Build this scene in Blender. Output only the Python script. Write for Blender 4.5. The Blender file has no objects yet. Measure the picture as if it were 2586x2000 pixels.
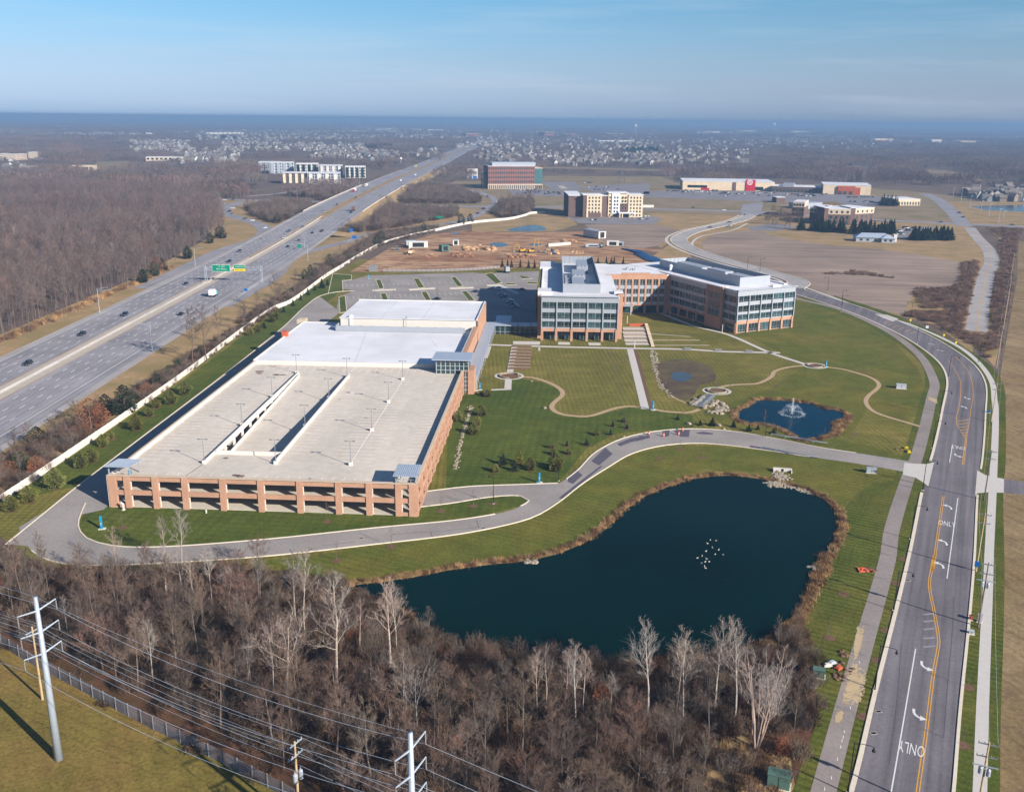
import bpy, bmesh, math, random
import numpy as np
from mathutils import Vector, Matrix
from mathutils.geometry import tessellate_polygon
SC = bpy.context.scene
COL = SC.collection
R = math.radians
# ---------------------------------------------------------------- camera
FPX, CX, CY, H = 2400.0, 1293.0, 1000.0, 92.0
PITCH, ROLL = math.atan(700 / FPX), R(.576)
_fw = np.array([0, math.cos(PITCH), -math.sin(PITCH)]); _up = np.array([0, math.sin(PITCH), math.cos(PITCH)]); _rt = np.array([1., 0, 0])
RT = _rt * math.cos(ROLL) + _up * math.sin(ROLL)
UP = -_rt * math.sin(ROLL) + _up * math.cos(ROLL)
cam = bpy.data.cameras.new('camera'); camo = bpy.data.objects.new('camera', cam); COL.objects.link(camo)
cam.sensor_width = 36; cam.sensor_fit = 'HORIZONTAL'; cam.lens = FPX / 2586 * 36
cam.clip_start = 1; cam.clip_end = 80000
camo.matrix_world = Matrix(((RT[0], UP[0], -_fw[0], 0), (RT[1], UP[1], -_fw[1], 0), (RT[2], UP[2], -_fw[2], H), (0, 0, 0, 1)))
SC.camera = camo
# ---------------------------------------------------------------- light
SUN_EL, SUN_AZ = 24.4, 131.3          # azimuth clockwise from +Y (straight ahead)
sl = bpy.data.lights.new('sun', 'SUN'); sl.energy = 5.0; sl.angle = R(.5); sl.color = (1, .92, .82)
so = bpy.data.objects.new('sun', sl); COL.objects.link(so)
sd = Vector((math.sin(R(SUN_AZ)) * math.cos(R(SUN_EL)), math.cos(R(SUN_AZ)) * math.cos(R(SUN_EL)), math.sin(R(SUN_EL))))
so.rotation_euler = sd.to_track_quat('Z', 'Y').to_euler(); so.location = (0, 0, 300)
W = bpy.data.worlds.new('World'); SC.world = W; W.use_nodes = True
wn = W.node_tree.nodes; wl = W.node_tree.links
sky = wn.new('ShaderNodeTexSky'); sky.sky_type = 'NISHITA'; sky.sun_disc = False
sky.sun_elevation = R(SUN_EL); sky.sun_rotation = R(SUN_AZ)
sky.altitude = 200; sky.air_density = 1.0; sky.dust_density = .6; sky.ozone_density = 3
bg = wn['Background']; bg.inputs[1].default_value = .068
# winter haze low in the sky: the clear-sky model is tinted by the height above the horizon
tc = wn.new('ShaderNodeTexCoord'); sx = wn.new('ShaderNodeSeparateXYZ'); wl.new(tc.outputs['Generated'], sx.inputs[0])
mr = wn.new('ShaderNodeMapRange'); mr.inputs[1].default_value = -.01; mr.inputs[2].default_value = .15; wl.new(sx.outputs[2], mr.inputs[0])
cr = wn.new('ShaderNodeValToRGB'); wl.new(mr.outputs[0], cr.inputs[0]); ce = cr.color_ramp.elements
TINT = ((-.0038, (.43, .63, 1.2)), (.0038, (.45, .63, 1.17)), (.0153, (.49, .625, 1.09)), (.0304, (.52, .61, .96)), (.0529, (.524, .611, .854)), (.0822, (.499, .642, .826)), (.109, (.438, .646, .807)), (.149, (.5, .7, .86)))
while len(ce) < len(TINT): ce.new(.5)
for e_, (p_, c_) in zip(ce, TINT): e_.position = (p_ + .01) / .16; e_.color = (*c_, 1)
mx = wn.new('ShaderNodeMix'); mx.data_type = 'RGBA'; mx.blend_type = 'MULTIPLY'; mx.inputs[0].default_value = 1; wl.new(sky.outputs[0], mx.inputs[6]); wl.new(cr.outputs[0], mx.inputs[7]); 
# faint high cloud streaks
mp_ = wn.new('ShaderNodeMapping'); mp_.inputs['Scale'].default_value = (1.2, 1.2, 16); mp_.inputs['Rotation'].default_value = (0, R(4), 0); wl.new(tc.outputs['Generated'], mp_.inputs[0])
nz = wn.new('ShaderNodeTexNoise'); nz.inputs['Scale'].default_value = 2.6; nz.inputs['Detail'].default_value = 6; nz.inputs['Roughness'].default_value = .6; wl.new(mp_.outputs[0], nz.inputs['Vector'])
cr2 = wn.new('ShaderNodeMapRange'); cr2.inputs[1].default_value = .5; cr2.inputs[2].default_value = .8; cr2.inputs[3].default_value = 0; cr2.inputs[4].default_value = .3; wl.new(nz.outputs['Fac'], cr2.inputs[0])
m2 = wn.new('ShaderNodeMix'); m2.data_type = 'RGBA'; wl.new(cr2.outputs[0], m2.inputs[0]); wl.new(mx.outputs[2], m2.inputs[6]); m2.inputs[7].default_value = (4.2, 4.9, 5.8, 1); wl.new(m2.outputs[2], bg.inputs[0])
SC.view_settings.view_transform = 'Standard'; SC.view_settings.look = 'None'; SC.view_settings.gamma = 1
SC.view_settings.use_curve_mapping = False; SC.view_settings.exposure = 1.15
SC.cycles.use_denoising = True
SC.cycles.max_bounces = 5; SC.cycles.diffuse_bounces = 2; SC.cycles.glossy_bounces = 2; SC.cycles.transmission_bounces = 3
SC.cycles.transparent_max_bounces = 6; SC.cycles.volume_bounces = 0; SC.cycles.caustics_reflective = False; SC.cycles.caustics_refractive = False
SC.cycles.use_adaptive_sampling = True; SC.cycles.adaptive_threshold = .02
SC.render.use_persistent_data = False
# ---------------------------------------------------------------- photo measurements -> ground points
# each key is a crop the place was measured in: (x offset, y offset, scale)
ZN = dict(A=(0, 0, 1.1841), B1=(0, 240, .41209), B2=(800, 280, .41209), B3=(1686, 280, .41209), B4=(0, 700, .35533), B5=(600, 700, .35533), B6=(1250, 620, .3663), C1=(1900, 700, .35526), C2=(0, 1400, .35533), C3=(600, 1400, .35533), C4=(1250, 1400, .35533), C5=(1900, 1400, .35526), C6=(1886, 1000, .32051), E1=(200, 1100, .22894), E2=(650, 1080, .27473), E3=(1150, 860, .27473), E4=(1600, 860, .23685), E5=(840, 640, .27473), E6=(1340, 640, .32051), F2=(1180, 400, .21062), F3=(1680, 430, .27473), F4=(620, 380, .25641), F5=(960, 580, .3022), F6=(2260, 430, .14927), F8=(0, 300, .32051), H2=(700, 300, .32051), H3=(1400, 300, .54304), PX=(0, 0, 1))
def pix(z, x, y):
    q = ZN[z]; return q[0] + x * q[2], q[1] + y * q[2]
def g(z, x, y, h=0.):
    px, py = pix(z, x, y)
    d = (px - CX) / FPX * RT - (py - CY) / FPX * UP + _fw
    t = (h - H) / d[2]
    return (float(t * d[0]), float(t * d[1]))
def gs(z, pts, h=0.):
    return [g(z, x, y, h) for x, y in pts]
def proj(p):
    v = np.array(p, float) - [0, 0, H]; d = v @ _fw
    return CX + FPX * (v @ RT) / d, CY - FPX * (v @ UP) / d
def htop(z, bx, by, ty, h=0.):
    b = g(z, bx, by, h); t = pix(z, 0, ty)[1]; lo, hi = 0., 150.
    for _ in range(40):
        m = (lo + hi) / 2
        if proj((b[0], b[1], h + m))[1] > t: lo = m
        else: hi = m
    return lo
def A8(r, gg, b, k=1.4):
    f = lambda c: (c / 255 / 12.92 if c <= 10 else ((c / 255 + .055) / 1.055) ** 2.4) / k
    return (f(r), f(gg), f(b))
# ---------------------------------------------------------------- mesh helpers
class Fr:
    def __init__(s, x, y, ang): s.o = np.array([x, y]); s.U = np.array([math.cos(R(ang)), math.sin(R(ang))]); s.V = np.array([-s.U[1], s.U[0]]); s.ang = ang
    def p(s, u, v): q = s.o + u * s.U + v * s.V; return (float(q[0]), float(q[1]))
W0 = Fr(0, 0, 0)
class MB:
    def __init__(s): s.v = []; s.f = []; s.m = []
    def add(s, vs, fs, m=0):
        b = len(s.v); s.v += [tuple(p) for p in vs]
        for f in fs: s.f.append(tuple(i + b for i in f)); s.m.append(m)
    def box(s, fr, u0, u1, v0, v1, z0, z1, m=0, zt=None):
        c = [fr.p(u0, v0), fr.p(u1, v0), fr.p(u1, v1), fr.p(u0, v1)]
        s.add([(x, y, z0) for x, y in c] + [(x, y, z1) for x, y in c], [(3, 2, 1, 0), (4, 5, 6, 7), (0, 1, 5, 4), (1, 2, 6, 5), (2, 3, 7, 6), (3, 0, 4, 7)], m)
    def prism(s, pts, z0, z1, m=0, side=None):
        n = len(pts)
        if area(pts) < 0: pts = pts[::-1]
        tri = tessellate_polygon([[Vector((x, y, 0)) for x, y in pts]])
        vs = [(x, y, z0) for x, y in pts] + [(x, y, z1) for x, y in pts]
        tt = []
        for t in tri:
            a, b, c = [pts[i] for i in t]
            if (b[0] - a[0]) * (c[1] - a[1]) - (b[1] - a[1]) * (c[0] - a[0]) < 0: t = t[::-1]
            tt.append(t)
        s.add(vs, [tuple(i + n for i in t) for t in tt], m)
        s.add(vs, [(i, (i + 1) % n, (i + 1) % n + n, i + n) for i in range(n)], m if side is None else side)
    def poly(s, pts, z, m=0):
        if area(pts) < 0: pts = pts[::-1]
        tri = tessellate_polygon([[Vector((x, y, 0)) for x, y in pts]])
        out = []
        for t in tri:
            a, b, c = [pts[i] for i in t]
            if (b[0] - a[0]) * (c[1] - a[1]) - (b[1] - a[1]) * (c[0] - a[0]) < 0: t = t[::-1]
            out.append(tuple(t))
        s.add([(x, y, z) for x, y in pts], out, m)
    def strip(s, L, Rr, z, m=0):
        n = len(L); zz = z if hasattr(z, '__len__') else [z] * n
        s.add([(x, y, q) for (x, y), q in zip(L, zz)] + [(x, y, q) for (x, y), q in zip(Rr, zz)], [(i, n + i, n + i + 1, i + 1) for i in range(n - 1)], m)
    def ribbon(s, pts, w, z, m=0):
        L, Rr = offset(pts, w / 2), offset(pts, -w / 2); s.strip(L, Rr, z, m)
    def wall(s, pts, w, z0, z1, m=0):
        n = len(pts); L, Rr = offset(pts, w / 2), offset(pts, -w / 2)
        vs = [(x, y, z0) for x, y in L] + [(x, y, z0) for x, y in Rr] + [(x, y, z1) for x, y in L] + [(x, y, z1) for x, y in Rr]
        fs = []
        for i in range(n - 1):
            fs += [(2 * n + i, 3 * n + i, 3 * n + i + 1, 2 * n + i + 1), (i, 2 * n + i, 2 * n + i + 1, i + 1), (n + i, n + i + 1, 3 * n + i + 1, 3 * n + i)]
        fs += [(0, n, 3 * n, 2 * n), (n - 1, 3 * n - 1, 4 * n - 1, 2 * n - 1)]
        s.add(vs, fs, m)
    def tube(s, pts, rad, n=5, m=0, cap=True):
        P = [np.array(p, float) for p in pts]
        if not hasattr(rad, '__len__'): rad = [rad] * len(P)
        vs = []; a0 = None
        for i, p in enumerate(P):
            d = P[min(i + 1, len(P) - 1)] - P[max(i - 1, 0)]; d /= np.linalg.norm(d) + 1e-9
            if a0 is None:
                a0 = np.cross(d, [0, 0, 1.]) if abs(d[2]) < .95 else np.cross(d, [0, 1., 0])
            a = a0 - d * (a0 @ d); a /= np.linalg.norm(a) + 1e-9; a0 = a; b = np.cross(d, a)
            for k in range(n):
                t = 2 * math.pi * k / n; vs.append(tuple(p + rad[i] * (math.cos(t) * a + math.sin(t) * b)))
        fs = [(i * n + k, i * n + (k + 1) % n, (i + 1) * n + (k + 1) % n, (i + 1) * n + k) for i in range(len(P) - 1) for k in range(n)]
        if cap and n > 2: fs += [tuple(range(n))[::-1], tuple((len(P) - 1) * n + k for k in range(n))]
        s.add(vs, fs, m)
    def lathe(s, c, prof, n=12, m=0):
        vs = [(c[0] + r * math.cos(2 * math.pi * k / n), c[1] + r * math.sin(2 * math.pi * k / n), c[2] + z) for r, z in prof for k in range(n)]
        fs = [(i * n + k, i * n + (k + 1) % n, (i + 1) * n + (k + 1) % n, (i + 1) * n + k) for i in range(len(prof) - 1) for k in range(n)]
        fs += [tuple((len(prof) - 1) * n + k for k in range(n))]
        s.add(vs, fs, m)
    def rock(s, c, r, rng, m=0, flat=.6):
        n = 6; vs = []
        for zz, q in ((0, 1.), (.45, .95), (.8, .55)):
            for k in range(n):
                t = 2 * math.pi * (k + .5 * (zz > .3)) / n; rr = r * q * rng.uniform(.7, 1.2)
                vs.append((c[0] + rr * math.cos(t), c[1] + rr * math.sin(t), c[2] + zz * r * flat * 1.6))
        fs = [(i * n + k, i * n + (k + 1) % n, (i + 1) * n + (k + 1) % n, (i + 1) * n + k) for i in range(2) for k in range(n)] + [tuple(2 * n + k for k in range(n))]
        s.add(vs, fs, m)
    def mesh(s, name, mats, base=(0, 0, 0), smooth=False):
        me = bpy.data.meshes.new(name)
        v = np.array(s.v, dtype=np.float64).reshape(-1, 3) - np.array(base)
        me.from_pydata(v.tolist(), [], s.f)
        for mt in (mats if isinstance(mats, (list, tuple)) else [mats]): me.materials.append(mt)
        if any(s.m): me.polygons.foreach_set('material_index', s.m)
        if smooth: me.polygons.foreach_set('use_smooth', [True] * len(s.f))
        me.update(); return me
    def obj(s, name, mats, parent=None, loc=None, smooth=False):
        base = np.zeros(3); q = parent
        while q is not None and loc is None: base = base + np.array(q.location); q = q.parent
        base = tuple(base) if loc is None else loc
        o = bpy.data.objects.new(name, s.mesh(name, mats, base, smooth)); COL.objects.link(o)
        if parent is not None: o.parent = parent
        else: o.location = base
        return o
def area(p): return .5 * sum(p[i][0] * p[(i + 1) % len(p)][1] - p[(i + 1) % len(p)][0] * p[i][1] for i in range(len(p)))
def offset(pts, d):
    P = np.array(pts, float); T = np.zeros_like(P); T[1:-1] = P[2:] - P[:-2]; T[0] = P[1] - P[0]; T[-1] = P[-1] - P[-2]
    T /= np.linalg.norm(T, axis=1)[:, None] + 1e-9
    return [tuple(q) for q in P + d * np.stack([-T[:, 1], T[:, 0]], 1)]
def curve(pts, step=4., closed=False):
    P = [np.array(p, float) for p in pts]; n = len(P); out = []
    for i in range(n if closed else n - 1):
        if closed: a, b, c, d = P[i - 1], P[i], P[(i + 1) % n], P[(i + 2) % n]
        else:
            b, c = P[i], P[i + 1]; a = P[i - 1] if i else 2 * b - c; d = P[i + 2] if i + 2 < n else 2 * c - b
        k = max(1, int(np.linalg.norm(c - b) / step))
        la, lb, lc = [max(1e-6, np.linalg.norm(y - x) ** .5) for x, y in ((a, b), (b, c), (c, d))]
        m1 = ((b - a) / la - (c - a) / (la + lb) + (c - b) / lb) * lb; m2 = ((c - b) / lb - (d - b) / (lb + lc) + (d - c) / lc) * lb
        for j in range(k):
            t = j / k; out.append(tuple((2 * t**3 - 3 * t**2 + 1) * b + (t**3 - 2 * t**2 + t) * m1 + (-2 * t**3 + 3 * t**2) * c + (t**3 - t**2) * m2))
    if not closed: out.append(tuple(P[-1]))
    return out
def resample(pts, n):
    P = np.array(pts, float); s = np.concatenate([[0], np.cumsum(np.linalg.norm(np.diff(P, axis=0), axis=1))]); t = np.linspace(0, s[-1], n)
    return list(zip(np.interp(t, s, P[:, 0]), np.interp(t, s, P[:, 1])))
def along(pts, step, start=0.):
    P = np.array(pts, float); s = np.concatenate([[0], np.cumsum(np.linalg.norm(np.diff(P, axis=0), axis=1))]); out = []; t = start
    while t < s[-1]:
        x, y = np.interp(t, s, P[:, 0]), np.interp(t, s, P[:, 1]); x2, y2 = np.interp(min(t + .5, s[-1]), s, P[:, 0]), np.interp(min(t + .5, s[-1]), s, P[:, 1])
        x1, y1 = np.interp(max(t - .5, 0), s, P[:, 0]), np.interp(max(t - .5, 0), s, P[:, 1])
        out.append((float(x), float(y), math.atan2(y2 - y1, x2 - x1))); t += step
    return out
def inside(p, poly):
    x, y = p; r = False; j = len(poly) - 1
    for i in range(len(poly)):
        xi, yi = poly[i]; xj, yj = poly[j]
        if (yi > y) != (yj > y) and x < (xj - xi) * (y - yi) / (yj - yi) + xi: r = not r
        j = i
    return r
def scatter(poly, spacing, rng, avoid=()):
    xs = [p[0] for p in poly]; ys = [p[1] for p in poly]; out = []
    y = min(ys)
    while y < max(ys):
        x = min(xs)
        while x < max(xs):
            q = (x + rng.uniform(-.45, .45) * spacing, y + rng.uniform(-.45, .45) * spacing)
            if inside(q, poly) and not any(inside(q, a) for a in avoid): out.append(q)
            x += spacing
        y += spacing
    return out
def seen(x, y, z=0, mg=60):
    if y < 20: return False
    px, py = proj((x, y, z)); return -mg < px < 2586 + mg and -mg < py < 2000 + mg
def tag(o, label=None, cat=None, group=None, kind=None):
    if label: o['label'] = label
    if cat: o['category'] = cat
    if group: o['group'] = group
    if kind: o['kind'] = kind
    return o
def empty(name, loc, label, cat, group=None, rz=0):
    o = bpy.data.objects.new(name, None); COL.objects.link(o); o.location = loc if len(loc) == 3 else (loc[0], loc[1], 0); o.rotation_euler.z = rz
    o.empty_display_size = .5
    return tag(o, label, cat, group)
def struct(name, mb, mats): return tag(mb.obj(name, mats), kind='structure')
def stuff(name, mb, mats, label=None): return tag(mb.obj(name, mats), label=label, cat=name.replace('_', ' '), kind='stuff')
KIDS = {}
def copy_tree(o, loc, rz=0, sc=1., label=None, group=None, col=None):
    c = o.copy(); COL.objects.link(c); c.location = loc if len(loc) == 3 else (loc[0], loc[1], 0); c.rotation_euler.z = rz
    c.scale = (sc, sc, sc) if not hasattr(sc, '__len__') else sc
    if label: c['label'] = label
    if group: c['group'] = group
    def rec(a, b):
        for ch in KIDS[a.name]:
            d = ch.copy(); COL.objects.link(d); d.parent = b
            if col: d.color = col
            rec(ch, d)
    def index(a):
        if a.name not in KIDS: KIDS[a.name] = list(a.children)
        for ch in KIDS[a.name]: index(ch)
    index(o); rec(o, c)
    if col: c.color = col
    return c
class Proto:
    """first place() moves the thing itself, later ones copy it"""
    def __init__(s, root): s.r = root; s.used = False
    def place(s, loc, rz=0, sc=1., label=None, group=None, col=None):
        if s.used: return copy_tree(s.r, loc, rz, sc, label, group, col)
        s.used = True; KIDS[s.r.name] = list(s.r.children)
        for k in KIDS[s.r.name]: KIDS[k.name] = list(k.children)
        o = s.r; o.location = loc if len(loc) == 3 else (loc[0], loc[1], 0); o.rotation_euler.z = rz; o.scale = (sc, sc, sc) if not hasattr(sc, '__len__') else sc
        if label: o['label'] = label
        if group: o['group'] = group
        if col:
            o.color = col
            for k in KIDS[o.name]:
                k.color = col
                for q in KIDS[k.name]: q.color = col
        return o
ORD = 'first second third fourth fifth sixth seventh eighth ninth tenth eleventh twelfth thirteenth fourteenth fifteenth sixteenth seventeenth eighteenth nineteenth twentieth'.split()
# ---------------------------------------------------------------- materials
class NT:
    def __init__(s, name):
        s.m = bpy.data.materials.new(name); s.m.use_nodes = True; s.t = s.m.node_tree; s.n = s.t.nodes; s.b = s.n['Principled BSDF']
        s.b.inputs['Roughness'].default_value = .85; s.b.inputs['Specular IOR Level'].default_value = .06
    def new(s, t, **k):
        q = s.n.new(t)
        for a, v in k.items():
            if hasattr(q, a): setattr(q, a, v)
            else: q.inputs[a].default_value = v
        return q
    def l(s, a, b): s.t.links.new(a, b)
    def pos(s):
        if not hasattr(s, '_p'): s._p = s.new('ShaderNodeNewGeometry').outputs['Position']
        return s._p
    def opos(s):
        return s.new('ShaderNodeTexCoord').outputs['Object']
    def noise(s, scale, detail=3, rough=.6, vec=None, stretch=None, rz=0, dist=0):
        v = vec or s.pos()
        if stretch or rz:
            m0 = s.new('ShaderNodeMapping'); s.l(v, m0.inputs[0]); m0.inputs['Rotation'].default_value = (0, 0, rz); mp = s.new('ShaderNodeMapping'); s.l(m0.outputs[0], mp.inputs[0]); mp.inputs['Scale'].default_value = stretch or (1, 1, 1); v = mp.outputs[0]
        n = s.new('ShaderNodeTexNoise'); s.l(v, n.inputs['Vector']); n.inputs['Scale'].default_value = scale; n.inputs['Detail'].default_value = detail; n.inputs['Roughness'].default_value = rough; n.inputs['Distortion'].default_value = dist
        return n.outputs['Fac']
    def ramp(s, f, stops):
        r = s.new('ShaderNodeValToRGB'); s.l(f, r.inputs[0]); e = r.color_ramp.elements
        while len(e) < len(stops): e.new(.5)
        for k, (p, c) in zip(e, stops):
            k.position = p; k.color = (*c, 1) if hasattr(c, '__len__') else (c, c, c, 1)
        return r.outputs[0]
    def mix(s, f, a, b, mode='MIX'):
        q = s.new('ShaderNodeMix', data_type='RGBA', blend_type=mode)
        for k, v in ((0, f), (6, a), (7, b)):
            if hasattr(v, 'is_linked') or hasattr(v, 'links'): s.l(v, q.inputs[k])
            elif k == 0: q.inputs[0].default_value = v
            else: q.inputs[k].default_value = (*v, 1) if len(v) == 3 else v
        return q.outputs[2]
    def math(s, op, a, b=0.):
        q = s.new('ShaderNodeMath', operation=op)
        for k, v in ((0, a), (1, b)):
            if hasattr(v, 'links'): s.l(v, q.inputs[k])
            else: q.inputs[k].default_value = v
        return q.outputs[0]
    def out(s, c, rough=None, bump=None, bs=.3, bd=.1):
        if hasattr(c, 'links'): s.l(c, s.b.inputs['Base Color'])
        else: s.b.inputs['Base Color'].default_value = (*c, 1)
        if rough is not None: s.b.inputs['Roughness'].default_value = rough
        if bump is not None:
            b = s.new('ShaderNodeBump'); b.inputs['Strength'].default_value = bs; b.inputs['Distance'].default_value = bd; s.l(bump, b.inputs['Height']); s.l(b.outputs[0], s.b.inputs['Normal'])
        return s.m
def sc3(c, k): return tuple(x * k for x in c)
def plain(name, c, rough=.8, var=.18, scale=.6, metal=0, spec=.06, big=None):
    t = NT(name); f = t.noise(scale, 4)
    col = t.ramp(f, [(.25, sc3(c, 1 - var)), (.75, sc3(c, 1 + var))])
    if big: col = t.mix(t.ramp(t.noise(big[0], 3), [(.4, 0.), (.65, 1.)]), col, big[1])
    t.b.inputs['Metallic'].default_value = metal; t.b.inputs['Specular IOR Level'].default_value = spec
    return t.out(col, rough)
def lawn(name, c1, c2, dry, ang=0., w=5.5, amt=.16, cross=False, dryamt=.5):
    tw = lambda c: (c[0] * 1.14, c[1] * 1.09, c[2] * .76); c1, c2, dry = tw(c1), tw(c2), tw(dry)
    t = NT(name)
    col = t.mix(t.ramp(t.noise(.018, 4), [(.35, 0.), (.65, 1.)]), c1, c2)
    col = t.mix(t.math('MULTIPLY', t.ramp(t.noise(.045, 5, .65), [(.45, 0.), (.7, 1.)]), dryamt), col, dry)
    def stripe(a):
        mp = t.new('ShaderNodeMapping'); t.l(t.pos(), mp.inputs[0]); mp.inputs['Rotation'].default_value = (0, 0, a)
        wv = t.new('ShaderNodeTexWave', wave_type='BANDS', bands_direction='X'); t.l(mp.outputs[0], wv.inputs['Vector']); wv.inputs['Scale'].default_value = .314 / w; wv.inputs['Distortion'].default_value = 1.6; wv.inputs['Detail'].default_value = 3; wv.inputs['Detail Scale'].default_value = .25
        return t.ramp(wv.outputs['Fac'], [(.3, 1 - amt), (.7, 1 + amt)])
    msk = t.ramp(t.noise(.03, 4, .6), [(.35, .1), (.65, 1.)])
    col = t.mix(msk, col, t.mix(1., col, stripe(-ang), 'MULTIPLY'))
    if cross: col = t.mix(.6, col, stripe(-ang + 1.57), 'MULTIPLY')
    col = t.mix(1., col, t.ramp(t.noise(.16, 5, .7), [(.3, .8), (.7, 1.2)]), 'MULTIPLY')
    f = t.noise(1.6, 4, .75)
    col = t.mix(1., col, t.ramp(f, [(.28, .6), (.72, 1.36)]), 'MULTIPLY')
    return t.out(col, .95, f, .6, .15)
def asphalt(name, c, ang=None, wear=.12, patches=True):
    t = NT(name)
    col = t.ramp(t.noise(1.3, 5, .7), [(.3, sc3(c, .86)), (.7, sc3(c, 1.12))])
    if ang is not None:
        f = t.noise(.7, 3, .6, stretch=(1, .015, 1), rz=-ang); col = t.mix(1., col, t.ramp(f, [(.35, 1 - wear), (.65, 1 + wear)]), 'MULTIPLY')
    if patches: col = t.mix(1., col, t.ramp(t.noise(.05, 4), [(.35, .86), (.65, 1.1)]), 'MULTIPLY')
    return t.out(col, .9)
MT = {}
# ground
t = NT('terrain')
c = t.mix(t.ramp(t.noise(.0011, 5), [(.42, 0.), (.58, 1.)]), A8(116, 100, 92), A8(136, 120, 96))
c = t.mix(t.ramp(t.noise(.02, 5, .7), [(.3, 0.), (.7, 1.)]), A8(100, 84, 78), c)
c = t.mix(1., c, t.ramp(t.noise(.4, 4, .7), [(.3, .75), (.7, 1.25)]), 'MULTIPLY')
MT['terrain'] = t.out(c, .95)
MT['drygrass'] = plain('dry_grass_ground', A8(172, 143, 106), .95, .22, .5, big=(.05, A8(146, 128, 88)))
MT['litter'] = plain('leaf_litter', A8(112, 80, 62), .95, .4, .7, big=(.12, A8(84, 66, 48)))
MT['corridor'] = lawn('corridor_grass', A8(108, 102, 60), A8(122, 108, 68), A8(140, 112, 82), .5, 3, .05, dryamt=.8)
MT['lawn'] = lawn('mown_lawn', A8(98, 98, 54), A8(110, 108, 62), A8(132, 120, 76), .04, 1.7, .15, True, .8)
MT['lawn_dark'] = lawn('dark_lawn', A8(66, 84, 40), A8(84, 94, 48), A8(104, 106, 56), -.12, 2.4, .09, True, .5)
MT['lawn_east'] = lawn('meadow_lawn', A8(84, 94, 46), A8(98, 100, 52), A8(128, 112, 66), 1.1, 2.0, .1)
MT['lawn_street'] = lawn('street_lawn', A8(70, 86, 40), A8(84, 92, 46), A8(116, 106, 62), 1.05, 1.6, .2, dryamt=.6)
MT['bank'] = plain('pond_bank_soil', A8(150, 124, 88), .95, .3, .8, big=(.3, A8(112, 98, 62)))
t = NT('bare_field')
mp = t.noise(.13, 4, .65, stretch=(.06, 1, 1), rz=.12, dist=.4)
c = t.mix(t.ramp(t.noise(.012, 4), [(.35, 0.), (.65, 1.)]), A8(140, 122, 112), A8(166, 146, 130))
c = t.mix(1., c, t.ramp(mp, [(.3, .72), (.7, 1.22)]), 'MULTIPLY'); MT['field'] = t.out(c, .95)
t = NT('stubble_field')
mp = t.noise(.6, 3, .6, stretch=(1, .03, 1), rz=-.35)
c = t.mix(t.ramp(t.noise(.03, 4), [(.35, 0.), (.65, 1.)]), A8(140, 118, 84), A8(164, 142, 108))
c = t.mix(1., c, t.ramp(mp, [(.3, .74), (.7, 1.2)]), 'MULTIPLY'); c = t.mix(t.ramp(t.noise(.12, 5, .75), [(.48, 0.), (.66, .8)]), c, A8(112, 92, 70)); c = t.mix(1., c, t.ramp(t.noise(1.2, 4, .8), [(.3, .65), (.7, 1.3)]), 'MULTIPLY'); MT['stubble'] = t.out(c, .95)
t = NT('construction_soil')
c = t.mix(t.ramp(t.noise(.03, 5, .65, stretch=(.5, 1, 1)), [(.35, 0.), (.6, 1.)]), A8(160, 116, 86), A8(198, 162, 126))
c = t.mix(t.ramp(t.noise(.16, 5, .7, stretch=(.4, 1, 1)), [(.46, 0.), (.62, 1.)]), c, A8(126, 92, 70)); c = t.mix(1., c, t.ramp(t.noise(.5, 3, .6, stretch=(.05, 1, 1), rz=.15, dist=.6), [(.35, .8), (.65, 1.15)]), 'MULTIPLY'); MT['soil'] = t.out(c, .95)
MT['common'] = plain('waste_ground', A8(152, 132, 110), .95, .2, .3, big=(.03, A8(128, 118, 82)))
MT['lot'] = asphalt('car_park_asphalt', A8(140, 136, 140), None)
MT['mud'] = plain('wet_mud', A8(92, 78, 66), .7, .25, .3, big=(.1, A8(108, 98, 70)))
MT['mulch'] = plain('mulch', A8(118, 92, 74), .95, .3, 2)
MT['soilpath'] = plain('gravel_path', A8(186, 160, 128), .95, .12, 1.5)
MT['hwy'] = asphalt('highway_asphalt', A8(152, 149, 154), 0., .17)
MT['shoulder'] = asphalt('shoulder_asphalt', A8(174, 168, 166), 0., .08)
MT['concrete'] = plain('concrete', A8(205, 196, 182), .85, .08, .6)
MT['median'] = plain('median_concrete', A8(190, 180, 166), .9, .1, .3)
MT['drive'] = asphalt('drive_asphalt', A8(158, 151, 147), None)
MT['street'] = asphalt('street_asphalt', A8(122, 117, 122), -.45, .2)
MT['biketrail'] = asphalt('trail_asphalt', A8(152, 142, 138), None)
MT['newasphalt'] = plain('new_asphalt_patch', A8(96, 92, 104), .9, .15, .5)
MT['sand'] = plain('sand_spill', A8(196, 174, 138), .95, .15, .5)
MT['white'] = plain('white_paint', A8(225, 225, 222), .7, .1, 1.5)
MT['yellow'] = plain('yellow_paint', A8(224, 166, 70), .7, .12, 1.5)
MT['kerb'] = plain('kerb_concrete', A8(226, 214, 196), .85, .08, 1)
MT['walk'] = plain('walk_concrete', A8(206, 200, 194), .85, .06, .8)
def water(name, c, ripple, rough):
    t = NT(name); n = t.noise(ripple, 3, .6); t.b.inputs['Specular IOR Level'].default_value = .3; t.b.inputs['IOR'].default_value = 1.12
    col = t.mix(t.ramp(t.noise(.02, 4), [(.35, 0.), (.65, 1.)]), sc3(c, .8), sc3(c, 1.2))
    return t.out(col, rough, n, .12, .03)
MT['pond'] = water('pond_water', (.0003, .0105, .0105), .9, .06)
MT['pond2'] = water('blue_pond_water', (.0006, .022, .042), .9, .06)
MT['puddle'] = water('puddle_water', (.05, .075, .1), .8, .1)
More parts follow.
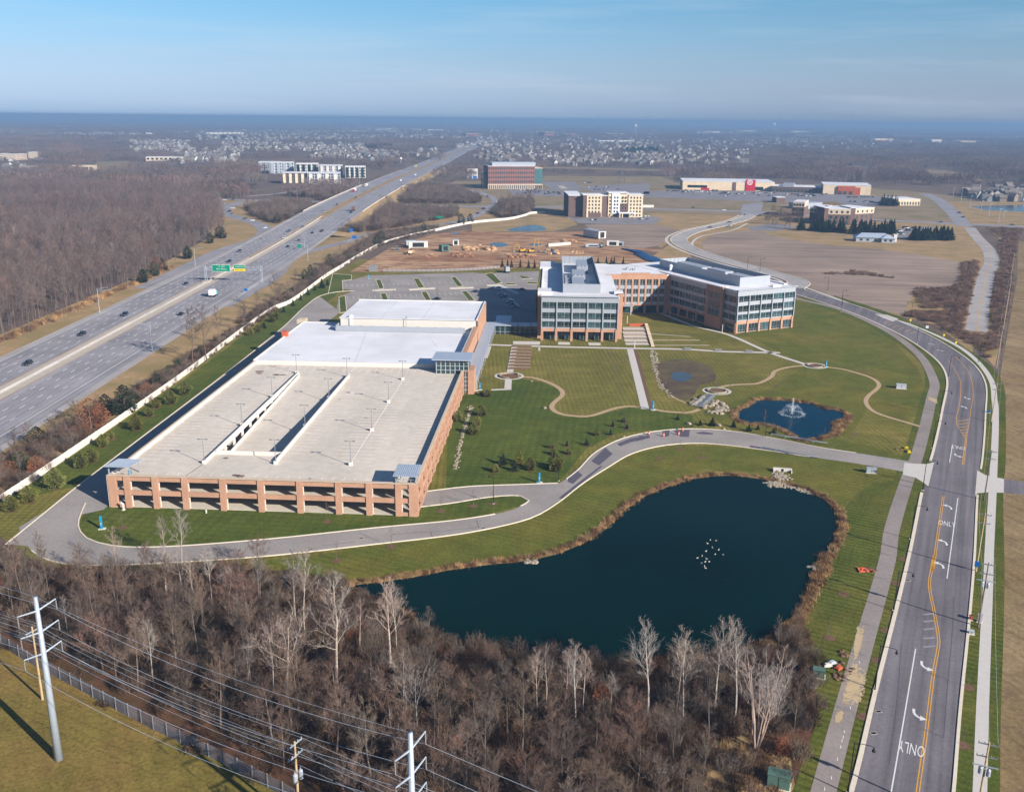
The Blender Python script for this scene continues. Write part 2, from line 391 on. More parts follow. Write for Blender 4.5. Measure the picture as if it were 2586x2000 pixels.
# building
def brick(name, c, c2=None):
    t = NT(name); f = t.noise(3., 4, .7)
    col = t.ramp(f, [(.25, sc3(c, .82)), (.75, sc3(c, 1.16))])
    col = t.mix(1., col, t.ramp(t.noise(.25, 3), [(.35, .92), (.65, 1.07)]), 'MULTIPLY')
    mp = t.new('ShaderNodeMapping'); t.l(t.pos(), mp.inputs[0]); wv = t.new('ShaderNodeTexWave', wave_type='BANDS', bands_direction='Z'); t.l(mp.outputs[0], wv.inputs['Vector']); wv.inputs['Scale'].default_value = 1.6
    col = t.mix(1., col, t.ramp(wv.outputs['Fac'], [(.0, .9), (.25, 1.02)]), 'MULTIPLY'); return t.out(col, .9)
MT['brick'] = brick('orange_brick', A8(188, 147, 123, 1.42))
MT['brick_red'] = brick('red_brick', A8(146, 104, 96, 1.5))
MT['brick_tan'] = brick('tan_brick', A8(222, 202, 174, 1.3))
MT['brick_dark'] = brick('dark_brick', A8(112, 92, 86, 1.4))
MT['precast'] = plain('pale_precast', A8(228, 208, 186, 1.8), .85, .07, .5)
t = NT('parking_deck')
c = t.ramp(t.noise(.5, 5, .7), [(.3, A8(204, 194, 182)), (.7, A8(222, 212, 200))])
c = t.mix(1., c, t.ramp(t.noise(.06, 4, .6), [(.35, .93), (.65, 1.04)]), 'MULTIPLY')
c = t.mix(t.ramp(t.noise(.3, 4, .6), [(.62, 0.), (.75, .22)]), c, A8(150, 138, 132)); c = t.mix(1., c, t.ramp(t.noise(.09, 3, .6, stretch=(1, .1, 1), rz=.05), [(.35, .93), (.65, 1.05)]), 'MULTIPLY'); MT['deck'] = t.out(c, .9)
MT['roofwhite'] = plain('white_roof_membrane', A8(236, 236, 242), .6, .05, .15, big=(.05, A8(220, 220, 224)))
MT['panel'] = plain('silver_metal_panel', A8(196, 203, 214, 2.0), .45, .04, .4, metal=.15, spec=.5)
MT['panel_lt'] = plain('light_metal_panel', A8(212, 218, 228, 1.7), .45, .04, .4, metal=.1, spec=.5)
MT['metalroof'] = plain('grey_metal_roof', A8(176, 188, 204), .45, .06, .5, metal=.2, spec=.5)
MT['frame'] = plain('window_frame', A8(196, 202, 206, 2), .5, .04, 1)
MT['steel'] = plain('galvanised_steel', A8(188, 200, 212, 1.6), .45, .08, .8, metal=.3, spec=.5)
MT['polewood'] = plain('pole_wood', A8(206, 180, 142, 1.8), .9, .2, 2)
MT['darkmetal'] = plain('dark_metal', (.02, .022, .024), .5, .1, 1)
MT['dgrey'] = plain('grey_metal', (.16, .17, .18), .5, .1, 1)
MT['white_v'] = plain('white_vinyl', A8(238, 232, 224, 1.7), .6, .05, .6)
MT['blue'] = plain('bright_blue_paint', A8(30, 142, 186, 1.5), .45, .05, 1)
MT['orange'] = plain('orange_plastic', A8(216, 108, 78, 1.8), .6, .08, 1)
MT['green_box'] = plain('green_cabinet_paint', A8(92, 122, 112, 1.5), .5, .08, 1)
MT['yellowp'] = plain('machine_yellow', A8(222, 164, 60, 1.6), .5, .1, 1)
MT['red'] = plain('red_paint', A8(206, 40, 62, 1.7), .5, .05, 1)
MT['signgreen'] = plain('sign_green', A8(0, 150, 120, 1.8), .5, .03, 1)
MT['signyellow'] = plain('sign_yellow', A8(244, 214, 40, 1.7), .5, .03, 1)
MT['signblue'] = plain('sign_blue', A8(30, 110, 190, 1.7), .5, .03, 1)
MT['stone'] = plain('limestone', A8(196, 182, 162, 2.2), .9, .2, 1.2)
MT['bluepipe'] = plain('blue_pipe_plastic', A8(60, 104, 150, 1.4), .5, .2, 1)
def glass(name, c, rough=.08):
    t = NT(name); t.b.inputs['Specular IOR Level'].default_value = .6; t.b.inputs['IOR'].default_value = 1.5
    oi = t.new('ShaderNodeObjectInfo'); f = t.math('ADD', t.math('MULTIPLY', t.noise(.7, 2), .55), t.math('MULTIPLY', oi.outputs['Random'], .45)); col = t.ramp(f, [(.3, sc3(c, .45)), (.55, sc3(c, 1.3)), (.75, sc3(c, 3.2))]); return t.out(col, rough)
MT['glass'] = glass('dark_window_glass', (.012, .026, .03))
MT['glass2'] = glass('teal_window_glass', (.03, .075, .078))
MT['glassblack'] = glass('car_glass', (.008, .01, .012), .1)
MT['rubber'] = plain('tyre_rubber', (.012, .012, .013), .9, .1, 1)
# object-coloured paint (each car keeps its own colour)
t = NT('car_paint'); oi = t.new('ShaderNodeObjectInfo'); t.b.inputs['Coat Weight'].default_value = .4; t.b.inputs['Specular IOR Level'].default_value = .5; MT['paint'] = t.out(oi.outputs['Color'], .3)
t = NT('house_wall'); oi = t.new('ShaderNodeObjectInfo'); MT['hwall'] = t.out(oi.outputs['Color'], .85)
MT['hroof'] = plain('shingle_roof', A8(120, 112, 108), .9, .3, .08)
MT['hwin'] = glass('house_window', (.02, .025, .03), .2)
# plants: each copy a slightly different shade
def bark(name, c, var=.3, spread=.25):
    t = NT(name); oi = t.new('ShaderNodeObjectInfo'); hue = t.ramp(t.math('FRACT', t.math('MULTIPLY', oi.outputs['Random'], 7.3)), [(0., (1.1, .97, .96)), (.5, (1., 1., 1.)), (1., (.88, .97, 1.1))])
    col = t.ramp(t.noise(.8, 3, vec=t.opos()), [(.3, sc3(c, 1 - var)), (.7, sc3(c, 1 + var))])
    col = t.mix(1., col, t.ramp(oi.outputs['Random'], [(0., 1 - spread), (1., 1 + spread)]), 'MULTIPLY'); col = t.mix(1., col, hue, 'MULTIPLY'); return t.out(col, .95)
MT['bark'] = bark('grey_bark', A8(124, 112, 103, 1.7))
MT['bark_pale'] = bark('pale_bark', A8(196, 182, 168, 1.6), .2, .15)
MT['twig'] = bark('brown_twigs', A8(122, 107, 94, 1.6), .25, .3)
MT['twig_pale'] = bark('pale_twigs', A8(160, 147, 137, 1.5), .2, .15)
MT['twig_red'] = bark('reddish_twigs', A8(124, 102, 91, 1.6), .25, .3)
MT['twig_far'] = bark('wood_twigs', A8(124, 107, 101, 1.6), .25, .3)
MT['brush'] = bark('brushwood', A8(92, 74, 60, 1.6), .35, .35)
MT['scrub'] = bark('scrub_twigs', A8(134, 110, 96, 1.6), .3, .35)
MT['needle_w'] = bark('wild_needles', A8(66, 72, 50, 1.5), .4, .35)
MT['oakleaf'] = bark('dead_oak_leaves', A8(150, 98, 70, 1.6), .3, .25)
MT['needle'] = bark('pine_needles', A8(112, 112, 58, 1.5), .35, .3)
MT['needle_dark'] = bark('dark_needles', A8(58, 72, 48, 1.5), .35, .25)
MT['needle_y'] = bark('yellow_green_needles', A8(134, 128, 56, 1.5), .3, .2)
MT['reed'] = bark('dry_reeds', A8(184, 150, 106, 1.6), .35, .2)
MT['reed2'] = bark('brown_reeds', A8(128, 98, 74, 1.6), .35, .2)
# ---------------------------------------------------------------- plants
def unit(v): return v / (np.linalg.norm(v) + 1e-9)
def perp_dir(d, ang, az):
    a = unit(np.cross(d, [0, 0, 1.]) if abs(d[2]) < .9 else np.cross(d, [1., 0, 0])); b = np.cross(d, a)
    return unit(d * math.cos(ang) + (a * math.cos(az) + b * math.sin(az)) * math.sin(ang))
def blade(mb, p, q, w, rng, m=0):
    d = q - p; s = unit(np.cross(d, [rng.uniform(-1, 1), rng.uniform(-1, 1), rng.uniform(-1, 1)])) * w * .5
    mb.add([p - s, p + s, q], [(0, 1, 2)], m)
def bare_tree(seed, h, tr=.22, base=.3, spread=.32, limbs=14, sub=5, subsub=4, twigs=5, up=.9, tw=.035, lean=0., fork=1):
    """returns (wood mesh builder, twig mesh builder)"""
    rng = random.Random(seed); wd, tg = MB(), MB()
    def limb(p, d, L, r, nseg, curl):
        pts = [p]; dd = d
        for i in range(nseg):
            dd = unit(dd + np.array([rng.uniform(-.18, .18), rng.uniform(-.18, .18), curl + rng.uniform(-.06, .06)])); pts.append(pts[-1] + dd * L / nseg)
        return pts
    for k in range(fork):
        az0 = rng.uniform(0, 6.28) if fork == 1 else 6.28 * k / fork + rng.uniform(-.4, .4)
        ln = lean if fork == 1 else rng.uniform(.12, .34)
        ax = unit(np.array([math.cos(az0) * ln, math.sin(az0) * ln, 1.])); hh = h * (1 if k == 0 else rng.uniform(.7, 1.)); n = 6
        T = [np.array([math.cos(az0) * .15 * (fork > 1), math.sin(az0) * .15 * (fork > 1), -.2])]
        for i in range(n): T.append(T[-1] + unit(ax + np.array([rng.uniform(-.07, .07), rng.uniform(-.07, .07), 0])) * hh / n)
        rr = [tr * (1 - .92 * (i / n) ** .8) + .012 for i in range(n + 1)]
        wd.tube(T, rr, 5)
        nl = limbs if fork == 1 else max(6, limbs * 2 // 3)
        for j in range(nl):
            t = base + (1 - base) * ((j + rng.random() * .6) / nl); t = min(t, .985); s = t * n; i = min(int(s), n - 1)
            p = T[i] + (T[i + 1] - T[i]) * (s - i); az = j * 2.4 + rng.uniform(-.4, .4); el = rng.uniform(.55, 1.15) * up
            d = np.array([math.cos(az) * math.cos(el), math.sin(az) * math.cos(el), math.sin(el)])
            L = h * spread * (1.1 - .75 * (t - base) / (1 - base)) * rng.uniform(.75, 1.2); r = max(.02, tr * .38 * (1.1 - t))
            pts = limb(p, d, L, r, 4, .09); wd.tube(pts, [r, r * .75, r * .5, r * .3, .012], 3, cap=False)
            for q in range(sub):
                u = (.25 + .75 * (q + rng.random()) / sub) * 4 * .99; a = min(int(u), 3); p2 = pts[a] + (pts[a + 1] - pts[a]) * (u - a)
                d2 = perp_dir(unit(pts[a + 1] - pts[a]), rng.uniform(.4, .9), rng.uniform(0, 6.28)); d2[2] += .25; L2 = L * .5 * rng.uniform(.6, 1.2)
                pp = limb(p2, unit(d2), L2, r * .3, 2, .1); wd.tube(pp, [max(.016, r * .35), max(.013, r * .25), .008], 3, cap=False)
                for w in range(subsub):
                    u2 = rng.uniform(.2, 1.98); a2 = min(int(u2), 1); p3 = pp[a2] + (pp[a2 + 1] - pp[a2]) * (u2 - a2)
                    d3 = perp_dir(unit(pp[1] - pp[0]), rng.uniform(.3, .9), rng.uniform(0, 6.28)); d3[2] += .25; L3 = L2 * .55 * rng.uniform(.6, 1.3)
                    e3 = p3 + unit(d3) * L3; blade(tg, p3, e3, tw * 1.5, rng)
                    for x in range(twigs):
                        p4 = p3 + (e3 - p3) * rng.uniform(.15, 1.); d4 = perp_dir(unit(d3), rng.uniform(.3, 1.), rng.uniform(0, 6.28)); d4[2] += .2
                        blade(tg, p4, p4 + unit(d4) * L3 * rng.uniform(.5, 1.1), tw, rng)
    return wd, tg
def tree_proto(name, seed, wm, tm, **k):
    wd, tg = bare_tree(seed, **k)
    r = bpy.data.objects.new(name, None); COL.objects.link(r)
    wd.obj('trunk', wm, r); tg.obj('crown', tm, r); tag(r, None, 'tree')
    r['h0'] = float(k['h']); return Proto(r)
def pyramid_tree(name, seed, h, rad, mat, dens=900, shape='cone', leaf=.3):
    """evergreen: short trunk, needle sprays through the crown"""
    rng = random.Random(seed); r = bpy.data.objects.new(name, None); COL.objects.link(r); tag(r, None, 'tree')
    tk = MB(); tk.tube([(0, 0, -.1), (0, 0, h * .5), (0, 0, h * .95)], [.04 * h * .4 + .05, .05, .015], 6); tk.obj('trunk', MT['bark'], r)
    lf = MB(); lobes = [(rng.uniform(0, 6.28), rng.uniform(.15, .9), rng.uniform(.7, 1.25)) for _ in range(26)]
    for _ in range(dens):
        t = rng.random() ** 1.25
        if shape == 'cone': w = (1 - t) ** .85 * (.75 + .25 * math.sin(t * 34))
        else: w = math.sin(math.pi * min(1, .16 + .84 * t)) ** .7 * (1. - .25 * t)
        az = rng.uniform(0, 6.28); f = 1.
        for la, lt, lw in lobes:
            if abs(t - lt) < .12 and abs((az - la + 3.14) % 6.28 - 3.14) < .6: f *= lw
        rr = rad * w * f * (rng.random() ** .4); z = h * (.06 + .94 * t)
        p = np.array([rr * math.cos(az), rr * math.sin(az), z])
        d = unit(np.array([math.cos(az), math.sin(az), rng.uniform(-.35, .7)])); L = leaf * rng.uniform(.7, 1.6) * (1.15 - .6 * t)
        s = unit(np.cross(d, [rng.uniform(-1, 1), rng.uniform(-1, 1), rng.uniform(-1, 1)])) * L * .34
        lf.add([p - d * L * .4 - s, p - d * L * .4 + s, p + d * L * .7], [(0, 1, 2)])
    lf.obj('crown', mat, r); r['h0'] = float(h); return Proto(r)
def shrub_mb(seed, h, rad, n, w=.05, leafy=0, arch=.5):
    rng = random.Random(seed); mb = MB()
    for _ in range(n):
        az = rng.uniform(0, 6.28); o = rad * rng.random() ** .6 * .7; p = np.array([o * math.cos(az), o * math.sin(az), rng.uniform(0, h * .35)])
        a2 = az + rng.uniform(-1.2, 1.2); q = p + np.array([math.cos(a2) * rad * rng.uniform(.1, arch), math.sin(a2) * rad * rng.uniform(.1, arch), h * rng.uniform(.3, .75)])
        blade(mb, p, q, w, rng)
        for _ in range(2):
            u = p + (q - p) * rng.uniform(.3, .95); blade(mb, u, u + np.array([rng.uniform(-1, 1), rng.uniform(-1, 1), rng.uniform(0, 1.1)]) * h * .22, w * .7, rng)
    for _ in range(leafy):
        az = rng.uniform(0, 6.28); o = rad * rng.random() ** .5; z = h * rng.uniform(.15, 1) * (1 - .5 * (o / rad) ** 2)
        p = np.array([o * math.cos(az), o * math.sin(az), z]); d = unit(np.array([rng.uniform(-1, 1), rng.uniform(-1, 1), rng.uniform(-.5, 1)])) * .2
        blade(mb, p, p + d * 1.6, .26, rng)
    return mb
# geometry-node scatter for growth nobody could count: copies of SRC on the vertices of the stuff object
def scatter_stuff(name, pts, src, smin, smax, label=None, seed=0, flat=1.):
    me = bpy.data.meshes.new(name); me.vertices.add(len(pts))
    me.vertices.foreach_set('co', np.array([(p[0], p[1], p[2] if len(p) > 2 else 0.) for p in pts], dtype=np.float32).ravel()); me.update()
    o = bpy.data.objects.new(name, me); COL.objects.link(o); tag(o, label, name.replace('_', ' '), None, 'stuff')
    ng = bpy.data.node_groups.new(name, 'GeometryNodeTree')
    ng.interface.new_socket('Geometry', in_out='INPUT', socket_type='NodeSocketGeometry'); ng.interface.new_socket('Geometry', in_out='OUTPUT', socket_type='NodeSocketGeometry')
    N = ng.nodes; gi = N.new('NodeGroupInput'); go = N.new('NodeGroupOutput'); ip = N.new('GeometryNodeInstanceOnPoints'); L = ng.links.new
    L(gi.outputs[0], ip.inputs['Points'])
    srcs = src if isinstance(src, (list, tuple)) else [src]
    jn = N.new('GeometryNodeJoinGeometry')
    for s in reversed(srcs):
        oi = N.new('GeometryNodeObjectInfo'); oi.inputs['Object'].default_value = s; oi.transform_space = 'ORIGINAL'; oi.inputs['As Instance'].default_value = True; L(oi.outputs['Geometry'], jn.inputs[0])
    L(jn.outputs[0], ip.inputs['Instance']); ip.inputs['Pick Instance'].default_value = True
    ri = N.new('FunctionNodeRandomValue'); ri.data_type = 'INT'; ri.inputs[4].default_value = 0; ri.inputs[5].default_value = len(srcs) - 1; ri.inputs['Seed'].default_value = seed + 7
    L(ri.outputs[2], ip.inputs['Instance Index'])
    rr = N.new('FunctionNodeRandomValue'); rr.data_type = 'FLOAT_VECTOR'; rr.inputs[0].default_value = (0, 0, 0); rr.inputs[1].default_value = (0, 0, 6.283); rr.inputs['Seed'].default_value = seed
    L(rr.outputs[0], ip.inputs['Rotation'])
    rs = N.new('FunctionNodeRandomValue'); rs.data_type = 'FLOAT_VECTOR'; rs.inputs[0].default_value = (smin, smin, smin * flat); rs.inputs[1].default_value = (smax, smax, smax * flat); rs.inputs['Seed'].default_value = seed + 3
    L(rs.outputs[0], ip.inputs['Scale']); L(ip.outputs[0], go.inputs[0])
    md = o.modifiers.new('scatter', 'NODES'); md.node_group = ng; o.color = (.3, .29, .27, 1)
    return o
rng = random.Random(7)
# prototypes (each is itself the first tree placed)
T_TALL = [tree_proto('bare_tree', 11 + i, MT['bark'], MT['twig'], h=16., tr=.2, base=.34, spread=.24, limbs=15, sub=6, subsub=5, twigs=6, lean=.06, tw=.03) for i in range(3)]
T_WIDE = [tree_proto('bare_tree', 31 + i, MT['bark'], MT['twig_red'], h=12., tr=.2, base=.22, spread=.42, limbs=15, sub=6, subsub=5, twigs=7, up=.8, lean=.12, tw=.03) for i in range(3)]
T_PALE = [tree_proto('pale_tree', 51 + i, MT['bark_pale'], MT['twig_pale'], h=16., tr=.15, base=.42, spread=.23, limbs=17, sub=6, subsub=4, twigs=4, up=1.0, lean=.05, tw=.022) for i in range(3)]
T_SPREAD = [tree_proto('spreading_tree', 71 + i, MT['bark_pale'], MT['twig_pale'], h=13., tr=.2, base=.36, spread=.5, limbs=10, sub=7, subsub=4, twigs=4, up=.75, lean=.1, tw=.03) for i in range(2)]
T_CLUMP = tree_proto('clump_tree', 91, MT['bark_pale'], MT['twig_pale'], h=16., tr=.13, base=.4, spread=.2, limbs=13, sub=5, subsub=4, twigs=4, fork=8, tw=.02)
T_SAP = [tree_proto('sapling', 81 + i, MT['bark'], MT['twig'], h=5., tr=.05, base=.35, spread=.26, limbs=10, sub=3, subsub=2, twigs=2, tw=.022) for i in range(2)]
T_FOR = [tree_proto('forest_tree', 101 + i, MT['bark'], MT['twig_far'], h=18., tr=.17, base=.36, spread=.3, limbs=13, sub=4, subsub=4, twigs=5, tw=.05, lean=.04 * i) for i in range(4)]
P_BUSHY = [pyramid_tree('pine', 201 + i, 5., 1.9, MT['needle'], 1500, 'oval', .34) for i in range(2)]
P_YEL = pyramid_tree('pine', 211, 6., 1.9, MT['needle_y'], 1300, 'cone', .32)
P_DARK = [pyramid_tree('spruce', 221 + i, 5., 1.65, MT['needle_dark'], 1300, 'cone', .34) for i in range(2)]
P_WILD = [pyramid_tree('wild_pine', 241 + i, 6., 2.5, MT['needle_w'], 1000, 'oval', .42) for i in range(2)]
P_OAK = [pyramid_tree('oak', 231 + i, 7., 3.2, MT['oakleaf'], 1300, 'oval', .3) for i in range(2)]
# ---------------------------------------------------------------- the ground
ANG_G = -3.0; GA = Fr(-97.7, 215.1, ANG_G)      # garage frame: u to the right along its front, v away
m = MB(); m.poly([(-24000, -300), (24000, -300), (24000, 24000), (-24000, 24000)], 0); struct('terrain', m, MT['terrain'])
def sheet(name, polys, z, mat):
    m = MB()
    for i, p in enumerate(polys): m.poly(p, z + i * .0013)
    return struct(name, m, MT[mat])
sheet('verge_grass', [[(-222, 90), (-118, 90), (-116, 560), (-98, 720), (-69, 802), (-37, 890), (12, 941), (60, 985), (60, 1048), (-330, 1100), (-330, 1000), (-240, 760), (-222, 560)]], .02, 'drygrass')
# wood floor in front
WOODB = gs('A', [(-60, 1150), (40, 1195), (120, 1215), (330, 1222), (560, 1215), (700, 1240), (760, 1262), (850, 1300), (890, 1330), (950, 1370), (1100, 1400), (1330, 1420), (1560, 1398), (1660, 1370), (1705, 1330), (1728, 1360), (1748, 1420), (1752, 1500), (1740, 1580), (1725, 1650), (1705, 1760), (1690, 1950), (600, 1950), (590, 1690), (400, 1600), (180, 1480), (0, 1385), (-90, 1350)])
FENCE = curve(gs('C2', [(-330, 480), (0, 640), (80, 690), (153, 738), (222, 780), (300, 820), (382, 862), (462, 905), (545, 950), (625, 995), (710, 1045), (798, 1090), (888, 1140), (982, 1180), (1080, 1240), (1178, 1285), (1372, 1385), (1560, 1475), (1740, 1570), (1920, 1665), (2100, 1765)]), 3)
sheet('corridor_grass', [[(-140, 60)] + [(x, y) for x, y in FENCE[::3]] + [FENCE[-1], (-20, 60)]], .05, 'corridor')
sheet('leaf_litter', [WOODB], .04, 'litter')
# campus lawn
LAWN = [g('A', -60, 1090), (-126, 217), (-121, 322), (-118, 466), (-111.5, 565), (-104, 640), (60, 640), (150, 560)] + gs('C1', [(290, 140), (600, 220), (900, 350), (1080, 460), (1200, 570), (1270, 680), (1300, 770), (1290, 870)]) + gs('C6', [(1440, 110), (1300, 600)]) + gs('C5', [(960, 0), (790, 600), (640, 1100), (480, 1689)]) + gs('A', [(1690, 1800), (1500, 1500), (900, 1450), (600, 1260), (100, 1230)])
sheet('campus_lawn', [LAWN], .03, 'lawn')
sheet('dark_lawn', [gs('E3', [(-60, 600), (20, 520), (200, 490), (340, 465), (470, 450), (520, 360), (600, 350), (800, 385), (930, 440), (970, 490), (880, 590), (890, 660), (1000, 700), (1100, 800), (1500, 840), (1200, 1000), (940, 1320), (600, 1330), (300, 1330), (0, 1395), (-90, 1400)]),
                    gs('A', [(880, 1075), (1050, 1055), (1120, 1062), (1125, 1075), (1000, 1108), (800, 1128), (560, 1152), (330, 1170), (240, 1167), (190, 1152), (168, 1125), (180, 1095), (225, 1060), (260, 1080)]),
                    [(-125, 217), (-119, 330), (-116, 470), (-110, 560), (-100, 575), (-95, 500), (-104, 415), (-107, 340), (-112, 228)],
                    gs('E3', [(1000, 700), (1300, 690), (1600, 615), (2184, 690), (2184, 800), (1500, 850), (1200, 980)])], .05, 'lawn_dark')
sheet('meadow_lawn', [gs('A', [(1690, 640), (1780, 660), (1900, 720), (1960, 790), (1980, 860), (1930, 905), (1850, 870), (1820, 920), (1780, 935), (1945, 975), (1925, 985), (1640, 930), (1560, 915), (1500, 880), (1560, 860), (1640, 830), (1720, 780), (1580, 710)]),
                      gs('A', [(1930, 1012), (1890, 1180), (1830, 1330), (1740, 1440), (1700, 1330), (1730, 1230), (1790, 1110), (1700, 1030), (1500, 1000), (1360, 1060), (1200, 1170), (980, 1200), (740, 1240), (560, 1200), (800, 1165), (1000, 1140), (1130, 1108), (1250, 1030), (1350, 968), (1480, 950), (1600, 958), (1800, 985)])], .052, 'lawn_east')
STC = curve(gs('C5', [(960, 2200), (1070, 1689), (1170, 1060), (1283, 420), (1350, 0)]) + gs('C6', [(1610, 700), (1665, 450), (1712, 120)]) + gs('C1', [(1520, 740), (1455, 620), (1295, 495), (1090, 380), (800, 255), (450, 140), (290, 88)]) + gs('B3', [(800, 1048), (560, 975), (330, 912), (180, 862), (95, 822), (70, 785), (150, 742), (330, 700), (450, 668), (520, 632)]), 5)
STL, STR = offset(STC, 6.2), offset(STC, -6.2)
sheet('street_lawn', [STC[:95] + offset(STC, 30)[:95][::-1], STC[:60] + offset(STC, -16)[:60][::-1]], .056, 'lawn_street') if False else None
m = MB(); m.strip(offset(STC, 14)[:84], offset(STC, -12.4)[:84], .058); struct('street_lawn', m, MT['lawn_street'])
# east side: stubble and tilled ground
sheet('stubble_field', [gs('C5', [(1760, 1900), (1720, 600), (1730, 0)]) + gs('C6', [(2010, 760), (2040, 200)]) + gs('C1', [(1800, 860), (1760, 700), (1880, 20)]) + gs('B3', [(2150, 800), (2500, 800), (2900, 1200)]) + [g('C5', 3000, 1900)]], .045, 'stubble')
sheet('tilled_field', [gs('B3', [(225, 860), (205, 800), (300, 752), (560, 732), (800, 740), (1180, 770), (1500, 800), (1830, 830), (1850, 880), (1800, 940), (1790, 1010), (1810, 1060), (1720, 1110), (1500, 1130)]) + gs('C1', [(1150, 90), (1250, 160), (1380, 230), (1100, 262), (900, 250), (640, 165), (340, 50)]) + gs('B3', [(600, 985), (380, 925)])], .03, 'field')
sheet('far_tilled_field', [gs('B2', [(1640, 700), (1830, 690), (2100, 700), (2260, 740), (2180, 780), (2080, 830), (1960, 850), (1760, 800)])], .031, 'field')
sheet('construction_soil', [gs('B2', [(200, 990), (450, 840), (700, 760), (900, 735), (1150, 745), (1420, 745), (1640, 740), (1760, 800), (1900, 840), (2120, 850), (2160, 870), (1880, 850), (2030, 910), (2040, 940), (1370, 915), (1360, 962), (900, 980)])], .033, 'soil')
sheet('north_field', [gs('B3', [(-60, 628), (430, 645), (440, 668), (300, 705), (60, 775), (-40, 840)]) + gs('B2', [(1850, 690), (1600, 690), (1560, 660)]), gs('B3', [(560, 660), (800, 690), (1800, 830), (1840, 720), (1700, 690)]), gs('B3', [(1700, 560), (2500, 560), (2500, 720), (1800, 690)]), gs('B2', [(2120, 850), (2184, 800), (2230, 820), (2300, 900), (2100, 930), (2030, 910)])], .0305, 'drygrass')
sheet('field_margin', [gs('B3', [(150, 852), (60, 775), (440, 640), (800, 660), (1840, 700), (2000, 860), (1990, 1000), (1960, 1213)]) + gs('C1', [(1560, 540), (1300, 340), (900, 240), (350, 40)]) + gs('B3', [(500, 960)])], .0285, 'drygrass')
sheet('pond_lawn', [gs('C6', [(1190, 660), (1130, 900), (1040, 1250), (960, 1560)]) + gs('C5', [(780, 500), (640, 900), (560, 1150), (470, 1150), (440, 900), (340, 560), (400, 330), (560, 60)]) + gs('C6', [(700, 1250), (760, 1000), (770, 880), (880, 760), (1000, 690)])], .0535, 'lawn_street')
sheet('rough_grass', [gs('C4', [(1560, 1330), (1750, 1280), (1950, 1400), (2100, 1450), (2140, 1700), (2000, 1900), (1500, 1900), (1400, 1600)])], .056, 'drygrass')
sheet('scrub_floor', [gs('B3', [(1800, 1020), (1800, 920), (1905, 915), (1890, 1095), (1870, 1225), (1540, 1225), (1500, 1110), (1720, 1120)]), gs('C1', [(1080, 275), (1150, 90), (1580, 90), (1545, 390), (1640, 395), (1700, 20), (1850, 20), (1760, 500), (1720, 640), (1620, 520), (1300, 330)]), gs('B3', [(1990, 1213), (2020, 960), (2030, 780), (1950, 720), (2140, 725), (2140, 800), (2110, 1000), (2080, 1213)]), gs('B2', [(950, 690), (1280, 655), (1400, 640), (1560, 660), (1600, 700), (1450, 740), (1180, 742), (950, 738)])], .034, 'drygrass')
sheet('commercial_ground', [[(-30, 985), (60, 1000), (300, 960), (470, 890), (560, 860), (640, 1000), (560, 1350), (480, 1480), (200, 1500), (-90, 1480), (-110, 1150)]], .022, 'common')
sheet('distant_field', [gs('B3', [(380, 370), (760, 365), (700, 345), (400, 348)]), gs('B3', [(980, 370), (1330, 362), (1280, 335), (1010, 342)]), gs('B3', [(1530, 400), (1760, 405), (1930, 432), (1900, 400), (1700, 365), (1540, 362)]), gs('B1', [(570, 480), (700, 480), (800, 430), (790, 405), (590, 410)]), gs('B2', [(1370, 430), (2184, 445), (2184, 405), (1400, 400)]), gs('B3', [(-10, 480), (60, 440), (0, 430)]), gs('B2', [(1300, 350), (2184, 372), (2184, 362), (1300, 340)])], .06, 'common')
sheet('field_grass', [gs('B3', [(560, 735), (800, 742), (1190, 775), (1500, 803), (1830, 832), (1850, 878), (1800, 930), (1600, 890), (1300, 850), (1000, 825), (760, 790), (640, 765)])], .036, 'drygrass')
# ponds
POND = curve(gs('A', [(735, 1254), (800, 1243), (890, 1230), (960, 1216), (1060, 1203), (1120, 1197), (1190, 1181), (1240, 1160), (1290, 1130), (1330, 1092), (1370, 1062), (1420, 1040), (1480, 1022), (1550, 1015), (1620, 1022), (1680, 1036), (1740, 1056), (1776, 1082), (1788, 1112), (1780, 1150), (1756, 1190), (1735, 1222), (1718, 1270), (1694, 1315), (1650, 1355), (1560, 1388), (1450, 1402), (1330, 1412), (1200, 1402), (1080, 1388), (1010, 1376), (950, 1364), (905, 1340), (875, 1310), (850, 1292), (790, 1276)]), 2.5, True)
POND2 = curve(gs('E4', [(1100, 775), (1160, 732), (1225, 712), (1265, 675), (1345, 634), (1440, 636), (1560, 642), (1700, 652), (1800, 668), (1890, 678), (1945, 705), (2050, 726)]) + gs('C6', [(600, 98), (700, 112), (788, 152), (762, 182), (690, 200), (668, 228), (692, 262), (676, 300), (620, 320), (540, 338), (470, 350), (410, 345), (385, 325)]) + gs('E4', [(1700, 1003), (1600, 952), (1450, 902), (1330, 890), (1230, 888), (1150, 852), (1105, 805)]), 2, True)
def grow(p, d):
    q = offset(p + [p[0]], d)[:-1]; return q
def shore(name, p, w, wz, bz, mat):
    ccw = area(p) > 0; m = MB(); o = grow(p, -w if ccw else w); rg = random.Random(3)
    o = [(x + rg.uniform(-.3, .3), y + rg.uniform(-.3, .3)) for x, y in o]
    m.strip(p + [p[0]], o + [o[0]], bz); struct(name + '_bank', m, MT['bank'])
    m = MB(); m.poly(p, wz); struct(name + '_water', m, MT[mat])
shore('pond', POND, 2.0, .075, .07, 'pond'); shore('small_pond', POND2, 2.0, .075, .07, 'pond2')
BASIN = curve(gs('E4', [(240, 235), (330, 215), (440, 200), (560, 205), (640, 218), (760, 258), (850, 320), (880, 390), (850, 440), (780, 458), (700, 480), (660, 560), (560, 640), (430, 605), (340, 530), (265, 420), (225, 310)]), 3, True)
sheet('mud_basin', [BASIN], .07, 'mud')
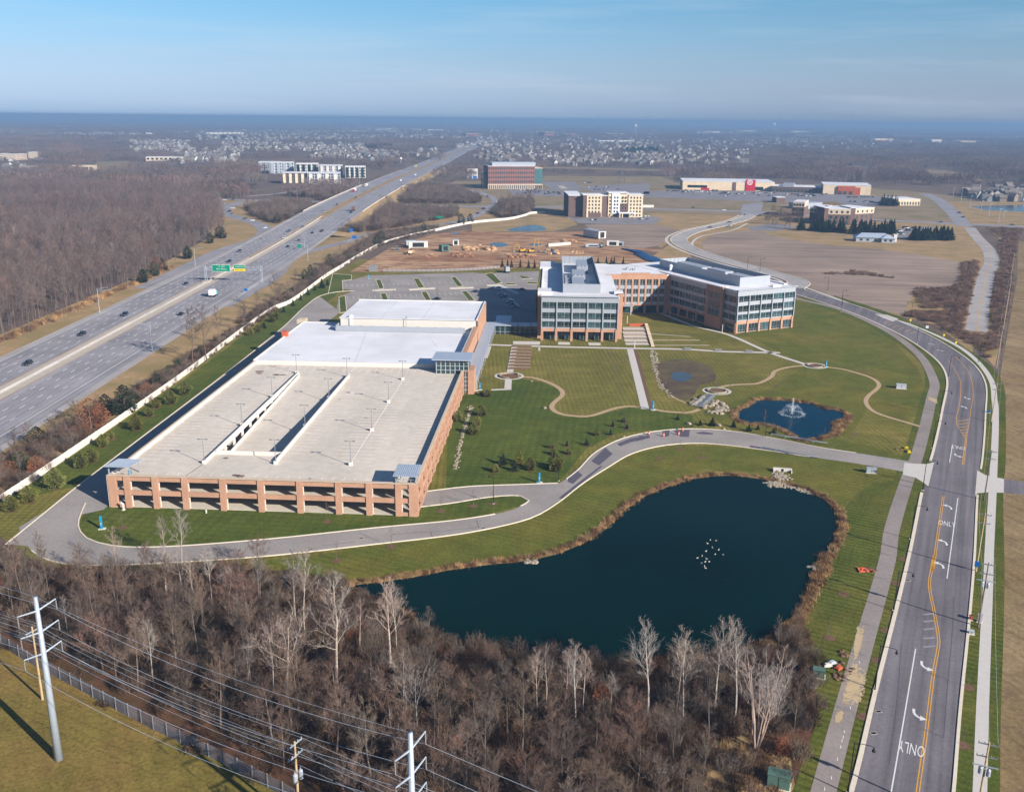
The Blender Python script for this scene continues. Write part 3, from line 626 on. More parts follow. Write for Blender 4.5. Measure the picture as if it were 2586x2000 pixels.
sheet('basin_puddle', [curve(gs('E4', [(402, 370), (420, 345), (510, 335), (600, 358), (614, 395), (590, 425), (510, 440), (430, 425)]), 1.5, True)], .085, 'puddle')
sheet('site_puddle', [curve(gs('B2', q), 3, True) for q in ([(1060, 815), (1090, 808), (1150, 812), (1172, 826), (1110, 836)], [(1300, 818), (1340, 812), (1378, 822), (1340, 830)], [(815, 752), (845, 746), (880, 752), (850, 758)])], .06, 'puddle')
sheet('site_pond_water', [curve(gs('B2', [(1170, 735), (1240, 712), (1330, 700), (1390, 712), (1400, 730), (1300, 740)]), 4, True)], .06, 'puddle')
sheet('far_pond_water', [gs('B3', [(1850, 585), (2300, 575), (2300, 625), (1950, 610)])], .04, 'puddle')
# ---------------------------------------------------------------- highway (runs straight away along +Y, rises over the cross road)
def hz(y): return 6.2 * (1 / (1 + math.exp(-(y - 830) / 70))) * (1 / (1 + math.exp((y - 1700) / 160)))
HY = list(range(60, 4200, 20))
def hx(y): return 0 if y < 1200 else ((y - 1200) / 1000) ** 2 * 5.5
def hrib(m, x0, x1, dz=0, y0=60, y1=4200, mi=0):
    ys = [y for y in HY if y0 <= y <= y1]
    m.strip([(x0 + hx(y), y) for y in ys], [(x1 + hx(y), y) for y in ys], [hz(y) + dz for y in ys], mi)
m = MB(); hrib(m, -198, -179.3, .08); hrib(m, -171.4, -147.5, .08); struct('highway_road', m, MT['hwy'])
m = MB(); hrib(m, -201.5, -198, .075); hrib(m, -147.5, -144.6, .075); struct('highway_shoulder', m, MT['shoulder'])
m = MB(); hrib(m, -179.3, -171.4, .085); struct('median', m, MT['median'])
m = MB(); hrib(m, -178.6, -175.9, .1, 640, 860); hrib(m, -179.1, -171.6, .1, 860, 3400); struct('median_grass', m, MT['drygrass'])
m = MB()
for y in range(760, 1760, 20):                        # embankment flanks
    for xa, xb in ((-201.5, -206 if y < 900 else -216), (-144.6, -130)):
        m.add([(xa + hx(y), y, hz(y) + .05), (xb + hx(y), y, -.05), (xb + hx(y + 20), y + 20, -.05), (xa + hx(y + 20), y + 20, hz(y + 20) + .05)], [(0, 1, 2, 3)] if xa == -144.6 else [(3, 2, 1, 0)])
struct('embankment', m, MT['drygrass'])
m = MB()
ys = [y for y in HY if y < 900]
vs, fs = [], []
for y in ys:
    for dx, dz in ((-.45, 0), (-.15, .9), (.15, .9), (.45, 0)): vs.append((-175.4 + hx(y) + dx, y, hz(y) + .08 + dz))
for i in range(len(ys) - 1):
    for k in range(3): fs.append((i * 4 + k, i * 4 + k + 1, i * 4 + k + 5, i * 4 + k + 4))
m.add(vs, fs); tag(m.obj('median_barrier', MT['shoulder']), 'long low concrete barrier along the middle of the highway', 'barrier')
m = MB()
def dash(x, w=.16, l=3.6, gap=12.2, y0=80, y1=2600):
    y = y0
    while y < y1:
        m.strip([(x - w + hx(y), y), (x - w + hx(y), y + l)], [(x + w + hx(y), y), (x + w + hx(y), y + l)], [hz(y) + .1, hz(y + l) + .1]); y += gap
for x in (-194.1, -190.4, -186.7, -183.): dash(x, y0=80 + (x * 7 % 5))
for x in (-167.6, -163.9, -160.2, -156.5): dash(x, y0=84 + (x * 5 % 5))
for x in (-197.7, -151.6): hrib(m, x - .12, x + .12, .1, 60, 3200)
struct('lane_markings', m, MT['white'])
m = MB()
for x in (-179.7, -171.): hrib(m, x - .1, x + .1, .1, 60, 3200)
struct('median_edge_markings', m, MT['yellow'])
# bridge parapets where it crosses
for x, nm in ((-201.3, 'far'), (-144.8, 'near')):
    m = MB(); L = [(x + hx(y), y, hz(y)) for y in range(920, 1300, 20)]
    for a, b in zip(L, L[1:]):
        m.add([(a[0] - .2, a[1], a[2] - (2 if 1000 < a[1] < 1100 else .2)), (a[0] + .2, a[1], a[2] - (2 if 1000 < a[1] < 1100 else .2)), (b[0] + .2, b[1], b[2] - (2 if 1000 < b[1] < 1100 else .2)), (b[0] - .2, b[1], b[2] - (2 if 1000 < b[1] < 1100 else .2)), (a[0] - .2, a[1], a[2] + 1), (a[0] + .2, a[1], a[2] + 1), (b[0] + .2, b[1], b[2] + 1), (b[0] - .2, b[1], b[2] + 1)], [(4, 5, 6, 7), (1, 2, 6, 5), (3, 0, 4, 7)])
    tag(m.obj('bridge_parapet', MT['concrete']), 'pale concrete bridge parapet on the %s edge of the highway' % ('forest' if nm == 'far' else 'campus'), 'parapet')
# ramps, cross road
def road(name, pts, w, mat='hwy', z=.07, step=8):
    c = curve(pts, step); m = MB(); m.ribbon(c, w, z); struct(name, m, MT[mat]); return c
road('exit_ramp_road', [(-203, 520), (-205, 600), (-206.5, 680)] + gs('B1', [(1545, 898), (1612, 862), (1624, 825), (1590, 797), (1530, 774), (1455, 753), (1388, 728), (1378, 702), (1420, 677), (1500, 654)]), 13, z=.078)
road('ramp_branch_road', gs('B1', [(1385, 705), (1360, 670), (1310, 640)]), 11, z=.072)
road('cross_road', gs('B1', [(1150, 630), (1400, 642), (2010, 658)]) + gs('B2', [(300, 575), (540, 580), (980, 587), (1540, 592), (2184, 605)]) + gs('B3', [(500, 620), (900, 645), (1270, 668), (1700, 690), (2100, 708), (2600, 730)]), 17, 'hwy', .065)
road('entry_ramp_road', [(-146, 470), (-143, 560)] + gs('B1', [(1800, 990), (1950, 945), (2184, 880)]) + gs('B2', [(230, 775), (500, 728), (840, 685), (960, 650), (1040, 600), (1100, 560), (1060, 525), (980, 495), (850, 472), (760, 455), (690, 430)]), 9, z=.07)
road('loop_ramp_road', gs('F4', [(0, 455), (300, 430), (620, 380), (900, 350), (1100, 345)]), 8, 'shoulder', .066)
# country road on the right, far avenue
CR = road('old_road', gs('C1', [(1592, 385), (1618, 190)]) + gs('B3', [(1938, 1080), (1955, 1000), (1985, 930), (1965, 850), (1900, 780), (1850, 715)]), 9.5, 'shoulder', .06)
road('north_avenue_road', gs('F6', [(1180, 950), (1020, 760), (850, 600), (700, 490), (500, 400)]), 15, 'hwy', .06)
m = MB(); m.ribbon(CR, .25, .075); struct('old_road_centre_line', m, MT['yellow'])
# street with kerbs
ka = next(i for i, p in enumerate(STC) if p[1] > 545)
m = MB(); m.strip(STL[:ka], STR[:ka], .09); struct('street_road', m, MT['street'])
m = MB(); m.strip(STL[ka - 1:], STR[ka - 1:], .091); struct('avenue_road', m, MT['shoulder'])
m = MB(); m.ribbon(offset(STC, 10)[ka:-4], 2.2, .08); struct('avenue_walk', m, MT['walk'])
def kerb(m, pts, w=.45, h=.2): m.wall(pts, w, .0, h)
m = MB()
E0, E1_ = None, None
kl = offset(STC, 6.55); kr = offset(STC, -6.45)
ap = g('C6', 1430, 610)                                # west driveway opening
kerb(m, [p for p in kl if p[1] < ap[1] - 11], .7); kerb(m, [p for p in kl if p[1] > ap[1] + 9], .7)
ap2 = g('C6', 1880, 680)
kerb(m, [p for p in kr if p[1] < ap2[1] - 8], .5); kerb(m, [p for p in kr if ap2[1] + 9 < p[1]], .5)
struct('street_kerb', m, MT['kerb'])
# driveway aprons
sheet('driveway_apron', [gs('C6', [(1240, 528), (1330, 535), (1410, 538), (1475, 525), (1430, 715), (1400, 690), (1330, 645), (1228, 622)])], .098, 'walk')
sheet('farm_apron', [gs('C6', [(1815, 588), (1880, 625), (2026, 655), (2024, 765), (1905, 760), (1815, 768), (1797, 800)])], .098, 'walk')
sheet('side_street_road', [gs('C6', [(2026, 657), (2300, 690), (2300, 792), (2024, 764)])], .07, 'street')
# multi-use trail and sidewalks
TR = curve(gs('C5', [(430, 2000), (505, 1689), (662, 1100), (805, 590), (968, 0)]) + gs('C6', [(1135, 1090), (1272, 640), (1328, 510), (1405, 240), (1455, 20)]) + gs('C1', [(1296, 770), (1272, 690), (1205, 575), (1080, 462), (900, 350), (600, 222), (290, 140)]) + gs('B3', [(830, 1100)]), 4)
m = MB(); m.ribbon(TR, 3.4, .07); struct('trail_path', m, MT['biketrail'])
m = MB()
for x, y in ((697, 1100), (652, 1270), (645, 1310), (636, 1335), (627, 1380), (603, 1467), (560, 1600), (512, 1680), (760, 775)): p = g('C5', x, y); m.ribbon([p, (p[0] + .25, p[1] + .7)], .14, .09)
struct('trail_markings', m, MT['white'])
SAND = [gs('C5', [(690, 830), (720, 770), (760, 810), (812, 850), (790, 980), (745, 1070), (700, 1060), (640, 1060), (655, 960)]), gs('C5', [(748, 520), (790, 520), (760, 700), (720, 760), (730, 640)]), gs('C5', [(610, 1120), (640, 1120), (620, 1190), (590, 1190)]), gs('C1', [(1250, 850), (1310, 870), (1312, 900), (1255, 875)])]
m = MB(); rg = random.Random(2)
def blob(x, y, r, z):
    m.poly([(x + r * rg.uniform(.6, 1.3) * math.cos(t), y + r * rg.uniform(.6, 1.3) * math.sin(t)) for t in np.linspace(0, 6.28, 11)[:-1]], z)
k = 0
for q in SAND:
    cx, cy = sum(p[0] for p in q) / len(q), sum(p[1] for p in q) / len(q)
    for _ in range(int(75 * abs(area(q)) ** .5)):
        i = rg.randrange(len(q)); t = rg.random(); e = (q[i][0] * t + q[i - 1][0] * (1 - t), q[i][1] * t + q[i - 1][1] * (1 - t)); f = rg.random() ** .6 * 1.08; k += 1
        blob(cx + (e[0] - cx) * f, cy + (e[1] - cy) * f, rg.uniform(.12, .6) * (1.15 - f * .75), .085 + (k % 1900) * 1e-5)
struct('sand_spill', m, MT['sand'])
SW = curve(gs('C5', [(1600, 2100), (1617, 1689), (1636, 1100), (1676, 200), (1683, 0)]) + gs('C6', [(1935, 780), (1942, 640), (1960, 200), (1957, 60)]) + gs('C1', [(1722, 880), (1700, 740), (1590, 590), (1440, 480), (1100, 330), (880, 267), (620, 162), (335, 57), (310, 38)]) + gs('B3', [(600, 1000), (420, 940), (240, 880), (160, 838), (158, 800), (215, 768), (390, 735), (490, 690)]), 4)
m = MB(); m.ribbon(SW, 1.9, .07); struct('sidewalk', m, MT['walk'])
# street markings
m = MB(); mw = MB()
YL = curve(gs('C5', [(1150, 1900), (1175, 1689), (1230, 1300), (1285, 860), (1325, 620), (1318, 560), (1290, 400), (1258, 220), (1275, 100), (1290, 0)]) + gs('C6', [(1465, 1380), (1500, 1130), (1548, 790)]), 2)
for d in (-.2, .2): m.ribbon(offset(YL, d), .16, .1)
Y2 = gs('C6', [(1703, 545), (1727, 340), (1755, 190), (1768, 90)]) + gs('C1', [(1568, 850), (1560, 740), (1520, 650), (1440, 560)])
for d in (-.18, .18): m.ribbon(offset(curve(Y2[:2], 2), d), .16, .1)
m.ribbon(curve(Y2[1:], 2), .16, .1)
Y3 = curve(gs('C6', [(1724, 340), (1652, 205), (1672, 90)]) + gs('C1', [(1478, 850), (1478, 740), (1440, 660), (1390, 590)]), 3); m.ribbon(Y3, .16, .1)
for a, b in (((1662, 200), (1750, 190)), ((1668, 225), (1746, 215)), ((1680, 250), (1742, 241)), ((1690, 272), (1738, 264)), ((1700, 295), (1734, 288)), ((1710, 315), (1730, 310))): m.ribbon(gs('C6', [a, b]), .3, .102)
for a in ((930, 330), (965, 343), (1000, 358), (1040, 373), (1085, 388), (1120, 402)): m.ribbon(gs('C1', [a, (a[0] + 40, a[1] - 14)]), .3, .1)
struct('yellow_street_markings', m, MT['yellow'])
mw.ribbon(curve(gs('C5', [(930, 2000), (988, 1680), (1075, 1180), (1160, 672)]), 3), .2, .1); mw.ribbon(gs('C6', [(1577, 1440), (1663, 805)]), .2, .1); mw.ribbon(gs('C6', [(1597, 525), (1620, 385)]), .2, .1)
struct('white_lane_lines', mw, MT['white'])
m = MB()
for a in (430, 480, 535, 600, 660): m.ribbon(gs('C5', [(1215, a), (1285 + (a - 430) * .08, a - 8)]), .55, .098)
struct('worn_hatching', m, plain('worn_paint', A8(150, 146, 154), .9, .1, 1))
def arrow(z, x, y, turn, flip):
    """turn arrow painted on the lane; flip=-1 heads towards the camera"""
    p = g(z, x, y); a = along(STC, 2.); k = min(a, key=lambda q: (q[0] - p[0])**2 + (q[1] - p[1])**2); t = k[2] + (math.pi if flip < 0 else 0)
    F = Fr(p[0], p[1], math.degrees(t) - 90)             # local y = travel direction
    arc = [(.55 * turn, -1.5), (.5 * turn, -.6), (.25 * turn, .1), (-.2 * turn, .55), (-.6 * turn, .75)]
    mb = MB(); mb.ribbon([F.p(*q) for q in curve(arc, .3)], .42, .105)
    hd = [F.p(-.55 * turn, 1.45), F.p(-.55 * turn, .05), F.p(-1.6 * turn, .78)]; mb.poly(hd, .106)
    struct('turn_arrow', mb, MT['white'])
for z, x, y, tn, fl in (('C5', 1222, 795, 1, -1), ('C5', 1168, 1140, 1, -1), ('C5', 1340, 78, 1, 1), ('C6', 1594, 877, 1, 1), ('C6', 1556, 1155, 1, 1), ('C6', 1655, 470, 1, -1), ('C6', 1717, 92, 1, 1), ('C6', 1730, 18, 1, -1), ('C1', 1337, 524, 1, 1), ('C1', 1267, 477, 1, -1)): arrow(z, x, y, tn, fl)
def text_mesh(name, s, size, loc, rot, mat, parent=None, sx=1., ext=0.):
    cu = bpy.data.curves.new(name, 'FONT'); cu.body = s; cu.size = size; cu.align_x = 'CENTER'; cu.align_y = 'CENTER'; cu.extrude = ext; cu.resolution_u = 2
    tmp = bpy.data.objects.new('tmp', cu); COL.objects.link(tmp); bpy.context.view_layer.update()
    me = bpy.data.meshes.new_from_object(tmp.evaluated_get(bpy.context.evaluated_depsgraph_get())); bpy.data.objects.remove(tmp)
    o = bpy.data.objects.new(name, me); COL.objects.link(o); me.materials.clear(); me.materials.append(mat); o.location = loc; o.rotation_euler = rot; o.scale = (sx, 1, 1)
    if parent: o.parent = parent
    return o
for z, x, y, fl in (('C5', 1132, 1380, -1), ('C6', 1575, 1010, 1), ('C6', 1666, 408, -1)):
    p = g(z, x, y); k = min(along(STC, 2.), key=lambda q: (q[0] - p[0])**2 + (q[1] - p[1])**2)
    tag(text_mesh('lane_word', 'ONLY', 4.3, (p[0], p[1], .106), (0, 0, k[2] - math.pi / 2 + (math.pi if fl < 0 else 0)), MT['white'], sx=.33), kind='structure')
# ---------------------------------------------------------------- campus drives
LO = curve(gs('A', [(40, 1125), (55, 1160), (85, 1188), (140, 1203), (220, 1206), (350, 1201), (560, 1187), (800, 1161), (1000, 1136), (1130, 1106), (1185, 1076), (1245, 1030), (1295, 998), (1350, 967), (1420, 950), (1500, 946), (1600, 956), (1700, 971), (1840, 991), (1935, 1008)]), 3)
LI = curve(gs('A', [(230, 1010), (190, 1060), (172, 1098), (167, 1122), (185, 1148), (240, 1164), (330, 1167), (560, 1151), (800, 1126), (1000, 1106), (1100, 1085), (1150, 1050), (1195, 1030), (1230, 1005), (1270, 965), (1330, 935), (1400, 920), (1480, 915), (1560, 920), (1650, 935), (1750, 955), (1850, 970), (1945, 985)]), 3)
DL = curve(gs('B4', [(40, 1900), (300, 1689), (560, 1480), (1610, 680), (1960, 400)]) + gs('B5', [(140, 500), (320, 360), (480, 210), (600, 130), (720, 105), (830, 100)]), 4)     # outer kerb, left of the garage
GL = GA.p(-1, -2); GLb = GA.p(-1, 178)
m = MB(); n = 160; m.strip(resample(LO, n), resample(LI, n), .085)
struct('loop_road', m, MT['drive'])
sheet('garage_drive', [DL[:-6] + gs('B5', [(730, 250), (640, 320), (440, 335)]) + [GLb, GL] + gs('A', [(172, 1098), (167, 1130), (120, 1180), (60, 1165)])], .08, 'drive')
sheet('exit_drive', [curve(gs('A', [(905, 1049), (1000, 1038), (1100, 1034), (1190, 1031)]), 3) + gs('A', [(1190, 1070), (1140, 1090), (1128, 1070), (1108, 1058), (1050, 1060), (960, 1074), (895, 1081)])], .082, 'drive')
sheet('asphalt_patch', [gs('E3', [(1045, 1235), (1110, 1190), (1170, 1240), (1080, 1320), (1030, 1300)]), gs('E3', [(1250, 1110), (1380, 985), (1445, 1045), (1320, 1150)]), gs('E4', [(305, 965), (385, 955), (380, 1020), (320, 1030)]), gs('E4', [(420, 960), (600, 955), (590, 1030), (500, 1030)]), gs('E4', [(660, 985), (740, 975), (850, 990), (840, 1005), (700, 1000)]), gs('E4', [(60, 1020), (170, 1015), (175, 1040), (20, 1080)]), gs('E3', [(1490, 950), (1600, 905), (1780, 870), (1785, 890), (1620, 935), (1510, 975)]), gs('E4', [(1240, 1120), (1600, 1180), (1980, 1245), (1960, 1255), (1560, 1200), (1240, 1140)]), gs('E3', [(950, 1450), (1180, 1270), (1340, 1150), (1345, 1165), (1190, 1290), (985, 1456)])], .1, 'newasphalt')
m = MB(); kerb(m, offset(LO, -.2)[8:-8] if False else LO[4:-7], .3, .2); ni = lambda q: min(range(len(LI)), key=lambda i: math.dist(LI[i], q))
kerb(m, LI[6:ni(g('A', 1085, 1089))], .3, .2); kerb(m, LI[ni(g('A', 1205, 1023)):-4], .3, .2); kerb(m, DL, .3, .2)
kerb(m, curve(gs('A', [(905, 1049), (1000, 1038), (1100, 1034), (1190, 1031)]), 3), .3, .2); kerb(m, curve(gs('A', [(893, 1082), (960, 1074), (1050, 1060), (1108, 1058), (1128, 1068), (1110, 1080)]), 2), .3, .2)
struct('drive_kerb', m, MT['kerb'])
m = MB()
for q in ([(1590, 962), (1602, 990), (1613, 1016)], [(1595, 964), (1700, 952), (1850, 936), (2035, 918)], [(2015, 852), (2025, 885), (2036, 920)], [(600, 1085), (760, 1068), (900, 1052)], [(300, 1120), (320, 1150), (335, 1168)], [(1250, 985), (1380, 970), (1560, 960)]): m.ribbon(curve(gs('E2', q), 1.5), .14, .099)
for q in ([(1110, 700), (1400, 755), (1430, 760)], [(1060, 640), (1040, 900), (1010, 1200), (970, 1500)], [(1430, 300), (1420, 560), (1390, 900), (1360, 1300)]): m.ribbon(curve(gs('C5', q), 2), .1, .0985)
struct('crack_sealing', m, MT['newasphalt'])
m = MB()
for z, x, y in (('E2', 957, 1018), ('E2', 2078, 926), ('E1', 1768, 1268), ('C5', 1105, 188), ('C5', 897, 1118), ('C5', 862, 1272)):
    p = g(z, x, y); m.box(Fr(p[0], p[1], 8), -.5, .5, -.35, .35, .085, .11, 0); m.box(Fr(p[0], p[1], 8), -.42, .42, -.27, .27, .085, .115, 1)
struct('road_drain', m, [MT['concrete'], MT['darkmetal']])
# parking lot north of the garage
PK = gs('E5', [(58, 400), (200, 345), (95, 330), (90, 250), (175, 248), (330, 205), (1300, 178), (1400, 190), (1490, 183), (1900, 165)]) + [(12, 500), (11, 420)] + gs('E5', [(1420, 625), (1385, 460), (240, 430), (110, 540), (30, 560)])
sheet('parking_lot', [PK], .075, 'drive')
m = MB(); mk = MB()
for q in ([(395, 245), (440, 243), (472, 325), (428, 328)], [(438, 370), (488, 368), (512, 430), (458, 430)], [(742, 232), (790, 232), (845, 318), (790, 322)], [(812, 355), (862, 353), (905, 432), (855, 434)], [(1085, 222), (1130, 220), (1200, 305), (1150, 308)], [(1182, 350), (1232, 348), (1308, 436), (1250, 438)], [(1395, 192), (1468, 182), (1556, 270), (1500, 285)], [(1580, 272), (1680, 276), (1690, 290), (1600, 292)], [(1780, 262), (1880, 268), (1890, 285), (1800, 283)], [(1710, 205), (1800, 220), (1830, 232), (1740, 236)], [(58, 402), (115, 392), (130, 540), (68, 550)], [(0, 190), (175, 200), (172, 246), (88, 252), (96, 350), (-40, 370)]):
    p = gs('E5', q); m.poly(p, .1); kerb(mk, p + [p[0]], .3, .2)
for q in ([(365, 338), (580, 330), (582, 340), (368, 348)], [(700, 330), (940, 318), (942, 328), (704, 342)], [(1075, 318), (1295, 312), (1297, 322), (1078, 330)], [(1415, 292), (1545, 290), (1545, 300), (1418, 302)]):
    mk.prism(gs('E5', q), .05, .22)
struct('island_lawn', m, MT['lawn_dark']); struct('island_kerb', mk, MT['kerb'])
m = MB()
for a, b in (((130, 300), (370, 292)), ((470, 290), (740, 280)), ((830, 278), (1090, 268)), ((1180, 262), (1400, 255)), ((140, 410), (440, 398)), ((520, 396), (820, 384)), ((890, 380), (1180, 370))):
    A_, B_ = g('E5', *a), g('E5', *b); k = int(math.dist(A_, B_) / 2.8)
    for i in range(k + 1):
        t = i / k; x, y = A_[0] + (B_[0] - A_[0]) * t, A_[1] + (B_[1] - A_[1]) * t; m.ribbon([(x + .9, y - 5), (x - .9, y + 5)], .14, .09)
struct('parking_markings', m, MT['white'])
# ---------------------------------------------------------------- garden walks
m = MB()
for pts, w in (([g('E3', 265, 40), g('E3', 1000, 62), g('E3', 1500, 72)], 2.6), ([g('E3', 1500, 72), g('E3', 2184, 86), g('E4', 900, 118), g('E4', 1560, 133)], 2.4), ([g('E3', 1605, 78), g('E3', 1745, 632)], 2.7), ([g('B6', 1130, 463), g('B6', 1380, 558), g('B6', 1600, 614), g('B6', 1900, 742), g('E4', 1850, 262)], 2.0), ([g('E3', 545, 45), g('E3', 500, 305)], 2.4), ([g('E3', 488, 355), g('E3', 482, 442)], 2.5), ([g('E3', 515, 448), g('E3', 330, 456)], 1.8), ([g('E3', 300, 55), g('E3', 262, 165)], 3.), ([g('E3', 180, 470), g('E3', 175, 380), g('E3', 240, 170)], 2.2), ([g('E3', 770, 58), g('E3', 772, 98)], .8), ([g('E5', 1530, 290), g('E5', 1700, 372)], 2.6)):
    m.ribbon(curve(pts, 5), w, .095)
for q in ([(945, 15), (1052, 18), (1055, 42), (945, 40)], [(1222, 22), (1335, 24), (1335, 48), (1225, 46)], [(530, 8), (780, 12), (775, 42), (530, 36)]): m.poly(gs('E3', q), .1)
m.poly(gs('C1', [(870, 262), (960, 270), (1040, 298), (1000, 318), (930, 292)]), .1)
struct('garden_walk', m, MT['walk'])
m = MB(); m.ribbon(curve(gs('E3', [(1650, 82), (1790, 625)]), 6), 1.7, .09)
struct('planting_strip', m, MT['mulch'])
m = MB()
GP = [gs('E3', [(578, 337), (700, 341), (850, 385), (940, 430), (982, 470), (980, 510), (930, 552), (886, 600), (900, 640), (960, 673), (1060, 692), (1200, 700), (1300, 680), (1400, 645), (1500, 618), (1600, 606), (1700, 610), (1810, 630), (1900, 650), (2000, 660), (2100, 663)]) + gs('E4', [(530, 775), (620, 765), (700, 735)]), gs('E4', [(920, 503), (1000, 482), (1150, 470), (1300, 464), (1400, 430), (1475, 380), (1500, 335), (1580, 303), (1700, 280), (1850, 268)]), gs('C1', [(520, 640), (640, 655), (740, 682), (830, 710), (885, 742), (900, 772), (878, 802), (830, 840), (806, 880), (830, 930), (880, 965), (980, 1000), (1100, 1035), (1190, 1062)]), gs('E4', [(400, 590), (480, 635), (610, 690)])]
for p, w in zip(GP, (1.7, 1.6, 1.5, .8)): m.ribbon(curve(p, 2), w, .09)
struct('gravel_path', m, MT['soilpath'])
# paved rings with low stone seats
for k, (z, x, y, rr, wh) in enumerate((('E3', 495, 328, 5.0, 'beside the planting beds'), ('E4', 888, 540, 4.6, 'at the head of the footbridge'), ('E4', 1935, 272, 4.2, 'at the end of the long diagonal walk'))):
    p = g(z, x, y); m = MB(); m.lathe((p[0], p[1], .06), [(rr * .62, 0), (rr * .62, .05)], 24); struct('ring_paving', m, MT['mulch'])
    m = MB(); q = [(p[0] + rr * math.cos(t), p[1] + rr * math.sin(t)) for t in np.linspace(0, 2 * math.pi, 33)]; m.ribbon(q, 1.0, .1); struct('ring_walk', m, MT['walk'])
    m = MB(); a0 = (0.3, 2.2, 1.2)[k]; m.wall([(p[0] + rr * .72 * math.cos(t), p[1] + rr * .72 * math.sin(t)) for t in np.linspace(a0, a0 + 4.4, 24)], .45, .05, .55); tag(m.obj('stone_seat', MT['stone']), 'curved low stone seat round the paved ring ' + wh, 'seat')
# ---------------------------------------------------------------- parking garage
B = empty('parking_garage', GA.p(0, 0), 'long open brick parking garage with pale empty roof deck and ramp slot', 'parking garage')
def part(name, mb, mats, parent): return mb.obj(name, mats, parent)
WID, DEP, ZD = 75.3, 113., 7.2
RU0, RU1, RV0, RV1 = 19.4, 37.0, 20., 98.        # ramp slot in the roof deck
def plate(m, z0, z1, u0, u1, v0, v1, mi=0): m.box(GA, u0, u1, v0, v1, z0, z1, mi)
m = MB()
for q in ((.3, RU0, .3, DEP), (RU1, WID - .3, .3, DEP), (RU0, RU1, .3, RV0), (RU0, RU1, RV1, DEP)): plate(m, ZD - .4, ZD, *q)
part('roof_deck', m, MT['deck'], B)
m = MB()
for q in ((.3, RU0, .3, DEP), (RU1, WID - .3, .3, DEP), (RU0, RU1, .3, RV0 + 5)): plate(m, 3.2, 3.6, *q)
part('middle_deck', m, MT['concrete'], B)
m = MB(); plate(m, .05, .16, .3, WID - .3, .3, DEP); part('ground_slab', m, MT['concrete'], B)
m = MB()
c = [GA.p(RU0 + .01, RV0), GA.p(RU1 - .01, RV0), GA.p(RU1 - .01, RV1), GA.p(RU0 + .01, RV1)]
zz = [3.75, 3.75, ZD, ZD]; m.add([(x, y, z) for (x, y), z in zip(c, zz)] + [(x, y, z - .35) for (x, y), z in zip(c, zz)], [(0, 1, 2, 3), (7, 6, 5, 4), (0, 4, 5, 1), (2, 6, 7, 3)]); part('ramp', m, MT['deck'], B)
# ramp guards
m = MB(); m.box(GA, RU1 - .02, RU1 + .3, 14.5, RV1 + 1, ZD - .3, ZD + 1.1)
for v in range(18, 98, 6): m.box(GA, RU1 - .34, RU1 - .02, v - .35, v + .35, ZD - .9, ZD + .9)
part('ramp_wall', m, MT['white_v'], B)
m = MB(); m.box(GA, RU0 - .28, RU0 + .02, 13.5, RV1 + 3, ZD - .55, ZD + .95)
for v in range(20, 99, 7): m.box(GA, RU0 - .2, RU0 + .25, v - .45, v + .45, 3.7, ZD + .6)
part('ramp_wall', m, MT['white_v'], B)
m = MB()
n = 14
for i in range(n):
    v0 = RV0 + (RV1 - RV0) * i / n; v1 = RV0 + (RV1 - RV0) * (i + 1) / n; z0 = 3.75 + (ZD - 3.75) * (i) / n; z1 = 3.75 + (ZD - 3.75) * (i + 1) / n
    a, b, c, d = GA.p(RU0 + .7, v0), GA.p(RU0 + .95, v0), GA.p(RU0 + .95, v1), GA.p(RU0 + .7, v1)
    m.add([(*a, z0), (*b, z0), (*c, z1), (*d, z1), (*a, z0 + .95), (*b, z0 + .95), (*c, z1 + .95), (*d, z1 + .95)], [(4, 5, 6, 7), (0, 1, 5, 4), (1, 2, 6, 5), (3, 0, 4, 7), (2, 3, 7, 6)])
part('ramp_kerb_wall', m, MT['white_v'], B)
m = MB(); m.box(GA, RU0 + .3, RU1 - .1, RV0 - .35, RV0, ZD - .3, ZD + 1.05); part('ramp_end_wall', m, MT['white_v'], B)
# front: columns, spandrels
cu = [1.0, 4.65, 11.6, 18.9, 28.2, 37.5, 47., 56.4, 63.8, 70.9, 74.4]
for i, u in enumerate(cu):
    w = .72 if 0 < i < 10 else .95
    m = MB(); m.box(GA, u - w, u + w, -.35, .55, 0, 8.33); part('column', m, [MT['brick']], B)
for z0, z1 in ((7.05, 8.2), (3.35, 4.55)):
    m = MB()
    for a, b in zip(cu, cu[1:]): m.box(GA, a + .7, b - .7, -.1, .28, z0, z1)
    part('spandrel', m, MT['brick'], B)
m = MB()
for a, b in ((cu[0], cu[1]), (cu[9], cu[10])): m = MB(); m.box(GA, a + .74, b - .74, -.08, .26, 0, .95); part('spandrel', m, MT['brick'], B)
m = MB(); m.box(GA, -.05, WID + .05, -.42, .62, 8.34, 8.5); m.box(GA, WID - .62, WID + .12, .62, 106, 8.34, 8.5); m.box(GA, -.1, .55, 5.5, DEP, 8.34, 8.5)
part('coping', m, MT['precast'], B)
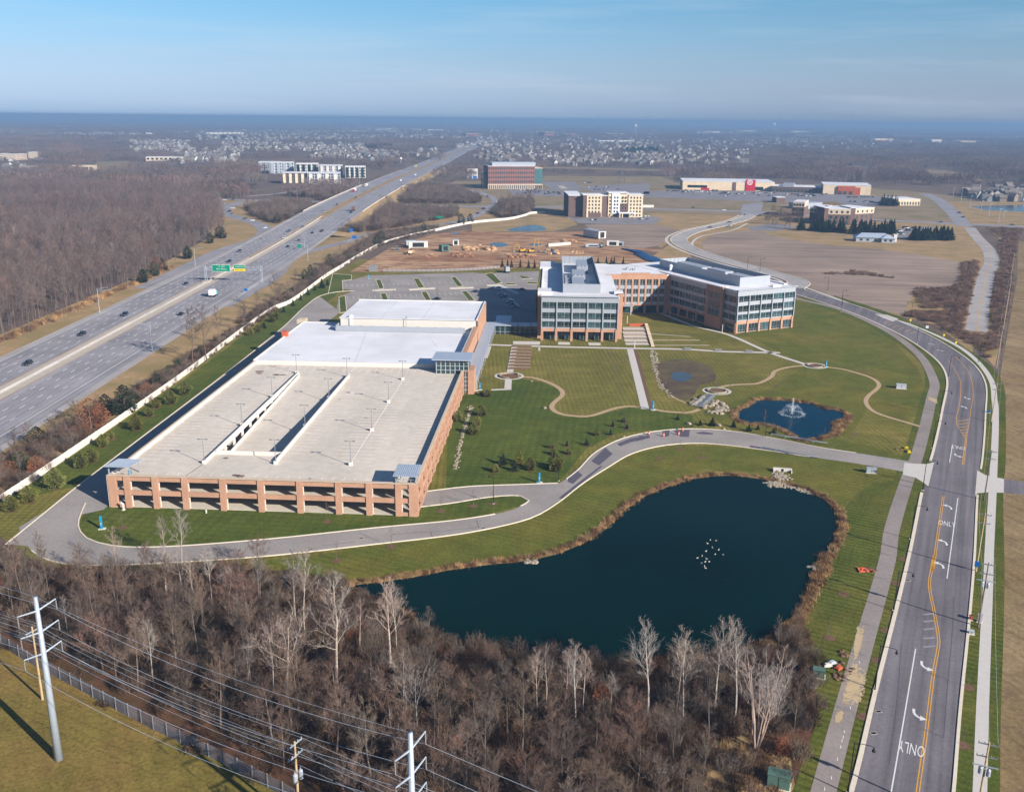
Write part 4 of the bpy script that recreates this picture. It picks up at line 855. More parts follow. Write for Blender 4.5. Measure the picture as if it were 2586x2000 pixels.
# right facade, panel by panel, and left wall
vs_ = [.5 + i * 7.55 for i in range(15)]
for i, v in enumerate(vs_):
    m = MB(); m.box(GA, WID - .55, WID + .3, v - .8 + (.15 if i == 0 else 0), v + .8, 0, 8.33); part('column', m, [MT['brick']], B)
for z0, z1 in ((7.05, 8.2), (3.35, 4.55), (.05, .8)):
    m = MB()
    for a, b in zip(vs_, vs_[1:]): m.box(GA, WID - .3, WID + .05, a + .8, b - .8, z0, z1)
    part('spandrel', m, MT['brick'], B)
m = MB()
for z0, z1 in ((7.05, 8.33), (3.35, 4.6), (.05, .8)): m.box(GA, -.05, .3, .7, DEP, z0, z1)
for v in vs_: m.box(GA, -.25, .5, v - .7, v + .7, 0, 8.3)
part('side_wall', m, MT['white_v'], B)
m = MB()
for u in (9.5, 28, 46.5, 65):
    for v in range(9, 110, 9): m.box(GA, u - .35, u + .35, v - .35, v + .35, .16, 6.8) if not (RU0 < u < RU1) else None
for u in cu[1:10]: m.box(GA, u + .73, u + .86, .3, .6, .17, 7.0)
part('inner_columns', m, MT['white_v'], B)['kind'] = 'stuff'
# stall lines and stains on deck
m = MB()
def stall(u0, u1, v0, v1, st, vert=False):
    k = 0
    if vert:
        u = u0
        while u < u1: m.box(GA, u - .06, u + .06, v0, v1, ZD + .004, ZD + .012); u += st
    else:
        v = v0
        while v < v1: m.box(GA, u0, u1, v - .06, v + .06, ZD + .004, ZD + .012); v += st
stall(2, 7, 12, 108, 2.75); stall(13.5, 18.8, 20, 100, 2.75); stall(38, 43, 22, 100, 2.75); stall(50.5, 61.5, 17, 96, 2.75); stall(68.5, 74.3, 14, 102, 2.75); stall(10, 68, 1, 6, 2.75, True); stall(6, 62, 105.5, 111.5, 2.75, True)
m.box(GA, 55.9, 56.1, 14, 97, ZD + .014, ZD + .02)
part('stall_markings', m, plain('faded_stall_paint', A8(244, 228, 220, 1.25), .85, .06, 1), B)
tar = plain('tar_stain', A8(132, 112, 106), .9, .2, 2); rg = random.Random(5)
for u, v, r in ((4.8, 103, 1.6), (5.6, 100.5, 1.3), (29.6, 5.2, 1.1), (31, 4.6, 1.3), (41, 80, .8), (40, 72, .5), (12, 99.4, 1.5), (14.2, 99.4, 1.2), (23, 17, .9), (52, 54, .5)):
    q = [GA.p(u + r * rg.uniform(.7, 1.2) * math.cos(t), v + .7 * r * rg.uniform(.6, 1.2) * math.sin(t)) for t in np.linspace(0, 6.28, 14)[:-1]]; m = MB(); m.poly(q, ZD + .025); part('deck_stain', m, tar, B)
for a, b, w in (((19, 13), (17.5, .7), .25), ((47.2, .6), (48.6, 5), .4)):
    m = MB(); m.ribbon([GA.p(*a), GA.p(*b)], w, ZD + .026); part('deck_stain', m, tar, B)
# stair canopies at both front corners
for nm, u0, u1 in (('l', .0, 6.1), ('r', 69.9, 75.7)):
    m = MB(); c4 = [GA.p(u0, -1.3), GA.p(u1, -1.3), GA.p(u1, 6), GA.p(u0, 6)]
    zz = (10.9, 10.9, 10.2, 10.2) if nm == 'l' else (10.6, 10.6, 10.9, 10.9)
    m.add([(x, y, z) for (x, y), z in zip(c4, zz)] + [(x, y, z + .18) for (x, y), z in zip(c4, zz)], [(3, 2, 1, 0), (4, 5, 6, 7), (0, 1, 5, 4), (1, 2, 6, 5), (2, 3, 7, 6), (3, 0, 4, 7)])
    for i in range(1, 12): 
        u = u0 + (u1 - u0) * i / 12; a, b = GA.p(u, -1.3), GA.p(u, 6); m.add([(a[0] - .05, a[1], zz[0] + .18), (a[0] + .05, a[1], zz[0] + .18), (b[0] + .05, b[1], zz[2] + .18), (b[0] - .05, b[1], zz[2] + .18), (a[0], a[1], zz[0] + .27), (b[0], b[1], zz[2] + .27)], [(0, 4, 5, 3), (4, 1, 2, 5)])
    part('stair_roof', m, MT['metalroof'], B)
    m = MB()
    for u, v in ((u0 + .5, -.05), (u1 - .5, .1), (u1 - .5, 5.3), (u0 + .7, 5.3)): m = MB(); m.box(GA, u - .12, u + .12, v - .12, v + .12, 7.2, 10.3); part('stair_post', m, MT['panel'], B)
    m = MB()
    for u in (u0 + 2.2, u0 + 4): m.box(GA, u - .05, u + .05, .2, .3, 8.5, 9.6); 
    m.box(GA, u0 + 1, u1 - .8, .31, .37, 9.2, 9.28)
    part('stair_rail', m, MT['panel'], B)
    # stair flights behind the end bay
    for k in range(2):
        z = .2 + 3.6 * k; m = MB()
        for i in range(10): m.box(GA, u0 + 1.1 + i * .34 if nm == 'l' else u1 - 1.5 - i * .34, u0 + 1.44 + i * .34 if nm == 'l' else u1 - 1.16 - i * .34, 1.2, 2.6, z + i * .34, z + i * .34 + .3)
        part('stairs', m, MT['panel_lt'], B)
m = MB(); m.box(GA, 4.8, 5.4, 1.0, 1.5, 7.25, 9.3); part('call_post', m, MT['blue'], B)
# glazed stair and lift tower at the far right corner
m = MB(); m.box(GA, 64.6, 78.2, 104.6, 116.2, 12.2, 12.5); part('tower_roof', m, MT['metalroof'], B)
m = MB(); m.box(GA, 66., 72.6, 106.2, 113, 7.2, 12.2); m.box(GA, 72.6, 77.2, 106.25, 113, 8.6, 12.2); m.box(GA, 75.4, 76.9, 106.6, 112.9, .2, 8.2); part('tower_glass', m, MT['glass2'], B)
m = MB()
for u in (66, 67.6, 69.2, 70.8, 72.5, 74, 75.5, 77.1): m.box(GA, u - .1, u + .1, 106.05, 106.2, 7.2 if u < 72.6 else 8.6, 12.2)
for z in (8.5, 10., 11.2): m.box(GA, 66, 77.1, 106.02, 106.14, z - .06, z + .06)
for v in (106.3, 108.5, 110.7, 112.9): m.box(GA, 65.86, 66.0, v - .1, v + .1, 7.2, 12.2)
for z in (1.5, 3., 4.5, 6): m.box(GA, 75.4, 77, 106.42, 106.58, z - .07, z + .07)
m.box(GA, 76.1, 76.25, 106.4, 106.56, .2, 8.2); part('tower_mullions', m, MT['panel_lt'], B)
m = MB(); m.box(GA, 76.9, 79., 106.2, 113.3, 0, 8.5); m.box(GA, 74.9, 76.9, 106.3, 106.9, 8.0, 8.55); part('tower_pier', m, MT['brick'], B)
m = MB(); m.box(GA, 69.2, 69.9, 109, 109.7, 7.2, 11.6, 0); part('tower_column', m, MT['yellowp'], B)
# roof deck lamps
def deck_lamp(tall):
    r = bpy.data.objects.new('deck_lamp', None); COL.objects.link(r); tag(r, None, 'street lamp')
    m = MB(); m.tube([(0, 0, 0), (0, 0, tall)], [.11, .08], 6); m.obj('pole', MT['dgrey'], r)
    m = MB(); m.box(W0, -1.15, 1.15, -.06, .06, tall - .1, tall); m.obj('arm', MT['dgrey'], r)
    for s in (-1, 1): m = MB(); m.box(W0, s * .95 - .35, s * .95 + .35, -.2, .2, tall - .22, tall - .02); m.obj('lamp_head', MT['dgrey'], r)
    m = MB(); m.box(W0, -.45, .45, -.45, .45, 0, .9); m.obj('base', MT['white_v'], r)
    return Proto(r)
DLP = deck_lamp(6.6)
for nm, ls, zb in (('the open right-hand deck', [(55.9, 96.8), (55.9, 70.1), (56.2, 42.2), (56.3, 14.4)], ZD), ('the right ramp wall', [(36.5, 98.6), (36.6, 72.5), (36.7, 43.8), (37.2, 13.7)], ZD), ('the left ramp wall', [(18.2, 102), (18.6, 72.4), (18.6, 43.5), (19.1, 12.7)], ZD)):
    for i, (u, v) in enumerate(ls):
        x, y = GA.p(u, v); DLP.place((x, y, zb), R(ANG_G), 1 if zb == ZD else .9, 'twin-headed grey lamp on white base by %s, %s from the white roof' % (nm, ORD[i]), 'lamps on the garage roof')
# ---------------------------------------------------------------- white roofed hall behind the garage
B = empty('hall_building', GA.p(0, 113.1), 'white flat-roofed hall with brick side joined to the back of the garage', 'building')
m = MB(); m.box(GA, 0, 74.6, 113.1, 178.5, 0, 8.3); m.box(GA, 18.6, 74.6, 178.5, 207.6, 0, 8.3); part('wall', m, MT['brick'], B)
m = MB(); m.box(GA, -.3, 72.8, 113.02, 178.7, 8.3, 8.62); part('lower_roof', m, MT['roofwhite'], B)
m = MB(); m.box(GA, -.4, .1, 113.0, 178.8, 8.1, 8.95); m.box(GA, -.4, 18.4, 178.7, 179.1, 8.1, 8.95); m.box(GA, .4, 66, 112.75, 113.02, 7.22, 8.75); m.box(GA, 72.8, 73.3, 116, 168, 8.3, 10.6); part('parapet', m, MT['white_v'], B)
m = MB(); m.box(GA, 73.3, 74.9, 116.4, 168, 8.3, 10.7); part('side_parapet', m, MT['brick'], B)
m = MB(); m.box(GA, 18.2, 74.7, 169.0, 207.6, 8.3, 12.9); part('upper_wall', m, MT['white_v'], B)
m = MB(); m.box(GA, 74.71, 75., 168.4, 207.8, 0, 13.6); part('side_wall', m, MT['brick'], B)
m = MB(); m.box(GA, 17.8, 74.2, 168.6, 208, 12.9, 13.15); m.box(GA, 17.7, 74.4, 207.9, 208.2, 13.15, 13.5); m.box(GA, 74.2, 74.7, 168.4, 208.2, 13.0, 13.7); part('upper_roof', m, MT['roofwhite'], B)
m = MB(); m.box(GA, 17.3, 70.0, 163.4, 163.7, 8.7, 10.9); m.box(GA, 17.3, 17.6, 163.4, 169, 8.7, 10.9)
part('plant_screen', m, MT['panel'], B)
m = MB()
for u in range(18, 70, 4): m.box(GA, u, u + .12, 163.3, 163.4, 8.5, 9.0)
m.box(GA, 17.6, 70, 163.75, 168.9, 8.62, 8.7); part('screen_posts', m, MT['steel'], B)
for i, u in enumerate((22.5, 27, 32, 37.5, 45, 50.5, 57.5, 63, 68)):
    m = MB(); m.box(GA, u - 1.1, u + 1.1, 165, 167, 8.7, 10.2); m.lathe((*GA.p(u, 166), 10.2), [(.5, 0), (.5, .25), (.3, .25)], 10); part('roof_unit', m, MT['panel'], B)
m = MB(); m.lathe((*GA.p(22.3, 169.8), 12.9), [(1.2, -3), (1.2, .4), (.8, 1.1), (.2, 1.3)], 14); part('roof_vent', m, MT['roofwhite'], B)
m = MB(); x, y = GA.p(45.5, 168); m.tube([(x, y, 8.7), (x, y, 14.6)], .08, 5); m.box(Fr(x, y, 0), -.5, .5, -.08, .08, 13.6, 13.75); m.box(Fr(x, y, 0), -.35, .35, -.08, .08, 14.1, 14.25); part('mast', m, MT['dgrey'], B)
m = MB(); m.box(GA, 75.1, 79.6, 113.5, 206, 4.3, 4.6); part('arcade_roof', m, MT['metalroof'], B)
m = MB()
for v in range(116, 206, 6): m.box(GA, 79.1, 79.3, v - .1, v + .1, 0, 4.3)
part('arcade_post', m, MT['panel'], B)
m = MB(); m.box(GA, -3.2, .2, 180, 184.5, 0, 9.5); part('dock_wall', m, MT['precast'], B)
m = MB(); m.box(GA, -1.2, .8, 151, 153.6, 6, 10.6); part('orange_panel', m, MT['orange'], B)
# lines on the white roof: seams
m = MB()
for a, b in (((30, 163), (36, 113.5)), ((3, 130), (20, 150)), ((62, 139), (58, 152))): m.ribbon([GA.p(*a), GA.p(*b)], .14, 8.63)
for v in (175, 182, 190, 199): m.ribbon([GA.p(19, v), GA.p(73.5, v)], .1, 13.16)
for u in (35, 52): m.ribbon([GA.p(u, 169.5), GA.p(u, 207)], .12, 13.161)
part('roof_seam', m, plain('roof_seam', A8(176, 178, 186), .7, .05, 1), B)
# ---------------------------------------------------------------- office
B = empty('office_building', (45, 440), 'four-storey brick and silver office with glazed wings round a lawn courtyard', 'office building')
WINS = [0]
def window(fr, u0, u1, z0, z1, v=0., cols=2, gm='glass', trans=True):
    """glazed bay: dark panes 12 cm behind a pale frame; face looks along -v"""
    m = MB(); m.box(fr, u0, u1, v - .02, v + .05, z0, z1, 0)
    t = .09
    m.box(fr, u0, u1, v - .14, v - .02, z0, z0 + t, 1); m.box(fr, u0, u1, v - .14, v - .02, z1 - t, z1, 1)
    for i in range(cols + 1):
        u = u0 + (u1 - u0) * i / cols; w = t * (1.6 if 0 < i < cols and cols == 2 else 1); a = max(u0, u - w / 2); m.box(fr, a, min(u1, a + w), v - .15, v - .02, z0 + t, z1 - t, 1)
        if i < cols:
            uu = u + (u1 - u0) / cols * .62; m.box(fr, uu - .018, uu + .018, v - .1, v - .02, z0 + t, z1 - t, 1)
    if trans: m.box(fr, u0 + t, u1 - t, v - .11, v - .02, z0 + (z1 - z0) * .27, z0 + (z1 - z0) * .27 + .04, 1)
    WINS[0] += 1
    return part('window', m, [MT[gm], MT['frame']], B)
LV = ((14.1, 16.9), (9.6, 12.5), (5.9, 8.6))
def glazed_front(fr, wd, nb, arcade, thick=.4, brick_h=5.5, cor=None):
    bw = wd / nb
    m = MB()
    m.box(fr, 0, wd, -.25, .3, 16.9, 19.4)                    # cornice band
    for z0, z1 in ((12.5, 14.1), (8.6, 9.6)): m.box(fr, .0, wd, -.06, .3, z0, z1)
    for i in range(nb + 1):
        u = min(max(i * bw, .2), wd - .2); m.box(fr, u - .2, u + .2, -.6, .3, 5.5, 16.9)
    m.box(fr, 0, wd, -.12, .3, 5.5, 5.9)
    part('facade_panel', m, MT['panel'], B)
    m = MB(); m.box(fr, -.5, wd + .5, -1.0, .6, 19.4, 19.62); part('eaves', m, MT['panel_lt'], B)
    for z0, z1 in LV:
        for i in range(nb): window(fr, i * bw + .24, (i + 1) * bw - .24, z0, z1)
    m = MB(); m.box(fr, 0, wd, -.1, .3, 4.1, 5.5)
    for i in range(nb + 1):
        u = min(max(i * bw, .5), wd - .5); m.box(fr, u - .5, u + .5, -.45, .5, 0, 5.45)
    part('brick_base', m, MT['brick'], B)
    for i in range(nb):
        if arcade: continue
        window(fr, i * bw + .75, (i + 1) * bw - .75, .35, 4.0, .25, 3, trans=True)
FL = Fr(12.2, 401.7, -2.2)
glazed_front(FL, 33., 5, True)
m = MB(); m.box(FL, .6, 32.4, 3.5, 3.9, 0, 4.1); part('arcade_glass', m, MT['glass'], B)
m = MB()
for u in np.arange(1, 32.5, 1.6): m.box(FL, u - .05, u + .05, 3.38, 3.5, 0, 4.1)
part('arcade_mullions', m, MT['frame'], B)
m = MB(); m.box(FL, .1, 32.9, .3, 100, 4.1, 18.6); m.box(FL, .1, 32.9, 4, 100, 0, 4.1); part('core', m, MT['brick'], B)
# brick flank bays of the left wing
m = MB(); m.box(FL, 33.0, 35.2, 5.5, 13.5, 0, 19.7); m.box(FL, -1.6, .1, 4., 13., 0, 19.7); m.box(FL, -1.2, .1, 76, 90, 0, 19.7); part('side_bay', m, MT['brick'], B)
m = MB(); m.box(FL, -.4, 33.3, .4, 100, 18.6, 19.1); part('roof', m, MT['roofwhite'], B)
m = MB(); m.box(FL, -.35, .1, 13, 76, 19.1, 19.9); m.box(FL, -1.7, 7, 76, 77, 19.1, 20.3); m.box(FL, -1.7, 5.8, 77, 100, 19.1, 19.9); m.box(FL, -1.7, 4.2, 4, 14, 19.1, 20.5); m.box(FL, 31.4, 35.3, 8, 14, 19.4, 20.2); part('parapet', m, MT['roofwhite'], B)
m = MB(); m.box(FL, -1.19, -1.12, 14, 75, 2, 17.5); part('side_glass', m, MT['glass'], B)
# roof plant enclosure: open-topped metal walls with units inside
def plant(fr, u0, u1, v0, v1, zb, h, t=.25, back=True):
    m = MB(); m.box(fr, u0, u1, v0, v0 + t, zb, zb + h); m.box(fr, u0, u0 + t, v0 + t, v1, zb, zb + h); m.box(fr, u1 - t, u1, v0 + t, v1, zb, zb + h); m.box(fr, u0 + t, u1 - t, v1 - t, v1, zb, zb + h); part('plant_screen', m, MT['panel'], B)
    m = MB()
    for v in np.arange(v0 + 2, v1 - 1, 2.4): m.box(fr, u1 - t - .12, u1 - t, v - .06, v + .06, zb, zb + h + .1); m.box(fr, u0 + t, u0 + t + .12, v - .06, v + .06, zb, zb + h + .1)
    for u in np.arange(u0 + 2, u1 - 1, 2.4): m.box(fr, u - .06, u + .06, v1 - t - .12, v1 - t, zb, zb + h + .1)
    part('screen_posts', m, MT['steel'], B)
plant(FL, 9.2, 25.6, 10.5, 98, 19.1, 4.)
for u0, u1, v0, v1, h in ((13.5, 19, 14, 40, 2.2), (14, 20, 42, 62, 2.6), (16.5, 22, 64, 88, 3.6), (21.5, 24, 20, 36, 1.3), (10.5, 12.5, 30, 52, 1.2)):
    m = MB(); m.box(FL, u0, u1, v0, v1, 19.15, 19.1 + h)
    for k in range(3):
        m.lathe((*FL.p(u0 + (u1 - u0) * (k + .6) / 3.2, v0 + 1.2), 19.1 + h), [(.6, 0), (.6, .3), (.4, .3)], 10)
    part('roof_unit', m, MT['panel'], B)
# connecting wing: brick piers, window bays
FC = Fr(45.6, 462.8, 4.4)
m = MB(); m.box(FC, -1, 33, .3, 34, 0, 18.6); part('core', m, MT['brick'], B)
nb = 9; bw = 29.5 / nb
m = MB(); m.box(FC, 0, 30, -.25, .3, 16.9, 19.3)
for i in range(nb + 1): u = i * bw; m.box(FC, u - .42, u + .42, -.25, .3, 4.3, 16.9)
m.box(FC, 0, 30, -.2, .3, 3.9, 4.6)
for i in range(0, nb + 1, 2): u = i * bw; m.box(FC, u - .5, u + .5, -.3, .3, 0, 3.9)
part('brick_piers', m, MT['brick'], B)
m = MB()
for z0, z1 in ((12.3, 13.9), (8.4, 9.6), (4.6, 5.6)): m.box(FC, .2, 29.4, -.04, .28, z0, z1)
part('facade_panel', m, MT['panel'], B)
for z0, z1 in ((13.9, 16.9), (9.6, 12.3), (5.6, 8.4)):
    for i in range(nb): window(FC, i * bw + .44, (i + 1) * bw - .44, z0, z1, .1, 2)
m = MB(); m.box(FC, .6, 29.2, .2, .28, .2, 3.8); part('ground_floor_glass', m, MT['glass'], B)
m = MB(); m.box(FC, 7.5, 21.5, -.4, 0.35, 19.3, 20.1); m.box(FC, -.2, 30.2, -.35, .1, 19.3, 19.5); part('parapet', m, MT['brick'], B)
m = MB(); m.box(FC, -2, 33, .4, 35, 18.6, 19.12); part('roof', m, MT['roofwhite'], B)
m = MB(); m.box(FC, 2.4, 13.5, -4.2, -.4, 4.2, 4.5); m.box(FC, 3.2, 3.9, -4, -3.3, 0, 4.2); m.box(FC, 11.8, 12.3, -4, -3.5, 0, 4.2); part('entrance_canopy', m, MT['panel'], B)
m = MB(); m.box(FC, 13, 14.2, 16, 18, 19.1, 20.2); m.box(FC, 15, 16.2, 15, 16, 19.1, 19.8); m.lathe((*FC.p(17, 14), 19.1), [(.35, 0), (.35, 1.4)], 8); part('roof_unit', m, MT['panel'], B)
# right wing
FR_ = Fr(100.2, 419.4, 26.); e2 = FR_
glazed_front(FR_, 33., 5, False)
LEN = 90
m = MB(); m.box(FR_, .4, 32.7, .35, LEN, 0, 18.6); part('core', m, MT['brick'], B)
m = MB(); m.box(FR_, -.3, 33.3, .5, LEN, 18.6, 19.2); part('roof', m, MT['roofwhite'], B)
m = MB(); m.box(FR_, 31.6, 33.3, 6, LEN, 19.2, 19.7); m.box(FR_, -.5, 1, .6, LEN - 30, 19.2, 19.5); m.box(FR_, 22, 27, 2.6, 4, 19.2, 20.0); m.box(FR_, -1.5, 2.2, 9.5, 21.5, 19.3, 19.8); part('parapet', m, MT['roofwhite'], B)
plant(FR_, 8.4, 26, 9.5, 74, 19.2, 4.2)
for u0, u1, v0, v1, h in ((16, 22, 13, 28, 3.), (16, 21, 30, 44, 3.4), (15, 21, 47, 68, 3.2)):
    m = MB(); m.box(FR_, u0, u1, v0, v1, 19.25, 19.2 + h); part('roof_unit', m, MT['panel'], B)
m = MB(); m.lathe((*FR_.p(5.6, 60), 19.2), [(.75, 0), (.75, 2.4), (.9, 2.4), (.9, 3), (.2, 3.5)], 14); part('roof_vent', m, MT['roofwhite'], B)
# shaded courtyard face of the right wing (looks along -u): frame with its own axis
FS = Fr(*FR_.p(-.02, 58), 26. - 90)
LW = 58.
m = MB(); m.box(FS, 0, LW, -.1, .4, 16.6, 19.25)
for z0, z1 in ((12.3, 13.7), (8.4, 9.5), (4.9, 5.7)): m.box(FS, 0, LW, -.06, .4, z0, z1)
for i in range(13): u = .2 + i * (LW - .4) / 12; m.box(FS, u - .14, u + .14, -.22, .4, 5.7, 16.6)
part('facade_panel', m, MT['panel'], B)
m = MB(); m.box(FS, 0, LW, -.1, .4, 0, .5); m.box(FS, 0, LW, -.12, .4, 3.9, 4.9)
for i in range(9): u = .5 + i * (LW - 1) / 8; m.box(FS, u - .6, u + .6, -.3, .4, 0, 4.9)
m.box(FS, 37, 49, -1.3, .42, 0, 19.75); part('brick_base', m, MT['brick'], B)
for z0, z1 in ((13.7, 16.6), (9.5, 12.3), (5.7, 8.4)):
    for i in range(12):
        u0 = .2 + i * (LW - .4) / 12
        if 36 < u0 + 2.4 < 50: continue
        window(FS, u0 + .16, u0 + (LW - .4) / 12 - .16, z0, z1, .12, 2)
for z0, z1 in ((13.5, 16.6), (9.3, 12.6), (5.7, 8.9)):
    for u in (39, 42, 45): window(FS, u - .1, u + 2.3, z0, z1, -1.38, 1)
m = MB()
for i in range(8): u = .5 + i * (LW - 1) / 8; m.box(FS, u + .7, u + (LW - 1) / 8 - .7, .1, .3, .5, 3.9) if not 34 < u < 48 else None
part('ground_floor_glass', m, MT['glass'], B)
print('office windows', WINS[0])
# covered bridge between hall and office
B = empty('covered_walkway', (-11, 415), 'flat-roofed glazed walkway between the hall and the left office wing', 'walkway')
FW = Fr(-17, 416., -1.5)
m = MB(); m.box(FW, 0, 28, -3.2, 3.2, 3.9, 4.25); m.box(FW, 9, 16, 3.3, 20, 3.7, 3.95); m.obj('roof', MT['metalroof'], B)
m = MB(); m.box(FW, .5, 27.6, -2.4, -2.3, .1, 3.9); m.obj('glass', MT['glass'], B)
m = MB()
for u in np.arange(.5, 28, 2.2): m.box(FW, u - .07, u + .07, -2.52, -2.4, 0, 3.9)
m.box(FW, .5, 27.6, -2.5, -2.4, 1.1, 1.2); m.obj('mullions', MT['panel_lt'], B)
# courtyard terraces and garden pieces
B = empty('terrace', g('B6', 960, 640), 'pale stone terraces with low walls stepping down beside the left wing', 'terrace')
m = MB()
for i, (x0, x1, y) in enumerate(((880, 1035, 575), (880, 1040, 600), (885, 1045, 622), (890, 1050, 645), (898, 1056, 668))):
    a, b = g('B6', x0, y), g('B6', x1, y); h = .9 - .18 * i
    m.wall([a, b], .6, 0, h)
    a2, b2 = g('B6', x0 + 2, y + 12), g('B6', x1 + 3, y + 12); m.ribbon([a2, b2], 3.6, h - .25 if h > .3 else .08, 1)
m.obj('steps', [MT['stone'], MT['walk']], B)
m = MB(); a, b = g('B6', 1038, 556), g('B6', 1085, 698); F = Fr(*a, math.degrees(math.atan2(b[1] - a[1], b[0] - a[0]))); L = math.dist(a, b)
m.add([(*F.p(0, -.5), 1.3), (*F.p(0, .9), 1.3), (*F.p(L, .9), .35), (*F.p(L, -.5), .35), (*F.p(0, -.5), 0), (*F.p(0, .9), 0), (*F.p(L, .9), 0), (*F.p(L, -.5), 0)], [(3, 2, 1, 0), (0, 1, 5, 4), (1, 2, 6, 5), (2, 3, 7, 6), (3, 0, 4, 7)]); m.obj('sloping_wall', MT['brick_tan'], B)
m = MB(); a, b = g('B6', 925, 556), g('B6', 1035, 556); m.wall([a, b], .4, 0, 1.1); m.obj('barrier_fence', MT['orange'], B)
for i, (p, q, h) in enumerate((((1075, 612), (1345, 632), .35), ((1060, 655), (1410, 655), .2), ((1090, 690), (1480, 690), .2))):
    m = MB(); m.wall([g('B6', *p), g('B6', *q)], .5, 0, h + .05); tag(m.obj('retaining_wall', MT['stone']), ('pale rubble', 'thin earth-stained', 'faint low')[i] + ' edging wall across the courtyard lawn, %s down the slope' % ORD[i], 'wall', 'walls across the courtyard lawn')
for i in range(8):
    y = 62 + i * 29; m = MB(); t = i / 7; F = Fr(*g('E3', 612 - 25 * t, y), -3)
    m.box(F, -4, 4, -.55, .55, .05, .6); tag(m.obj('planting_bed', MT['mulch']), 'long brown raised bed beside the white walk, %s from the office' % ORD[i], 'flower bed', 'raised beds beside the white walk')
    m = MB(); m.box(F, -3.6, 4, 1.5, 2.1, .05, .5); tag(m.obj('garden_bench', MT['stone']), 'long pale stone bench between brown raised beds, %s from the office' % ORD[i], 'bench', 'stone benches between the raised beds')
m = MB(); a, b = g('E4', 700, 715), g('E4', 835, 592); m.ribbon([a, b], 2.6, .35); F = Fr(*a, math.degrees(math.atan2(b[1] - a[1], b[0] - a[0]))); L = math.dist(a, b)
m = MB(); m.box(F, 0, L, -1.3, 1.3, .25, .42); B = empty('footbridge', (*a, 0), 'grey timber footbridge over the rocky outlet near the fountain pond', 'footbridge'); m.obj('walkway', MT['dgrey'], B)
for s in (-1.3, 1.3):
    m = MB(); m.box(F, 0, L, s - .05, s + .05, 1.3, 1.4)
    for u in np.arange(0, L, 1.8): m.box(F, u, u + .08, s - .05, s + .05, .4, 1.3)
    m.obj('railing', MT['steel'], B)
# ---------------------------------------------------------------- vehicles
def car_proto(kind='saloon', simple=False):
    r = bpy.data.objects.new('parked_car' if simple else 'car', None); 
    L, Wd = {'saloon': (4.6, 1.82), 'suv': (4.7, 1.9), 'van': (5.4, 2.0)}[kind]; hb, hr = {'saloon': (.92, 1.45), 'suv': (1.05, 1.75), 'van': (1.15, 2.2)}[kind]
    y0, y1 = -L / 2, L / 2
    b = MB()
    prof = [(y0, .35), (y0 + .05, hb - .12), (y0 + .5, hb), (y1 - .9, hb - .06), (y1 - .1, hb - .3), (y1, .4)]
    n = len(prof)
    for sgn in (1,):
        vs = [(-Wd / 2, y, z) for y, z in prof] + [(Wd / 2, y, z) for y, z in prof]
        b.add(vs, [(i, i + 1, n + i + 1, n + i) for i in range(n - 1)] + [(0, n, 2 * n - 1, n - 1), tuple(range(n - 1, -1, -1)), tuple(range(n, 2 * n))])
    if kind == 'saloon': cab = (y0 + .75, y0 + 1.5, y1 - 2.05, y1 - 1.15)
    elif kind == 'suv': cab = (y0 + .12, y0 + .5, y1 - 2.1, y1 - 1.25)
    else: cab = (y0 + .08, y0 + .2, y1 - 1.5, y1 - .7)
    wi = Wd / 2 - .06; wr = Wd / 2 - .25
    gl = MB(); vs = [(-wi, cab[0], hb - .03), (wi, cab[0], hb - .03), (wi, cab[3], hb - .08), (-wi, cab[3], hb - .08), (-wr, cab[1], hr - .05), (wr, cab[1], hr - .05), (wr, cab[2], hr - .05), (-wr, cab[2], hr - .05)]
    fs = [(0, 1, 5, 4), (1, 2, 6, 5), (2, 3, 7, 6), (3, 0, 4, 7)]
    gl.add(vs, fs + [(4, 5, 6, 7)])
    rf = MB(); rf.box(W0, -wr - .02, wr + .02, cab[1] - .03, cab[2] + .03, hr - .05, hr)
    if kind == 'van': rf.box(W0, -wi - .02, wi + .02, cab[0] - .02, y1 - 2.3, hb - .1, hr - .02)
    wl = []
    for x in (-Wd / 2 + .1, Wd / 2 - .1):
        for y in (y0 + .9, y1 - .9):
            w = MB(); w.tube([(x - .11, y, .33), (x + .11, y, .33)], .33, 10); w.tube([(x - .125, y, .33), (x + .125, y, .33)], .19, 8, 1); wl.append(w)
    if simple:
        mb = MB(); 
        for q, mi in ((b, 0), (gl, 1), (rf, 0)) : mb.add(q.v, q.f, mi)
        for w in wl: mb.add(w.v, w.f, 2)
        o = bpy.data.objects.new('parked_car', mb.mesh('parked_car', [MT['paint'], MT['glassblack'], MT['rubber']])); COL.objects.link(o); tag(o, None, 'car'); return Proto(o)
    COL.objects.link(r); tag(r, None, 'van' if kind == 'van' else 'car')
    b.obj('body', MT['paint'], r); gl.obj('window', MT['glassblack'], r); rf.obj('roof', MT['paint'], r)
    for w in wl: w.obj('wheel', [MT['rubber'], MT['steel']], r)
    for s in (-1, 1):
        h = MB(); h.box(W0, s * .62 - .2, s * .62 + .2, y1 - .1, y1 + .01, .62, .76); h.obj('headlight', MT['frame'], r)
    return Proto(r)
CARS = {k: car_proto(k) for k in ('saloon', 'suv', 'van')}
CARP = {'parked' + k: car_proto(k, True) for k in ('saloon', 'suv')}
CC = {'black': (.012, .013, .016, 1), 'dark blue': (.012, .025, .06, 1), 'white': (.62, .63, .65, 1), 'silver': (.34, .36, .39, 1), 'dark red': (.12, .015, .02, 1), 'grey': (.09, .1, .115, 1), 'tan': (.3, .24, .17, 1), 'pale blue': (.4, .62, .72, 1)}
